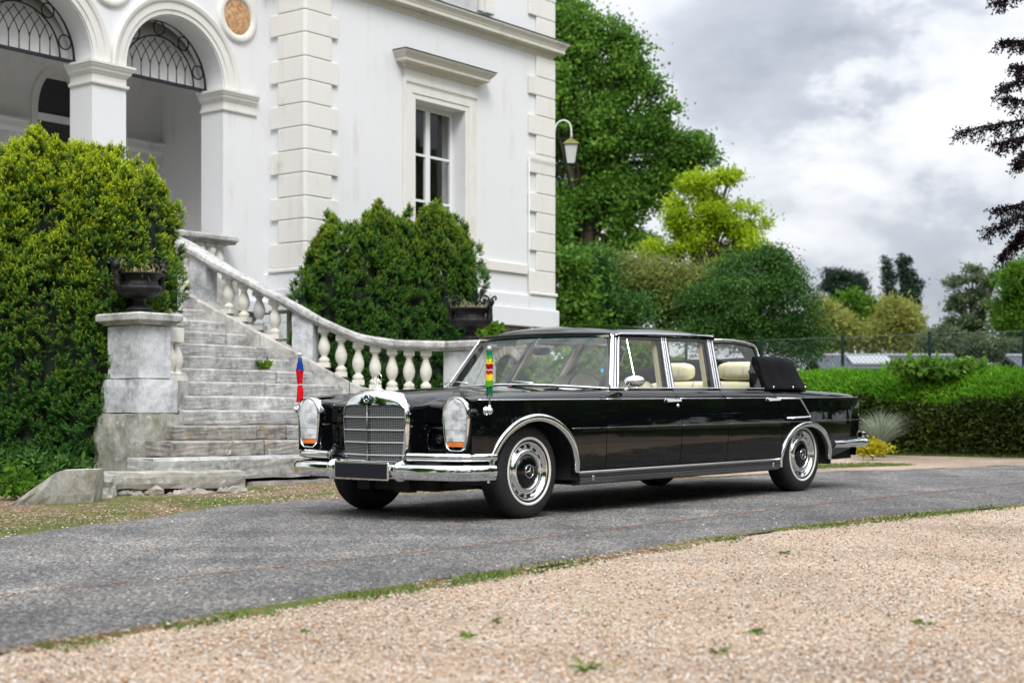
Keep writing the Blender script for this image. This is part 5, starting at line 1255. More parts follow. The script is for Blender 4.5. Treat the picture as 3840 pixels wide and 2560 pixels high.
# ---- balustrades
def smooth_path(P, n=10): return catmull([Vector(p) for p in P], n)
RP = [(12.83,15.75,2.47),(12.83,15.2,2.28),(12.86,14.9,2.14),(12.92,14.5,1.93),(13.02,14.2,1.77),(13.14,13.9,1.60),(13.30,13.6,1.42),(13.42,13.37,1.27),(13.57,13.18,1.155),(13.76,12.98,1.045),(13.99,12.75,.985),(14.2,12.52,.963),(14.48,12.25,.96)]
LP = [(10.66,15.75,2.47),(10.66,15.2,2.28),(10.66,14.9,2.16),(10.68,14.5,1.97),(10.70,14.2,1.82),(10.76,13.9,1.66),(10.82,13.6,1.47),(10.86,13.32,1.30),(10.86,13.08,1.16),(10.76,12.86,1.08),(10.55,12.70,1.055),(10.22,12.62,1.05)]
def balustrade(P, name, label, newels, nb_gap, seed, group=None, skip=()):
    pts = smooth_path(P, 10); base = Vector((pts[-1].x, pts[-1].y, -.6))
    root = empty(name, label, 'balustrade', mat=HM @ Matrix.Translation(base), group=group)
    class B_(HB): org = base
    # resample by plan length
    S_ = [0]; 
    for a, b in zip(pts[:-1], pts[1:]): S_.append(S_[-1]+math.hypot(b.x-a.x, b.y-a.y))
    def P_(s):
        return Vector([float(np.interp(s, S_, [p[k] for p in pts])) for k in range(3)])
    def T_(s): d = P_(min(S_[-1], s+.02))-P_(max(0, s-.02)); d.z = 0; return d.normalized()
    L_ = S_[-1]; RS = [(-.160,-.085),(-.168,-.070),(-.168,-.030),(-.150,-.010),(-.06,.002),(.06,.002),(.150,-.010),(.168,-.030),(.168,-.070),(.160,-.085),(.12,-.095),(.11,-.122),(-.11,-.122),(-.12,-.095)]
    rr = random.Random(seed)
    # rail in several lengths of stone
    cuts = [0]; 
    while cuts[-1] < L_-.7: cuts.append(cuts[-1]+rr.uniform(.75,1.0))
    cuts[-1] = L_ if L_-cuts[-1] < .5 else cuts[-1]
    if cuts[-1] < L_: cuts.append(L_)
    for a, b in zip(cuts[:-1], cuts[1:]):
        mb = B_(); mb.smooth = False; G = []; n = max(3, int((b-a)/.09))
        for q in range(n+1):
            s = lerp(a+.003, b-.003, q/n); p = P_(s); t = T_(s); nr = Vector((t.y, -t.x, 0)); G.append([tuple(p+nr*(o+rr.uniform(-.003,.003))+Vector((0,0,z+rr.uniform(-.003,.003)))) for o, z in RS])
        mb.loft(G); mb.build('rail_stone', MT['rail'], root, auto=0)
    # curb under the balusters, down to the steps
    cc = [0]
    while cc[-1] < L_-.9: cc.append(cc[-1]+rr.uniform(.85,1.2))
    cc[-1] = L_
    for a, b in zip(cc[:-1], cc[1:]):
        mb = B_(); G = []; n = max(3, int((b-a)/.12))
        for q in range(n+1):
            s = lerp(a+.004, b-.004, q/n); p = P_(s); t = T_(s); nr = Vector((t.y, -t.x, 0)); zc = p.z-.655+.075*min(1,max(0,(p.z-.97)/.3)); G.append([tuple(p+nr*(o+rr.uniform(-.005,.005))+Vector((0,0,zz-p.z+(rr.uniform(-.005,.005) if zz > -.5 else 0)))) for o, zz in ((-.17,-.8),(-.17,zc-.015),(-.15,zc),(.15,zc),(.17,zc-.015),(.17,-.8))])
        mb.loft(G); mb.build('curb_stone', MT['curb'], root)
    # newels
    for s in newels:
        p = P_(s); t = T_(s); nr = Vector((t.y, -t.x, 0)); sl = (P_(s+.1).z-P_(s-.1).z)/.2
        mb = B_()
        def tf(v): return p+t*v[0]+nr*v[1]+Vector((0,0,v[2]+sl*v[0]))
        rblock(mb, (-.135,-.11,-.66),(.135,.11,-.10), lambda v: tuple(tf(v)), int(s*50), n=(2,2,4), amp=.003, chip=.006); mb.build('newel', MT['pier'], root)
    # balusters: turned body between a square plinth and a square abacus
    pr = [(.052,-.470),(.060,-.455),(.066,-.440),(.055,-.425),(.040,-.415),(.034,-.405),(.036,-.395),(.050,-.375),(.064,-.345),(.070,-.315),(.068,-.285),(.056,-.250),(.042,-.215),(.034,-.190),(.032,-.175),(.044,-.170),(.050,-.163),(.044,-.156),(.046,-.150)]
    meB = MB(); meB.smooth = True; meB.lathe([(r, z) for r, z in pr], 18)
    meB.smooth = False; meB.box((-.062,-.062,-.152),(.062,.062,-.098)); meB.box((-.070,-.070,-.52),(.070,.070,-.468))
    me = mesh('baluster', meB.V, meB.F); me.polygons.foreach_set('use_smooth', meB.sm)
    first = {}
    s = nb_gap*.55; k = 0
    while s < L_-.09:
        if all(abs(s-q) > .20 for q in newels):
            p = P_(s); t = T_(s); sl = (P_(min(L_, s+.1)).z-P_(max(0, s-.1)).z)/.2; old = (k % 7 in (1,4)) if s < L_*.62 else False
            key = 'o' if old else 'n'
            o = bpy.data.objects.new('baluster', me if key == 'n' else (first.get('mo') or me)); COL.objects.link(o)
            if old and 'mo' not in first:
                first['mo'] = me.copy(); first['mo'].materials.clear(); first['mo'].materials.append(MT['bal_old']); o.data = first['mo']
            if not me.materials: me.materials.append(MT['bal'])
            sc = 1+abs(sl)*.02
            o.parent = root; o.matrix_parent_inverse = Matrix.Identity(4)
            m = Matrix.Identity(4); m.col[0] = Vector((t.x, t.y, 0, 0)); m.col[1] = Vector((-t.y, t.x, 0, 0)); o.matrix_local = Matrix.Translation(p-base+Vector((0,0,.0-(.065 if 0 else 0)))) @ m @ Matrix.Diagonal((1.05,1.05,1.26-.13*min(1,max(0,(p.z-.97)/.3)),1)) @ Matrix.Translation((0,0,.006))
        s += nb_gap; k += 1
    return root
balustrade(RP, 'stair_balustrade', 'stone balustrade with cream balusters sweeping down the right side of the steps', [.95,2.35], .206, 3)
balustrade(LP, 'stair_balustrade', 'left stone balustrade of the steps, mostly hidden behind the tall yew and pier', [1.1], .2, 8)
# short balustrade of the loggia
balustrade([(13.15,16.02,2.505),(13.6,16.02,2.505),(14.0,16.02,2.505),(14.42,16.02,2.505)], 'loggia_balustrade', 'short level balustrade beside the loggia pier at the top of the steps', [], .19, 12)

# ---- end piers
def end_pier(e, d, label, seed, zbot=-.62, dz=0):
    base = Vector((e, d, zbot)); bb = base-Vector((0,0,dz)); root = empty('stone_pier', label, 'pier', mat=HM @ Matrix.Translation(base), group='end piers of the stair balustrades')
    class B_(HB): org = bb
    def sq(w, l, z0, z1, nm, mt, n=(4,4,4), amp=.003, chip=.008, ch=.0):
        mb = B_(); rblock(mb, (e-w,d-l,z0),(e+w,d+l,z1), lambda v: v, seed+int(z1*100), n=n, amp=amp, chip=chip); return mb.build(nm, mt, root)
    sq(.20,.255,.41,.944,'shaft',MT['pier'])
    sq(.25,.30,.065,.408,'middle_block',MT['pier'],chip=.012)
    sq(.30,.36,zbot-.15,.063,'base_block',MT['pier_low'],n=(6,6,6),amp=.006,chip=.02)
    mb = B_(); P_ = [(e-.205,d+.26),(e-.205,d-.26),(e+.205,d-.26),(e+.205,d+.26),(e-.205,d+.26)]
    prof = [(0,.946),(.02,.946),(.03,.965),(.055,.975),(.06,.985),(.075,.99),(.078,1.045),(.06,1.062),(0,1.068)]
    G = []
    for (x, y) in ((e-.205,d-.26),(e+.205,d-.26),(e+.205,d+.26),(e-.205,d+.26)):
        sx, sy = (1 if x > e else -1), (1 if y > d else -1); G.append([(x+sx*o, y+sy*o, z) for o, z in prof])
    G.append(G[0]); mb.grid(G, flip=True); mb.add([g[-1] for g in G[:4]], [(0,1,2,3)]); mb.add([g[0] for g in G[:4]], [(3,2,1,0)]); mb.build('cap', MT['rail'], root)
    return root
end_pier(10.05, 12.52, 'tall square stone pier with mossy base left of the steps, carrying the black urn', 31)
end_pier(14.72, 12.04, 'stone pier at the right end of the balustrade behind the limousine, carrying an urn', 32, dz=-.105)
# half balusters attached to the left pier
bo = empty('engaged_balusters', 'pair of cream half balusters set against the right side of the left stone pier', 'baluster', mat=HM @ Matrix.Translation((10.38,12.45,.40)))
for k in range(2):
    mb = MB(); mb.smooth = True; mb.lathe([(.055,.055),(.062,.07),(.05,.085),(.038,.10),(.050,.13),(.064,.17),(.070,.21),(.064,.25),(.046,.30),(.034,.345),(.034,.37),(.046,.38),(.046,.395)], 18, tf=lambda v: (v[0]+.0+.105*k, v[1]+.02*k, v[2])); mb.smooth = False; mb.box((-.05+.105*k,-.06+.02*k,.395),(.05+.105*k,.06+.02*k,.545)); mb.box((-.05+.105*k,-.06+.02*k,0),(.05+.105*k,.06+.02*k,.055)); mb.build('baluster', MT['bal'], bo)

# ---- slab and rubble in front of the left pier
sb = empty('kerb_slab', 'loose grey concrete slab lying on rubble at the foot of the steps', 'slab', loc=(-3.13,14.15,gz(-3.13,14.15)-.05), rz=math.atan2(.55,1.25))
ang = math.atan2(.55,1.25)
mb = MB(); rblock(mb, (-.74,-.05,.085),(.70,.42,.245), lambda p: p, 9, n=(12,3,3), amp=.006, chip=.014); mb.build('slab', MT['slab'], sb)
mb = MB(); rr = random.Random(2)
rub = []
for k in range(34):
    m = MB(); x = rr.uniform(-.62,.66); s = rr.uniform(.025,.085); c_ = Vector((x, rr.uniform(-.10,.05), rr.uniform(.0,.07)))
    G = [[(c_.x+s*1.2*math.cos(a)*math.cos(b)*rr.uniform(.7,1.2), c_.y+s*math.sin(a)*math.cos(b)*rr.uniform(.7,1.2), c_.z+s*.8*math.sin(b)*rr.uniform(.7,1.2)) for a in np.linspace(0, 2*math.pi, 7, endpoint=False)] for b in np.linspace(-1.4,1.4,5)]
    m.loft(G); m.build('rubble_stone', MT['rubble'], sb)
# broken lumps at the far left
c_ = at(12, 1180, 12.7); c_.z = gz(c_.x, c_.y)-.04; mb = MB()
rblock(mb, (0,0,0),(.62,.30,1), lambda p: (p[0]+.05*p[2], p[1]+p[0]*.55, p[2]*(.05+.27*min(1,p[0]/.34))), 44, n=(10,4,3), amp=.008, chip=.02); o = mb.build('boulder', MT['pier_low']); o.location = c_; tag(o, 'wedge shaped broken wall lump rising to the right at the far left edge', 'boulder')
c_ = at(168, 1160, 13.5); c_.z = gz(c_.x, c_.y)-.04; mb = MB()
rblock(mb, (0,0,0),(.30,.25,.30), lambda p: (p[0], p[1]+p[0]*.4, p[2]*(1-.25*p[0]/.3)), 46, n=(5,4,4), amp=.012, chip=.03); o = mb.build('boulder', MT['pier_low']); o.location = c_; tag(o, 'small mossy stone lump between the wedge shaped lump and the stone pier', 'boulder')

# ---- cast iron urns
MT['urn'] = None
def mk_urn():
    t = NT('black_cast_iron'); v = t.pos(); c = t.mix(t.noise(v, 18, 5, .7), (.006,.006,.007), (.018,.018,.020)); c = t.mix(t.ramp(t.noise(v, 7, 6, .7), [(.64,0.),(.74,.4)]), c, (.09,.085,.08)); t.set(col=c, rough=.5, spec=.3); t.bump(t.math('ADD', t.noise(v, 26, 4), t.math('MULTIPLY', t.noise(v, 80, 4), .5)), .008, .8); return t.m
MT['urn'] = mk_urn(); MT['straw'] = plain('dry_straw', (.42,.34,.20), .8, vary=.4, vscale=20)
def urn(world, rz, label):
    root = empty('cast_iron_urn', label, 'urn', loc=world, rz=rz, group='cast iron urns on the stair piers')
    mb = MB(); mb.box((-.14,-.14,0),(.14,.14,.022)); mb.build('urn_plinth', MT['urn'], root, bevel=.004)
    mb = MB(); mb.smooth = True
    mb.lathe([(.132,.022),(.135,.04),(.125,.052),(.095,.066),(.070,.085),(.052,.115),(.050,.135),(.066,.145),(.070,.152),(.060,.16)], 32); mb.build('urn_foot', MT['urn'], root)
    mb = MB(); mb.smooth = True; G = []
    prof = [(.055,.150),(.12,.160),(.180,.180),(.215,.212),(.226,.245),(.218,.268),(.196,.280),(.184,.297),(.182,.325),(.190,.350),(.212,.372),(.236,.384),(.248,.388),(.250,.398),(.236,.404),(.210,.392),(.185,.365),(.17,.33),(0,.32)]
    for r, z in prof:
        row = []
        for a in np.linspace(0, 2*math.pi, 64, endpoint=False):
            q = 1.0
            if .17 < z < .30 and r > .1: q = 1+.030*abs(math.sin(a*8))
            if .20 < r < .24 and z > .36: q = 1.0+.012*math.sin(a*24)
            row.append((r*q*math.cos(a), r*q*math.sin(a), z))
        G.append(row)
    mb.grid(G, wrap=True); mb.build('urn_bowl', MT['urn'], root)
    for s_ in (1, -1):     # figure handles: a cherub leaning back from the bowl under a scroll
        mb = MB(); mb.smooth = True
        mb.tube(catmull([(s_*.19,0,.215),(s_*.235,0,.26),(s_*.245,0,.315),(s_*.235,0,.37),(s_*.245,0,.42)], 5), [.040,.040,.041,.042,.043,.044,.044,.043,.041,.039,.038,.038,.040,.042,.044,.046,.046,.044,.042,.038,.030][:21], 12)
        mb.build('cherub_body', MT['urn'], root)
        mb = MB(); mb.smooth = True; c0_ = Vector((s_*.262,0,.475))
        mb.grid([[(c0_.x+.043*math.cos(a)*math.cos(b), .043*math.sin(a)*math.cos(b), c0_.z+.050*math.sin(b)) for a in np.linspace(0, 2*math.pi, 14, endpoint=False)] for b in np.linspace(-1.57,1.57,10)], wrap=True)
        mb.tube([(s_*.262,0,.44),(s_*.25,0,.41)], .020, 8); mb.build('cherub_head', MT['urn'], root)
        mb = MB(); mb.smooth = True
        for w_ in (1, -1): mb.tube(catmull([(s_*.245,w_*.035,.405),(s_*.25,w_*.075,.42),(s_*.235,w_*.07,.47),(s_*.20,w_*.055,.50)], 4), [.020,.019,.018,.017,.016,.016,.015,.015,.014,.014,.013,.013,.012], 8)
        mb.build('cherub_arms', MT['urn'], root, kind='stuff')
        mb = MB(); mb.smooth = True; mb.tube(catmull([(s_*.24,.0,.50),(s_*.215,.0,.545),(s_*.165,.0,.555),(s_*.125,.0,.52),(s_*.135,0,.475),(s_*.17,0,.465),(s_*.185,0,.495),(s_*.165,0,.515)], 5), .0115, 8)
        mb.tube(catmull([(s_*.27,0,.52),(s_*.31,0,.545),(s_*.325,0,.52),(s_*.31,0,.50)], 4), .012, 8); mb.build('handle_scroll', MT['urn'], root)
    mb = MB(); r_ = random.Random(int(abs(world.x)*100)); mb.smooth = True
    for k in range(34):
        a = r_.uniform(0, 6.28); rr = r_.uniform(.03,.2); p = Vector((rr*math.cos(a), rr*math.sin(a), .38)); q = p+Vector((r_.uniform(-.07,.07), r_.uniform(-.07,.07), r_.uniform(.02,.10))); e_ = q+Vector((r_.uniform(-.06,.06), r_.uniform(-.06,.06), r_.uniform(-.10,.06))); mb.tube([p, q, e_], [.003,.0025,.0015], 4)
    for k in range(16):
        a = r_.uniform(0, 6.28); p = Vector((.20*math.cos(a), .21*math.sin(a), .40)); mb.tube([p, p*1.2+Vector((0,0,-.02)), p*1.24+Vector((r_.uniform(-.03,.03),r_.uniform(-.03,.03),-.10*r_.random()-.03))], .002, 4)
    mb.build('dead_stems', MT['straw'], root, kind='stuff')
    return root
wA = hw(10.05,12.52,1.070); wB = hw(14.74,12.04,1.070-.105)
urn(wA, R(42), 'black cast iron urn with dry stems on the left pier beside the tall yew')
urn(wB, R(-12), 'black cast iron urn on the right pier between the smaller yew and the limousine roof')
# ================================================================ VEGETATION
def mk_leaf(name, dark, mid, light, tip=None, rough=.6, trans=.35, spec=.14):
    t = NT(name); a = t.n('ShaderNodeAttribute', attribute_name='tone'); b = t.n('ShaderNodeAttribute', attribute_name='tone2')
    c = t.ramp(a.outputs['Fac'], [(0., dark), (.5, mid), (1., light)])
    if tip: c = t.mix(b.outputs['Fac'], c, tip)
    t.set(col=c, rough=rough, spec=spec); t.p.inputs['Specular IOR Level'].default_value = spec
    tl = t.n('ShaderNodeBsdfTranslucent'); t.l(c, tl.inputs[0]) ; mx = t.n('ShaderNodeMixShader'); mx.inputs[0].default_value = trans; t.l(t.p.outputs[0], mx.inputs[1]); t.l(tl.outputs[0], mx.inputs[2]); t.l(mx.outputs[0], t.out.inputs[0]); return t.m
MT['bark'] = plain('bark', (.075,.06,.045), .9, vary=.4, vscale=8, bscale=20, bdist=.01)
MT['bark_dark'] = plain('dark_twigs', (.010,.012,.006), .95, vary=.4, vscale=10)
def unit(v): return v/np.maximum(1e-9, np.linalg.norm(v, axis=-1, keepdims=True))
def leaf_quads(C, D, size, wid, r, bend=.15, up=None):
    """one diamond shaped leaf per centre C, pointing along D"""
    n = len(C); U = unit(np.cross(D, r.normal(size=(n,3)))); size = np.broadcast_to(size, n)[:,None]; wid = np.broadcast_to(wid, n)[:,None]
    a = C; b = C+D*size*.5+U*wid*.5; c = C+D*size; d = C+D*size*.5-U*wid*.5
    c = c+np.cross(D, U)*size*bend*r.normal(size=(n,1))
    V = np.stack([a,b,c,d], 1).reshape(-1,3); F = np.arange(4*n).reshape(n,4); return V, F
def shoots(base, axis, length, r, k=14, needle=.039, wid=.0068):
    """upright shoots with needles all round: two rows of triangles each"""
    n = len(base); axis = unit(axis); A = unit(np.cross(axis, r.normal(size=(n,3)))); B = np.cross(axis, A); V = []; T2 = []
    length = np.broadcast_to(length, n)[:,None]
    for i in range(k):
        t = (i+.5)/k; ph = i*2.4+r.uniform(-.3,.3,(n,1)); rad = A*np.cos(ph)+B*np.sin(ph)
        out = unit(rad*(1.05-.45*t)+axis*(.35+.9*t)); p = base+axis*length*t; nl = needle*(1.0-.35*abs(t-.45)*2)*r.uniform(.8,1.2,(n,1)); q = p+out*nl; s = unit(np.cross(out, axis+.01))*wid
        V.append(np.stack([p-s, p+s, q], 1)); T2.append(np.full((n,3), t))
    V = np.stack(V, 1).reshape(-1,3); F = np.arange(len(V)).reshape(-1,3); return V, F, np.stack(T2, 1).reshape(-1)
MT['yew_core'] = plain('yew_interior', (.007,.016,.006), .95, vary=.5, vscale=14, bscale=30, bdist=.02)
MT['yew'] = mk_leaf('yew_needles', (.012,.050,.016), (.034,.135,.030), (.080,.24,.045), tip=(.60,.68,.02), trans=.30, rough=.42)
def yew(name, label, group, plumes, seed, per=150, glow=.5, core=None, zglow=(0,3)):
    """plumes: (x, y, z_base, z_top, radius) upright sprays that make up the bush"""
    r = np.random.default_rng(seed); B = []; Ax = []; Lg = []; tone = []; tip = []
    zmax = max(p[3] for p in plumes)
    for (x, y, z0, z1, rad) in plumes:
        m = int(per*(z1-z0)*rad/.25/7)+6; u = r.random(m)**.92; ang = r.uniform(0, 2*math.pi, m)
        prof = np.interp(u, [0,.15,.6,.85,.96,1], [.85,1,1,.66,.30,.06])*rad*r.uniform(.80,1.12,m); wig = .05*np.sin(u*9+x*7)
        P = np.c_[x+wig+prof*np.cos(ang), y+prof*np.sin(ang), z0+(z1-z0)*u]
        ax = unit(np.c_[np.cos(ang), np.sin(ang), np.full(m, 0)]*np.interp(u, [0,.8,1],[.9,.6,.1])[:,None]+np.c_[np.zeros(m), np.zeros(m), np.full(m, .85)]+r.normal(size=(m,3))*.15)
        kp = (ax[:,1] < .35)|(r.random(m) < .25); P, ax, u = P[kp], ax[kp], u[kp]; m = len(u)
        ii = np.zeros(m, int)
        for (x_, y_, a_, b_, rd_) in plumes:
            uu_ = np.clip((P[:,2]-a_)/(b_-a_), -.01, 1.01); ii += np.hypot(P[:,0]-x_, P[:,1]-y_) < np.interp(uu_, [-.01,0,.15,.6,.85,.96,1,1.01], [0,.85,1,1,.66,.30,.06,0])*rd_*.72
        P, ax, u = P[ii == 0], ax[ii == 0], u[ii == 0]; m = len(u)
        n = m*6; P = np.repeat(P, 6, 0); ax = np.repeat(ax, 6, 0); lead = np.tile([1,0,0,0,0,0], m)
        fan = unit(ax+r.normal(size=(n,3))*np.where(lead, .08, .55)[:,None]); B.append(P-ax*.03+fan*.01); Ax.append(fan); Lg.append(np.where(lead, .105, .075)*r.uniform(.75,1.2,n))
        ct = np.repeat(r.uniform(0, 1, m), 6); tone.append(np.clip(ct*.75+.12+r.normal(size=n)*.10+lead*.15, 0, 1)); uu = np.repeat(u, 6)
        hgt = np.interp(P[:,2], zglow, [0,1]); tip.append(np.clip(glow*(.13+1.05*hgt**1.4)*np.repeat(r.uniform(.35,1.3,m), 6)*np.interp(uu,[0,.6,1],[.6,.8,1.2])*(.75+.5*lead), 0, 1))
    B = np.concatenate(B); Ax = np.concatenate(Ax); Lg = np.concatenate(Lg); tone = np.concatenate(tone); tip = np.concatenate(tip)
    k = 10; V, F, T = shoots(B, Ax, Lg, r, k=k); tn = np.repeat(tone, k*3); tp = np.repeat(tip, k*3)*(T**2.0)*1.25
    base = Vector((float(np.mean([p[0] for p in plumes])), float(np.mean([p[1] for p in plumes])), float(plumes[0][2])))
    root = empty(name, label, 'shrub', loc=base, group=group); V = V-np.array(base)[None]
    me = npmesh('yew_foliage', V, F, tn, tp); o = link('foliage', me, MT['yew'], root, kind='stuff')
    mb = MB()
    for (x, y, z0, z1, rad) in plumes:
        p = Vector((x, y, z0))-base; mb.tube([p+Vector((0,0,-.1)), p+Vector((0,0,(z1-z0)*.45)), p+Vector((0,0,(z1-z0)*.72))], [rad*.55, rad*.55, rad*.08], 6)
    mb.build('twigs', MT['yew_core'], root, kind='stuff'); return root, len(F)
def outline(xs, ys): return lambda x: float(np.interp(x, xs, ys))
rp = random.Random(5)
def plume_field(topf, x0, x1, Yc, depth, zb_, n, rr, wr, seed, step=.0):
    pl = []; q = random.Random(seed)
    for i in range(n):
        px = q.uniform(x0, x1); u = (px-(x0+x1)/2)/((x1-x0)/2); dy = q.uniform(-1, 1); Y = Yc+depth*dy*math.sqrt(max(.05, 1-.75*u*u))
        py = topf(px)+ (0 if q.random() < .55 else q.uniform(0, 60)) + (70*max(0, -dy-.35) if 1 else 0)
        p = at(px, py, Y); pl.append((p.x, p.y, zb_(p.x, p.y), p.z, q.uniform(*rr)))
    return pl
# the tall yew left of the steps
top1 = outline([-120,-60,0,40,95,130,180,230,290,320,350,372,392], [430,350,345,332,300,335,336,348,352,385,378,430,500])
pl = plume_field(top1, -110, 352, 16.75, 1.0, lambda x, y: gz(x, y)-.1, 62, (.17,.27), 0, 3)
qr = random.Random(12)
for row, (y0, Yr, x1) in enumerate(((385,16.45,340),(450,16.2,365),(520,16.0,372),(600,15.85,250),(680,15.78,245),(760,15.72,238),(840,15.68,232),(920,15.66,226),(1000,15.66,222))):
    for px in range(-70, x1, 34):
        a = at(px+qr.uniform(-14,14), y0+qr.uniform(-25,25), Yr+qr.uniform(-.08,.08)+.25*abs((px-120)/260)**2); pl.append((a.x, a.y, max(gz(a.x,a.y)-.05, a.z-qr.uniform(.9,1.2)), a.z, qr.uniform(.13,.19)))
for (px, y0, y1, Y, rd) in ((372,470,745,16.6,.16),(388,500,640,16.9,.11),(362,430,700,17.0,.17),(350,420,740,16.5,.18),(335,400,760,16.3,.18),(232,560,1120,15.9,.2),(200,600,1130,15.8,.2),(170,560,1120,15.75,.2),(120,540,1110,15.7,.2),(80,560,1110,15.7,.2),(40,600,1120,15.7,.2),(0,560,1120,15.7,.2),(236,740,1090,15.95,.16)):
    a = at(px, y0, Y); b = at(px, y1, Y); pl.append((a.x, a.y, b.z, a.z, rd))
for (px, y0) in ((10,338),(45,322),(70,335),(95,296),(130,318),(152,338),(178,345),(205,340),(232,342),(262,338),(290,338),(318,372),(346,370),(338,395),(365,428),(398,470)):
    a = at(px, y0, 16.5+(px%7)*.05); pl.append((a.x, a.y, a.z-1.2, a.z, .085))
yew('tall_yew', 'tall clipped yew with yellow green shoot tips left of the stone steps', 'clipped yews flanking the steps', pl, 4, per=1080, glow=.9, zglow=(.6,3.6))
# the smaller yew behind the right hand balustrade
top2 = outline([683,700,725,770,800,835,865,900,945,975,1000,1030,1060,1078,1092], [640,590,560,505,510,495,468,510,500,478,468,505,530,520,560])
Y2 = lambda px: 20.35+(px-683)/414*1.25
pl = [at(0,0,1) and q for q in []]
for (px, py, dy, rd) in [(rp.uniform(712,1066), rp.choice((0,0,rp.uniform(0,60))), rp.uniform(-1,1), rp.uniform(.15,.22)) for _ in range(40)]:
    uu_ = (px-889)/190; Yq = Y2(px)+.5*dy*math.sqrt(max(.05,1-.8*uu_*uu_)); a = at(px, top2(px)+py+60*max(0,-dy-.35), Yq); pl.append((a.x, a.y, .15, a.z, rd))
for (px, y0, Y) in ((865,462,20.1),(1000,464,20.0),(945,478,20.2),(772,500,20.1),(1076,520,20.0),(720,558,20.0),(700,590,19.9),(975,480,20.3),(905,500,20.2),(835,492,0),(800,505,0),(1030,500,0),(1058,528,0),(742,540,0),(885,488,0)):
    a = at(px, y0, Y2(px)); pl.append((a.x, a.y, .6, a.z, .085))
for (px, y0, y1, Y, rd) in ((695,640,760,19.8,.13),(1085,560,760,20.1,.15),(1092,640,780,20.1,.13),(760,560,780,19.55,.18),(840,540,800,19.5,.18),(900,560,800,19.5,.18),(960,560,800,19.5,.18),(1020,560,790,19.6,.18)):
    a = at(px, y0, Y2(px)-.35); b = at(px, y1, Y2(px)-.35); pl.append((a.x, a.y, b.z, a.z, rd))
for row, (y0, dY) in enumerate(((505,.05),(530,-.15),(580,-.3),(640,-.42),(700,-.48),(755,-.5))):
    for px in range(705, 1085, 26):
        if y0 < 560 and (px < 745 or px > 1050): continue
        a = at(px+qr.uniform(-12,12), y0+qr.uniform(-20,20), Y2(px)+dY+.25*abs((px-890)/190)**2); pl.append((a.x, a.y, a.z-qr.uniform(.8,1.05), a.z, qr.uniform(.11,.16)))
for px in range(698, 1090, 15):
    a = at(px+qr.uniform(-6,6), top2(px)+qr.uniform(2,34), Y2(px)+qr.uniform(-.3,.25)); pl.append((a.x, a.y, a.z-qr.uniform(.6,.9), a.z, qr.uniform(.10,.14)))
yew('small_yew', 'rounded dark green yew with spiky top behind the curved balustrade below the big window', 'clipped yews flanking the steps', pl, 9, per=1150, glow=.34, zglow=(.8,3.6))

# ---- broadleaf trees from clumps of leaves
def foliage(blobs, n, r, clump, size, wid, drop=.0, shell=.45, tonev=.18, updir=.25, lumps=8):
    """blobs: (centre, (rx, ry, rz), weight)"""
    w = np.array([b[2] for b in blobs], float); w /= w.sum(); per = 42; nc = max(1, n//per)
    LC = []; LR = []; LW = []; LT = []
    for (c, rr, wt) in blobs:       # every bough mass breaks up into a few lumps of foliage
        if not lumps: LC.append(np.array(c)); LR.append(np.array(rr)); LW.append(wt); LT.append(.5)
        for q in range(lumps):
            d = unit(r.normal(size=3)+np.array([0,-.25,.15])); k = r.uniform(.35,.88); f = r.uniform(.36,.60); LC.append(np.array(c)+d*k*np.array(rr)); LR.append(np.array(rr)*f); LW.append(wt*f*f); LT.append(r.uniform(0,1))
    LC = np.array(LC); LR = np.array(LR); LW = np.array(LW, float); LW /= LW.sum(); LT = np.array(LT)
    ci = r.choice(len(LC), nc, p=LW); d = unit(r.normal(size=(nc,3))+np.array([0,0,.35])); rad = (shell+(1-shell)*r.random(nc))[:,None]; cc = LC[ci]+d*rad*LR[ci]; cs = clump*r.uniform(.6,1.4,(nc,1))
    idx = np.repeat(np.arange(nc), per); off = r.normal(size=(nc*per,3))*np.array([1,1,.55])*cs[idx]; C = cc[idx]+off
    D = unit(r.normal(size=(nc*per,3))+np.array([0,0,-drop+updir])); s = size*r.uniform(.7,1.3,len(C)); V, F = leaf_quads(C, D, s, s*wid, r)
    tone = np.clip((r.uniform(0,1,nc)*.5+LT[ci]*.5)[idx]*.75+.12+r.normal(size=len(C))*tonev*.45, 0, 1); return V, F, np.repeat(tone, 4), cc
def tree(name, label, cat, base, blobs, n, mat, seed, clump=.35, size=.16, wid=.6, group=None, trunk=.2, limbs=14, drop=0., shell=.45, bark=None, twigs=None, lumps=8):
    r = np.random.default_rng(seed); base = Vector(base); V, F, tn, cc = foliage(blobs, n, r, clump, size, wid, drop, shell, lumps=lumps)
    root = empty(name, label, cat, loc=base, group=group); me = npmesh('crown', V-np.array(base)[None], F, tn); link('crown', me, mat, root, kind='stuff')
    ctr = sum((Vector(b[0])*b[2] for b in blobs), Vector())/sum(b[2] for b in blobs)-base; topz = max(b[0][2] for b in blobs)-base.z
    mb = MB(); mb.smooth = True; fork = Vector((ctr.x*.4, ctr.y*.4, min(ctr.z*.55, topz*.5))); mb.tube([(0,0,-.2), fork*.5+Vector((.05,0,0)), fork, Vector((ctr.x*.8, ctr.y*.8, topz*.8))], [trunk, trunk*.8, trunk*.6, trunk*.15], 9); mb.build('trunk', bark or MT['bark'], root)
    mb = MB(); mb.smooth = True; pk = r.choice(len(cc), min(limbs, len(cc)), replace=False)
    for i in pk:
        e = Vector(cc[i])-base; s = fork.lerp(Vector((ctr.x*.8, ctr.y*.8, topz*.8)), float(r.random())*.8); m = s.lerp(e, .5)+Vector((0,0,(e-s).length*.12)); mb.tube([s, m, e], [trunk*.26, trunk*.15, trunk*.04], 5)
    mb.build('limbs', bark or MT['bark'], root, kind='stuff'); return root
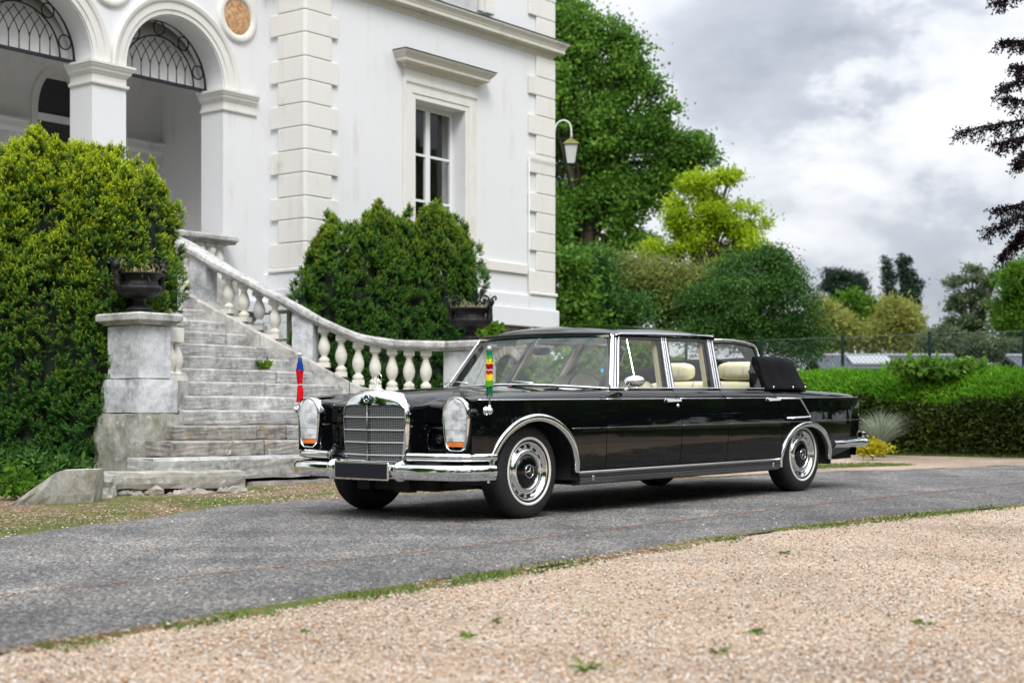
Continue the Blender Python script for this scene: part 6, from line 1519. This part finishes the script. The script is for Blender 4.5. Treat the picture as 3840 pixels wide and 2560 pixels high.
def bl(px, py, rx, ry, Y, w=None, dy=0.):
    c = at(px, py, Y+dy); k = 1.6327/5800*Y; return (c, (rx*k, rx*k*.8, ry*k), w or rx*ry)
MT['lf_plane'] = mk_leaf('plane_leaf', (.032,.090,.014), (.105,.225,.030), (.23,.41,.06), trans=.4)
MT['lf_yellow'] = mk_leaf('acacia_leaf', (.17,.28,.012), (.34,.47,.018), (.54,.66,.04), trans=.45)
MT['lf_conifer'] = mk_leaf('conifer_spray', (.020,.065,.016), (.058,.145,.030), (.13,.26,.05), trans=.2)
MT['lf_olive'] = mk_leaf('willow_leaf', (.08,.11,.025), (.21,.25,.06), (.42,.43,.15), trans=.35)
MT['lf_pine'] = mk_leaf('pine_needles', (.014,.030,.022), (.030,.055,.038), (.055,.085,.052), trans=.15)
MT['lf_bamboo'] = mk_leaf('bamboo_leaf', (.16,.19,.035), (.32,.34,.085), (.50,.48,.17), trans=.4)
MT['lf_fresh'] = mk_leaf('fresh_leaf', (.035,.09,.010), (.09,.20,.018), (.19,.34,.035), trans=.4)
MT['lf_hazy'] = mk_leaf('grey_green_leaf', (.05,.075,.045), (.10,.14,.07), (.19,.23,.11), trans=.35)
MT['lf_copper'] = mk_leaf('copper_beech_leaf', (.008,.006,.009), (.020,.011,.016), (.045,.022,.028), trans=.2)
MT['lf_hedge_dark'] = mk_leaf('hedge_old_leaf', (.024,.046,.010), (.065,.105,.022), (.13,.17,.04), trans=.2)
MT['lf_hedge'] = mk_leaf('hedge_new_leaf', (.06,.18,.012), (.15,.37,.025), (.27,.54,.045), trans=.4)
MT['lf_blue'] = mk_leaf('blue_grass', (.20,.26,.19), (.34,.40,.30), (.52,.56,.44), trans=.3)
MT['lf_gold'] = mk_leaf('golden_leaf', (.30,.30,.02), (.50,.46,.03), (.72,.64,.06), trans=.35)
def gpt(px, Y): p = at(px, 900, Y); return (p.x, p.y, gz(p.x, p.y))
# great plane tree behind the villa
Y = 42
tree('plane_tree', 'huge dark green plane tree towering right behind the villa', 'tree', gpt(1340, Y), [bl(*b, Y) for b in ((1250,60,120,110),(1330,150,120,120),(1400,190,70,85),(1290,330,120,150),(1400,330,110,120),(1490,290,60,60),(1540,370,70,55),(1590,355,38,38),(1300,520,110,120),(1420,480,100,110),(1500,440,70,60),(1340,620,90,70),(1250,200,100,150),(1440,560,70,50),(1365,60,45,60),(1603,352,44,36),(1560,322,50,40),(1535,262,36,36),(1462,215,64,60),(1440,130,46,46),(1412,70,38,46),(1600,352,40,34),(1572,400,50,40))], 112000, MT['lf_plane'], 1, clump=0.18, size=0.1, wid=.8, trunk=.36, limbs=110, shell=0.35)
Y = 38
tree('false_acacia', 'bright yellow green tree rising above the dark conifers', 'tree', gpt(1625, Y), [bl(*b, Y) for b in ((1610,440,55,45),(1665,430,35,35),(1570,500,45,55),(1640,510,65,60),(1690,520,35,50),(1760,515,24,14),(1735,480,16,12),(1705,470,20,14),(1700,540,30,14),(1720,560,50,30),(1600,570,70,40),(1520,570,50,32),(1490,585,25,22),(1660,590,60,35))], 23000, MT['lf_yellow'], 2, clump=0.13, size=0.1, wid=.45, trunk=.14, limbs=110, shell=0.3, lumps=3)
Y = 30
tree('broad_conifer', 'broad dark green conifer with rounded outline in front of the yellow green tree', 'tree', gpt(1730, Y), [bl(*b, Y) for b in ((1700,690,110,100),(1780,600,14,26),(1745,605,16,26),(1700,615,20,26),(1815,640,14,22),(1775,660,75,85),(1810,730,70,90),(1780,620,40,45),(1640,720,90,80),(1830,790,55,60),(1700,770,150,50))], 56000, MT['lf_conifer'], 3, clump=0.12, size=0.07, wid=.35, trunk=.2, limbs=20, shell=.75)
tree('leaning_willow', 'olive green feathery shrub between the dark conifers behind the car', 'tree', gpt(1530, 31), [bl(*b, 31) for b in ((1460,640,60,40),(1530,650,80,45),(1600,650,60,38),(1490,700,60,45),(1570,710,70,45),(1420,610,30,25))], 25500, MT['lf_olive'], 4, clump=0.208, size=0.111, wid=.25, drop=.6, trunk=.1, limbs=30, shell=.5)
tree('dark_conifer', 'dark blue green conifer just right of the villa corner', 'tree', gpt(1390, 29), [bl(*b, 29) for b in ((1390,680,70,80),(1370,640,45,55),(1440,720,55,60),(1360,740,70,60),(1430,780,70,30))], 25600, MT['lf_conifer'], 5, clump=0.160, size=0.078, wid=.35, trunk=.15, limbs=12, shell=.75)
tree('shrub', 'mixed leafy shrub growing against the right edge of the villa', 'shrub', gpt(1300, 28.3), [bl(*b, 28.3) for b in ((1305,680,35,50),(1320,730,35,45),(1300,620,30,30),(1330,780,40,30))], 9600, MT['lf_plane'], 6, clump=0.200, size=0.105, wid=.7, trunk=.06, limbs=10, shell=.5)
Y = 75
tree('scots_pine', 'distant grey green pine with ragged top left of the poplar', 'tree', gpt(1930, Y), [bl(*b, Y) for b in ((1915,635,28,16),(1945,640,22,18),(1925,665,38,18),(1970,660,25,18),(1985,690,22,14),(1930,695,36,14),(1905,655,18,10),(1975,640,8,14))], 14400, MT['lf_pine'], 7, clump=0.147, size=0.150, wid=.35, trunk=.25, limbs=24, shell=.2, lumps=0)
Y = 70
tree('poplar', 'tall dark twin stemmed poplar standing apart in the distance', 'tree', gpt(2070, Y), [bl(*b, Y) for b in ((2036,610,11,28),(2043,650,16,38),(2050,700,22,40),(2075,605,15,26),(2082,650,22,45),(2090,700,26,55),(2100,750,24,45),(2070,740,30,50),(2108,680,12,45))], 16000, MT['lf_pine'], 8, clump=0.1, size=0.126, wid=.5, trunk=.25, limbs=20, shell=.3, lumps=0)
Y = 44
tree('bamboo_clump', 'pale yellow bamboo clump behind the slate roof, left part', 'bamboo', gpt(1900, Y), [bl(*b, Y) for b in ((1885,720,22,32),(1905,750,32,50),(1880,790,30,40),(1935,770,26,50))], 9750, MT['lf_bamboo'], 9, clump=0.154, size=0.182, wid=.22, drop=-.4, trunk=.03, limbs=30, shell=.2, group='bamboo clumps behind the slate roof', lumps=0)
tree('bamboo_clump', 'pale yellow bamboo clump in front of the dark poplar', 'bamboo', gpt(2060, Y), [bl(*b, Y) for b in ((2050,720,26,32),(2075,750,38,55),(2035,770,34,48),(2000,780,26,40),(2090,790,30,40))], 14250, MT['lf_bamboo'], 10, clump=0.154, size=0.182, wid=.22, drop=-.4, trunk=.03, limbs=34, shell=.2, group='bamboo clumps behind the slate roof', lumps=0)
tree('green_shrub', 'fresh green shrub between the two bamboo clumps', 'shrub', gpt(1970, 46), [bl(*b, 46) for b in ((1950,700,26,28),(1985,715,26,30),(1960,740,44,36),(2010,740,24,30),(1920,710,18,20))], 12000, MT['lf_fresh'], 11, clump=0.168, size=0.120, wid=.45, trunk=.08, limbs=16, shell=.4)
Y = 50
tree('walnut_tree', 'airy grey green tree with sky showing through at the right', 'tree', gpt(2245, Y), [bl(*b, Y) for b in ((2200,650,28,18),(2240,640,28,24),(2280,650,24,26),(2190,700,38,22),(2250,700,44,30),(2180,740,36,22),(2230,760,50,32),(2290,740,24,40),(2160,770,22,14),(2205,790,45,30))], 15000, MT['lf_hazy'], 12, clump=0.14, size=0.11, wid=.5, trunk=.22, limbs=70, shell=.2, lumps=3)
tree('lime_tree', 'dense mid green tree cut by the right edge behind the fence', 'tree', gpt(2350, 43), [bl(*b, 43) for b in ((2360,660,50,55),(2340,720,40,60),(2380,760,80,90),(2345,640,20,25),(2330,790,30,50))], 23800, MT['lf_fresh'], 13, clump=0.208, size=0.120, wid=.6, trunk=.2, limbs=16, shell=.5)
tree('far_shrub', 'low olive scrub behind the fence post right of the slate roof', 'shrub', gpt(2190, 40), [bl(*b, 40) for b in ((2150,800,32,22),(2200,805,40,25),(2250,800,40,28),(2300,810,40,25),(2175,775,20,18))], 11250, MT['lf_hazy'], 14, clump=0.176, size=0.102, wid=.5, trunk=.05, limbs=10, shell=.4)
# far woods closing the horizon
r = np.random.default_rng(77); bs = []
for k in range(46):
    x = -70+k*3.6+r.uniform(-1,1); h = r.uniform(3.0,5.0); bs.append((Vector((x, 95+r.uniform(-5,8), h*.45)), (3.2, 3, h*.6), 3))
V, F, tn, cc = foliage(bs, 36000, r, .8, .5, .7, shell=.5); o = link('distant_wood', npmesh('distant_wood', V, F, tn), MT['lf_hazy'], None, kind='stuff'); tag(o, 'hazy line of distant trees beyond the slate roof', 'wood')
# copper beech reaching in from the right
root_b = gpt(2700, 19); r = np.random.default_rng(15); Vs = []; Fs = []; Ts = []; nb_ = 0
cb = empty('copper_beech', 'copper beech whose drooping dark purple branches hang in from the right edge', 'tree', loc=root_b); cbv = Vector(root_b)
mbl = MB(); mbl.smooth = True; Yb = 18.0
br = [((2620,-120),(2420,-60),(2290,5)),((2650,60),(2420,90),(2300,95)),((2650,120),(2430,150),(2298,205)),((2680,200),(2450,240),(2310,225)),((2650,250),(2400,270),(2208,300)),((2650,280),(2420,300),(2290,330)),((2640,300),(2430,330),(2338,375)),((2660,420),(2450,450),(2285,480)),((2650,430),(2420,470),(2272,530)),((2640,440),(2410,490),(2300,590)),((2640,350),(2420,360),(2350,350)),((2650,480),(2430,500),(2325,560)),((2640,160),(2420,160),(2330,150))]
for b in br:
    P_ = [at(px, py, Yb+i*-.0+r.uniform(-.4,.4)) for i, (px, py) in enumerate(b)]; pts = catmull([cbv+Vector((0,0,2.2+max(0,(P_[0].z-1.5)*.8)))]+P_, 14); mbl.tube([p-cbv for p in pts], [lerp(.07,.006,(i/(len(pts)-1))**.6) for i in range(len(pts))], 5)
    for i, p in enumerate(pts):
        t = i/(len(pts)-1)
        if t < .35: continue
        for k in range(5):
            dv = Vector((r.uniform(-.42,.12), r.uniform(-.22,.22), r.uniform(-.50,.0)))*lerp(.75,.34,t); m = 11; u = r.random((m,1)); C = np.array(p)[None]+np.array(dv)[None]*u+r.normal(size=(m,3))*.014; D = unit(np.array(dv)[None]+r.normal(size=(m,3))*.35); V, F = leaf_quads(C, D, r.uniform(.032,.055,m), .022, r); Vs.append(V); Fs.append(F+nb_); nb_ += len(V); Ts.append(np.repeat(r.random(m), 4))
            mbl.tube([p-cbv, p+dv-cbv], .004, 3)
link('leaves', npmesh('leaves', np.concatenate(Vs)-np.array(cbv)[None], np.concatenate(Fs), np.concatenate(Ts)), MT['lf_copper'], cb, kind='stuff')
mbl.build('branches', MT['bark_dark'], cb, kind='stuff')
mb = MB(); mb.smooth = True; mb.tube([(0,0,-.2),(.05,0,2),(.0,.1,5),(0,0,8)], [.42,.36,.28,.12], 12); mb.build('trunk', MT['bark'], cb)

# ---- hedge
HA = Vector((9.8,19.05,0)); HBv = Vector((1.75,25.4,0)); Hd = (HBv-HA).normalized(); Hn = Vector((Hd.y, -Hd.x, 0))    # Hn points away from the camera side
if Hn.y < 0: Hn = -Hn
HL = (HBv-HA).length
hedge = empty('clipped_hedge', 'long clipped hedge with bright green new growth on top and dark lower face', 'hedge', loc=(HA.x, HA.y, gz(HA.x, HA.y)))
hb_ = Vector(hedge.location)
SEC = [(0,-.03),(.02,.28),(.00,.55),(.03,.74),(.10,.88),(.22,1.02),(.38,1.14),(.60,1.22),(.9,1.24),(1.2,1.20),(1.35,1.0),(1.38,.5),(1.4,-.03)]
def hpt(s, q):
    k = q*(len(SEC)-1); i = min(int(k), len(SEC)-2); f = k-i; o = SEC[i][0]*(1-f)+SEC[i+1][0]*f; z = SEC[i][1]*(1-f)+SEC[i+1][1]*f; return o, z
r = np.random.default_rng(31)
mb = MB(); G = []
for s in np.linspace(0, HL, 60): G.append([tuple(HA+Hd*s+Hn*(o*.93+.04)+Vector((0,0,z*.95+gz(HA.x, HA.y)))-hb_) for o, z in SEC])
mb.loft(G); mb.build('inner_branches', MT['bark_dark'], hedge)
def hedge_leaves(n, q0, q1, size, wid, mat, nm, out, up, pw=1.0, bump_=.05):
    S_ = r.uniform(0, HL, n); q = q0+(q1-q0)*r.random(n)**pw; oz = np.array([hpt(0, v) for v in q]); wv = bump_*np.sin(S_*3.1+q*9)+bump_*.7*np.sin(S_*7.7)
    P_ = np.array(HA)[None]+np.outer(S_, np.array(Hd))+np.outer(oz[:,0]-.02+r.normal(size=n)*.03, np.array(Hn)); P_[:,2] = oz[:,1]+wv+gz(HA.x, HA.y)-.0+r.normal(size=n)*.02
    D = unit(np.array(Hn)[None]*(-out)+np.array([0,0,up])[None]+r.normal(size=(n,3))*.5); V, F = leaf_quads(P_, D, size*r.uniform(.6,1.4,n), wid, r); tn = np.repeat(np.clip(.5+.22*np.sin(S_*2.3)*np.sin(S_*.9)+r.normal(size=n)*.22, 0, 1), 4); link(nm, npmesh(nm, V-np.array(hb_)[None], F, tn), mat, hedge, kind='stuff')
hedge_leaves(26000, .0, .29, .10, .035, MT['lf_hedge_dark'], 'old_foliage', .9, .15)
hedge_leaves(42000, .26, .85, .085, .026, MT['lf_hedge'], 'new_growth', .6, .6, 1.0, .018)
# bramble growing over the hedge
tree('bramble', 'leafy bramble sprawling over the top of the hedge below the fence', 'shrub', (at(2130,870,22.2).x, 22.2, .95), [bl(*b, 22.3) for b in ((2080,842,30,8),(2130,846,40,12),(2190,850,45,13),(2150,858,60,10),(2240,846,30,8))], 2800, MT['lf_plane'], 33, clump=.09, size=.09, wid=.7, trunk=.01, limbs=30, shell=.3, lumps=0)
# shrubs behind the car, seen through its windows
tree('leafy_shrub', 'yellow green leafy shrub seen through the car side window', 'shrub', gpt(1475, 22.3), [bl(*b, 22.3) for b in ((1450,830,34,34),(1490,820,30,36),(1425,850,30,34),(1520,850,28,28),(1465,880,60,40))], 4200, MT['lf_fresh'], 41, clump=.10, size=.085, wid=.6, trunk=.015, limbs=40, shell=.2, lumps=0)
tree('border_plants', 'fresh green border plants at the foot of the villa seen through the windscreen', 'plants', gpt(1300, 22.0), [bl(*b, 22.0) for b in ((1180,860,34,22),(1240,855,34,30),(1300,850,40,36),(1360,850,36,40),(1400,850,26,40),(1270,890,120,26))], 5200, MT['lf_fresh'], 42, clump=.10, size=.085, wid=.6, trunk=.015, limbs=40, shell=.2, lumps=0)
tree('young_sycamore', 'light green sapling with broad leaves behind the right urn', 'sapling', gpt(1115, 20.9), [bl(*b, 20.9) for b in ((1108,752,14,8),(1128,760,12,8),(1118,775,16,10),(1135,778,10,8),(1100,785,12,8))], 420, MT['lf_fresh'], 43, clump=.06, size=.13, wid=.9, trunk=.008, limbs=10, shell=.1, lumps=0)
# ornamental grass and golden shrub by the hedge end
og = gpt(2022, 21.6); g_ = empty('ornamental_grass', 'blue green fountain of ornamental grass by the hedge behind the rear bumper', 'grass clump', loc=og); r = np.random.default_rng(51); mb_V = []; mb_F = []; n0 = 0; tt = []
for k in range(620):
    a = r.uniform(0, 6.28); sp = r.random()**.7*.62; h = r.uniform(.45,.80); pts = [np.array([math.cos(a)*.06*r.random(), math.sin(a)*.06*r.random(), 0])]
    for t in (.35,.65,.85,1.0): pts.append(pts[0]*0+np.array([math.cos(a)*sp*t**1.7, math.sin(a)*sp*t**1.7, h*(t*1.35-.45*t*t*(1+sp*.6))]))
    w = .005; sd_ = np.array([-math.sin(a), math.cos(a), 0])*w
    for i in range(4):
        wa, wb = 1-i/4.5, 1-(i+1)/4.5; mb_V += [pts[i]-sd_*wa, pts[i]+sd_*wa, pts[i+1]+sd_*wb, pts[i+1]-sd_*wb]; mb_F.append([n0,n0+1,n0+2,n0+3]); n0 += 4
    tt += [r.random()]*16
link('blades', npmesh('blades', np.array(mb_V), np.array(mb_F), tt), MT['lf_blue'], g_, kind='stuff')
tree('golden_shrub', 'small golden yellow shrub beside the ornamental grass near the exhaust', 'shrub', gpt(1995, 20.6), [bl(*b, 20.6) for b in ((1985,1028,20,12),(2010,1026,22,14),(2030,1032,14,10),(1995,1036,30,9))], 1500, MT['lf_gold'], 52, clump=.045, size=.05, wid=.6, trunk=.008, limbs=12, shell=.2, lumps=0)

# ---- chain link fence behind the hedge
FAo = HA+Hn*1.62-Hd*1.2; fz = gz(HA.x, HA.y)
fence = empty('chain_link_fence', 'green chain link fence on slim posts standing behind the hedge', 'fence', loc=(FAo.x, FAo.y, fz)); fv = Vector(fence.location)
MT['wire'] = plain('fence_wire', (.10,.13,.12), .5, .4); MT['post'] = plain('fence_post', (.008,.020,.018), .85, spec=.1)
def fpt(s, z): return FAo+Hd*s+Vector((0,0,z+fz))-fv
LF = HL+1.4; FH = 1.86
s = .94
while s < LF:
    mb = MB(); mb.smooth = True; mb.tube([fpt(s, -.1), fpt(s, FH+.04)], .026, 8); mb.build('post', MT['post'], fence); s += 1.46
mb = MB()
for z in (FH, FH*.66, FH*.35): mb.tube([fpt(0, z), fpt(LF, z)], .004, 4)
st = .075
for k in range(int((LF+FH)/st)):
    a = k*st
    for sg in (1, -1):
        s0, s1 = (a, a-FH) if sg > 0 else (a-FH, a)
        z0, z1 = 0, FH
        if s1 < 0 and sg > 0: z1 = FH*(a/FH); s1 = 0
        if s0 > LF: z0 = (s0-LF); s0 = LF
        if sg < 0:
            s0, s1, z0, z1 = a-FH, a, 0, FH
            if s0 < 0: z0 = -s0; s0 = 0
            if s1 > LF: z1 = FH-(s1-LF); s1 = LF
        if z1 > z0: mb.tube([fpt(s0, z0), fpt(s1, z1)], .0022, 3, caps=False)
mb.build('mesh', MT['wire'], fence, kind='stuff')
# ---- low slate roofed building beyond
def shed(name, label, px0, px1, ytop, yb, Y, skylight):
    a = at(px0, ytop, Y); b = at(px1, ytop, Y); L_ = b.x-a.x; root = empty(name, label, 'building', loc=(a.x, Y, gz(a.x, Y))); zt = a.z-gz(a.x, Y); ze = at(px0, yb, Y).z-gz(a.x, Y)
    MT.setdefault('slate', plain('slate_roof', (.085,.095,.115), .95, spec=.1, vary=.2, vscale=20)); MT.setdefault('shedwall', plain('shed_wall', (.35,.36,.34), .85, vary=.15, vscale=3)); MT.setdefault('zinc', plain('zinc_ridge', (.25,.27,.30), .8))
    mb = MB(); mb.prism([(0,ze),(1.1,zt),(2.2,ze),(2.2,ze-.05),(1.1,zt-.06),(0,ze-.05)], L_, lambda q: (q[2], q[0]-1.1, q[1])); rf = mb.build('roof', MT['slate'], root)
    mb = MB(); mb.tube([(0,0,zt+.01),(L_,0,zt+.01)], .05, 6); mb.build('ridge', MT['zinc'], rf)
    mb = MB(); mb.box((.1,-.95,-.3),(L_-.1,.95,ze-.052)); mb.build('wall', MT['shedwall'], root)
    if skylight:
        x0 = skylight; mb = MB(); dz = (zt-ze)/1.1; mb.prism([(-.85,ze+.25*dz+.02),(-.2,ze+.9*dz+.03),(-.2,ze+.9*dz+.06),(-.85,ze+.25*dz+.06)], .95, lambda q: (x0+q[2], q[0], q[1])); mb.build('skylight', plain('skylight_pane', (.30,.33,.33), .6), rf)
    return root
shed('slate_roofed_shed', 'long low slate roofed building with a pale skylight beyond the fence', 1865, 2190, 817, 850, 36, .75)
shed('small_gabled_shed', 'small pale shed roof cut by the right edge beyond the hedge', 2310, 2480, 818, 850, 33, 0)

# ---- little plants
def rosette(px, Y, n, L_, w, mat, seed, name, label, up=.6, zoff=0., cat='weed', group=None, wp=None):
    r = np.random.default_rng(seed); 
    p = wp if wp is not None else gpt(px, Y); root_loc = Vector(p)+Vector((0,0,zoff)); a = r.uniform(0, 6.28, n); D = unit(np.c_[np.cos(a), np.sin(a), np.full(n, up)+r.normal(size=n)*.25]); C = np.c_[r.normal(size=n)*L_*.15, r.normal(size=n)*L_*.15, np.abs(r.normal(size=n))*L_*.1]; V, F = leaf_quads(C, D, L_*r.uniform(.6,1.2,n), w, r, .3); o = link(name, npmesh(name, V, F, np.repeat(r.random(n), 4)), mat, None); o.location = root_loc; tag(o, label, cat, group); return o
sp = hw(12.55, D0+TR*7-.03, Z1+RI*6+.01); rosette(0,0,26,.17,.040,MT['lf_fresh'],61,'dandelion','leafy green weed growing on a middle step right of centre',up=1.0,wp=tuple(sp))
sp = hw(11.25, D0+TR*4-.02, Z1+RI*3+.01); rosette(0,0,12,.07,.022,MT['lf_fresh'],62,'seedling','tiny green weed on a lower step just right of the left pier',up=1.2,wp=tuple(sp))
tree('nettles', 'light green nettles at the far left foot of the tall yew', 'plants', gpt(60, 13.4), [bl(*b, 13.4) for b in ((40,1120,40,24),(90,1112,34,22),(20,1090,34,24))], 900, MT['lf_fresh'], 63, clump=.05, size=.06, wid=.6, trunk=.006, limbs=14, lumps=0)
tree('ground_ivy', 'light green ground ivy between the small stone lump and the pier', 'plants', gpt(190, 13.5), [bl(*b, 13.5) for b in ((190,1128,20,20),(200,1148,22,14))], 420, MT['lf_fresh'], 64, clump=.035, size=.045, wid=.7, trunk=.005, limbs=10, lumps=0)
tree('low_laurel', 'dark pointed laurel leaves under the tall yew at the left edge', 'plants', gpt(40, 14.8), [bl(*b, 14.8) for b in ((40,1075,60,30),(100,1088,50,26))], 1400, MT['lf_conifer'], 65, clump=.07, size=.10, wid=.35, trunk=.008, limbs=14, lumps=0)
tree('low_laurel', 'dark pointed laurel shoots between the tall yew and the left pier base', 'plants', gpt(175, 15.0), [bl(*b, 15.0) for b in ((170,1090,38,22),(135,1085,30,20))], 900, MT['lf_conifer'], 66, clump=.07, size=.10, wid=.35, trunk=.008, limbs=14, lumps=0)
# grass tufts along the edges of the drive (uncountable)
def tufts(name, P0, n, off, L_, mat, seed, patch=0., s0=0, s1=1, w=.004, bw=1.0):
    r = np.random.default_rng(seed); P_ = np.array(P0, float); seg = np.r_[0, np.cumsum(np.linalg.norm(np.diff(P_, axis=0), axis=1))]; s = seg[-1]*(s0+(s1-s0)*r.random(n)); x = np.interp(s, seg, P_[:,0]); y = np.interp(s, seg, P_[:,1]); tx = np.interp(s+.05, seg, P_[:,0])-x; ty = np.interp(s+.05, seg, P_[:,1])-y; L0 = np.hypot(tx, ty)+1e-9
    if patch: k = (np.sin(s*3.1+seed)+np.sin(s*7.3+1)+np.sin(s*1.3+2*seed)) > patch; s, x, y, tx, ty, L0 = s[k], x[k], y[k], tx[k], ty[k], L0[k]
    n = len(s); o = off[0]+(off[1]-off[0])*r.random(n)**1.5; x = x+ty/L0*o; y = y-tx/L0*o; z = np.array([gz(a, b) for a, b in zip(x, y)]); C = np.c_[x, y, z]; D = unit(r.normal(size=(n,3))*.6+np.array([0,0,1.0])*bw); l_ = L_*r.uniform(.5,1.3,n); V, F = leaf_quads(C, D, l_, w, r, .4); o_ = link(name, npmesh(name, V, F, np.repeat(r.random(n), 4)), mat, None, kind='stuff'); return o_
MT['lf_verge'] = mk_leaf('verge_grass', (.05,.09,.015), (.11,.19,.03), (.25,.30,.09), trans=.3)
tufts('edge_grass', NEAR[1:], 17000, (.0,.2), .03, MT['lf_verge'], 71, patch=.75, w=.005)
tufts('edge_weeds', NEAR[3:8], 3600, (-.02,.17), .034, MT['lf_verge'], 72, patch=.7, w=.013, bw=.12)
tufts('edge_weeds', NEAR[2:5], 1500, (-.02,.15), .03, MT['lf_verge'], 75, patch=.9, w=.011, bw=.15)
tufts('verge_grass', FAR[0:6], 16000, (-.15,-1.2), .03, MT['lf_verge'], 73, patch=.4, w=.004)
tufts('far_grass', [(3.2,17.9),(5.0,18.9)], 4000, (-.1,-.9), .035, MT['lf_verge'], 74, w=.006)
tufts('hedge_foot_grass', [(HA.x-.2,HA.y-.1),(HBv.x,HBv.y-.2)], 9000, (-.05,.35), .05, MT['lf_verge'], 76, w=.006)
r = np.random.default_rng(80)
for i, (px, py, n, L_, lab) in enumerate(((1075,1462,26,.045,'small green weed tuft in the gravel below the asphalt edge, centre'),(1135,1430,12,.05,'thin green weed just above the small tuft in the centre gravel'),(1350,1540,16,.085,'long flat green leaves in the gravel at the bottom edge'),(1800,1272,22,.05,'small dark weed in the gravel right of the asphalt edge weeds'),(1740,1455,20,.055,'low green weed in the right foreground gravel'),(2120,1435,18,.05,'dark green weed in the gravel towards the lower right'),(700,1452,10,.035,'pale leaf tuft in the gravel left of centre'),(1650,1500,18,.05,'green weed near the bottom right of centre'))):
    Yd = 1.0; 
    for _ in range(20): Yd = (CAMZ-gz(at(px,py,Yd).x, Yd))*5800/(py*1.6327-1573)
    q = at(px, py, Yd); rosette(0,0,n,L_*.85,.009,MT['lf_verge'] if i%2 else MT['lf_fresh'],90+i,'gravel_weed',lab,up=.16,wp=(q.x,q.y,gz(q.x,q.y)+.002))
tufts('yard_weeds', [(-.6,5.2),(1.6,5.2),(3.6,8.5),(4.6,11)], 1500, (-1.2,1.2), .022, MT['lf_verge'], 99, patch=.8, w=.005)
# ---- the park on the camera's side of the drive: it lights the car's flanks and is mirrored in its paint
r = np.random.default_rng(101); bs = []
for k in range(40):
    a = -1.2+k*.075; x = 9+20*math.sin(1.1+a*.5)+r.uniform(-2,2) ; 
for i, (x, y, h, rw) in enumerate(((15,3,7,3.2),(17,9,9,3.6),(19,15,8,3.4),(22,21,9,4),(13,-4,8,3.4),(24,28,9,4),(9,-9,9,3.6),(2,-13,8,3.6),(-5,-13,9,3.8),(-12,-9,9,3.6),(-15,-2,8,3.4),(-16,5,9,3.4),(-15,11,7,2.8))):
    tree('park_tree', 'park tree across the drive, mirrored dark in the limousine paint and chrome', 'tree', (x, y, gz(x, y)), [(Vector((x, y, h*.62)), (rw, rw, h*.42), 3), (Vector((x+rw*.5, y+rw*.3, h*.45)), (rw*.8, rw*.8, h*.34), 2), (Vector((x-rw*.4, y-rw*.3, h*.4)), (rw*.8, rw*.8, h*.33), 2)], 6500, MT['lf_plane'] if i%3 else MT['lf_conifer'], 200+i, clump=.5, size=.5, wid=.8, trunk=.3, limbs=10, shell=.5, group='park trees behind the camera')
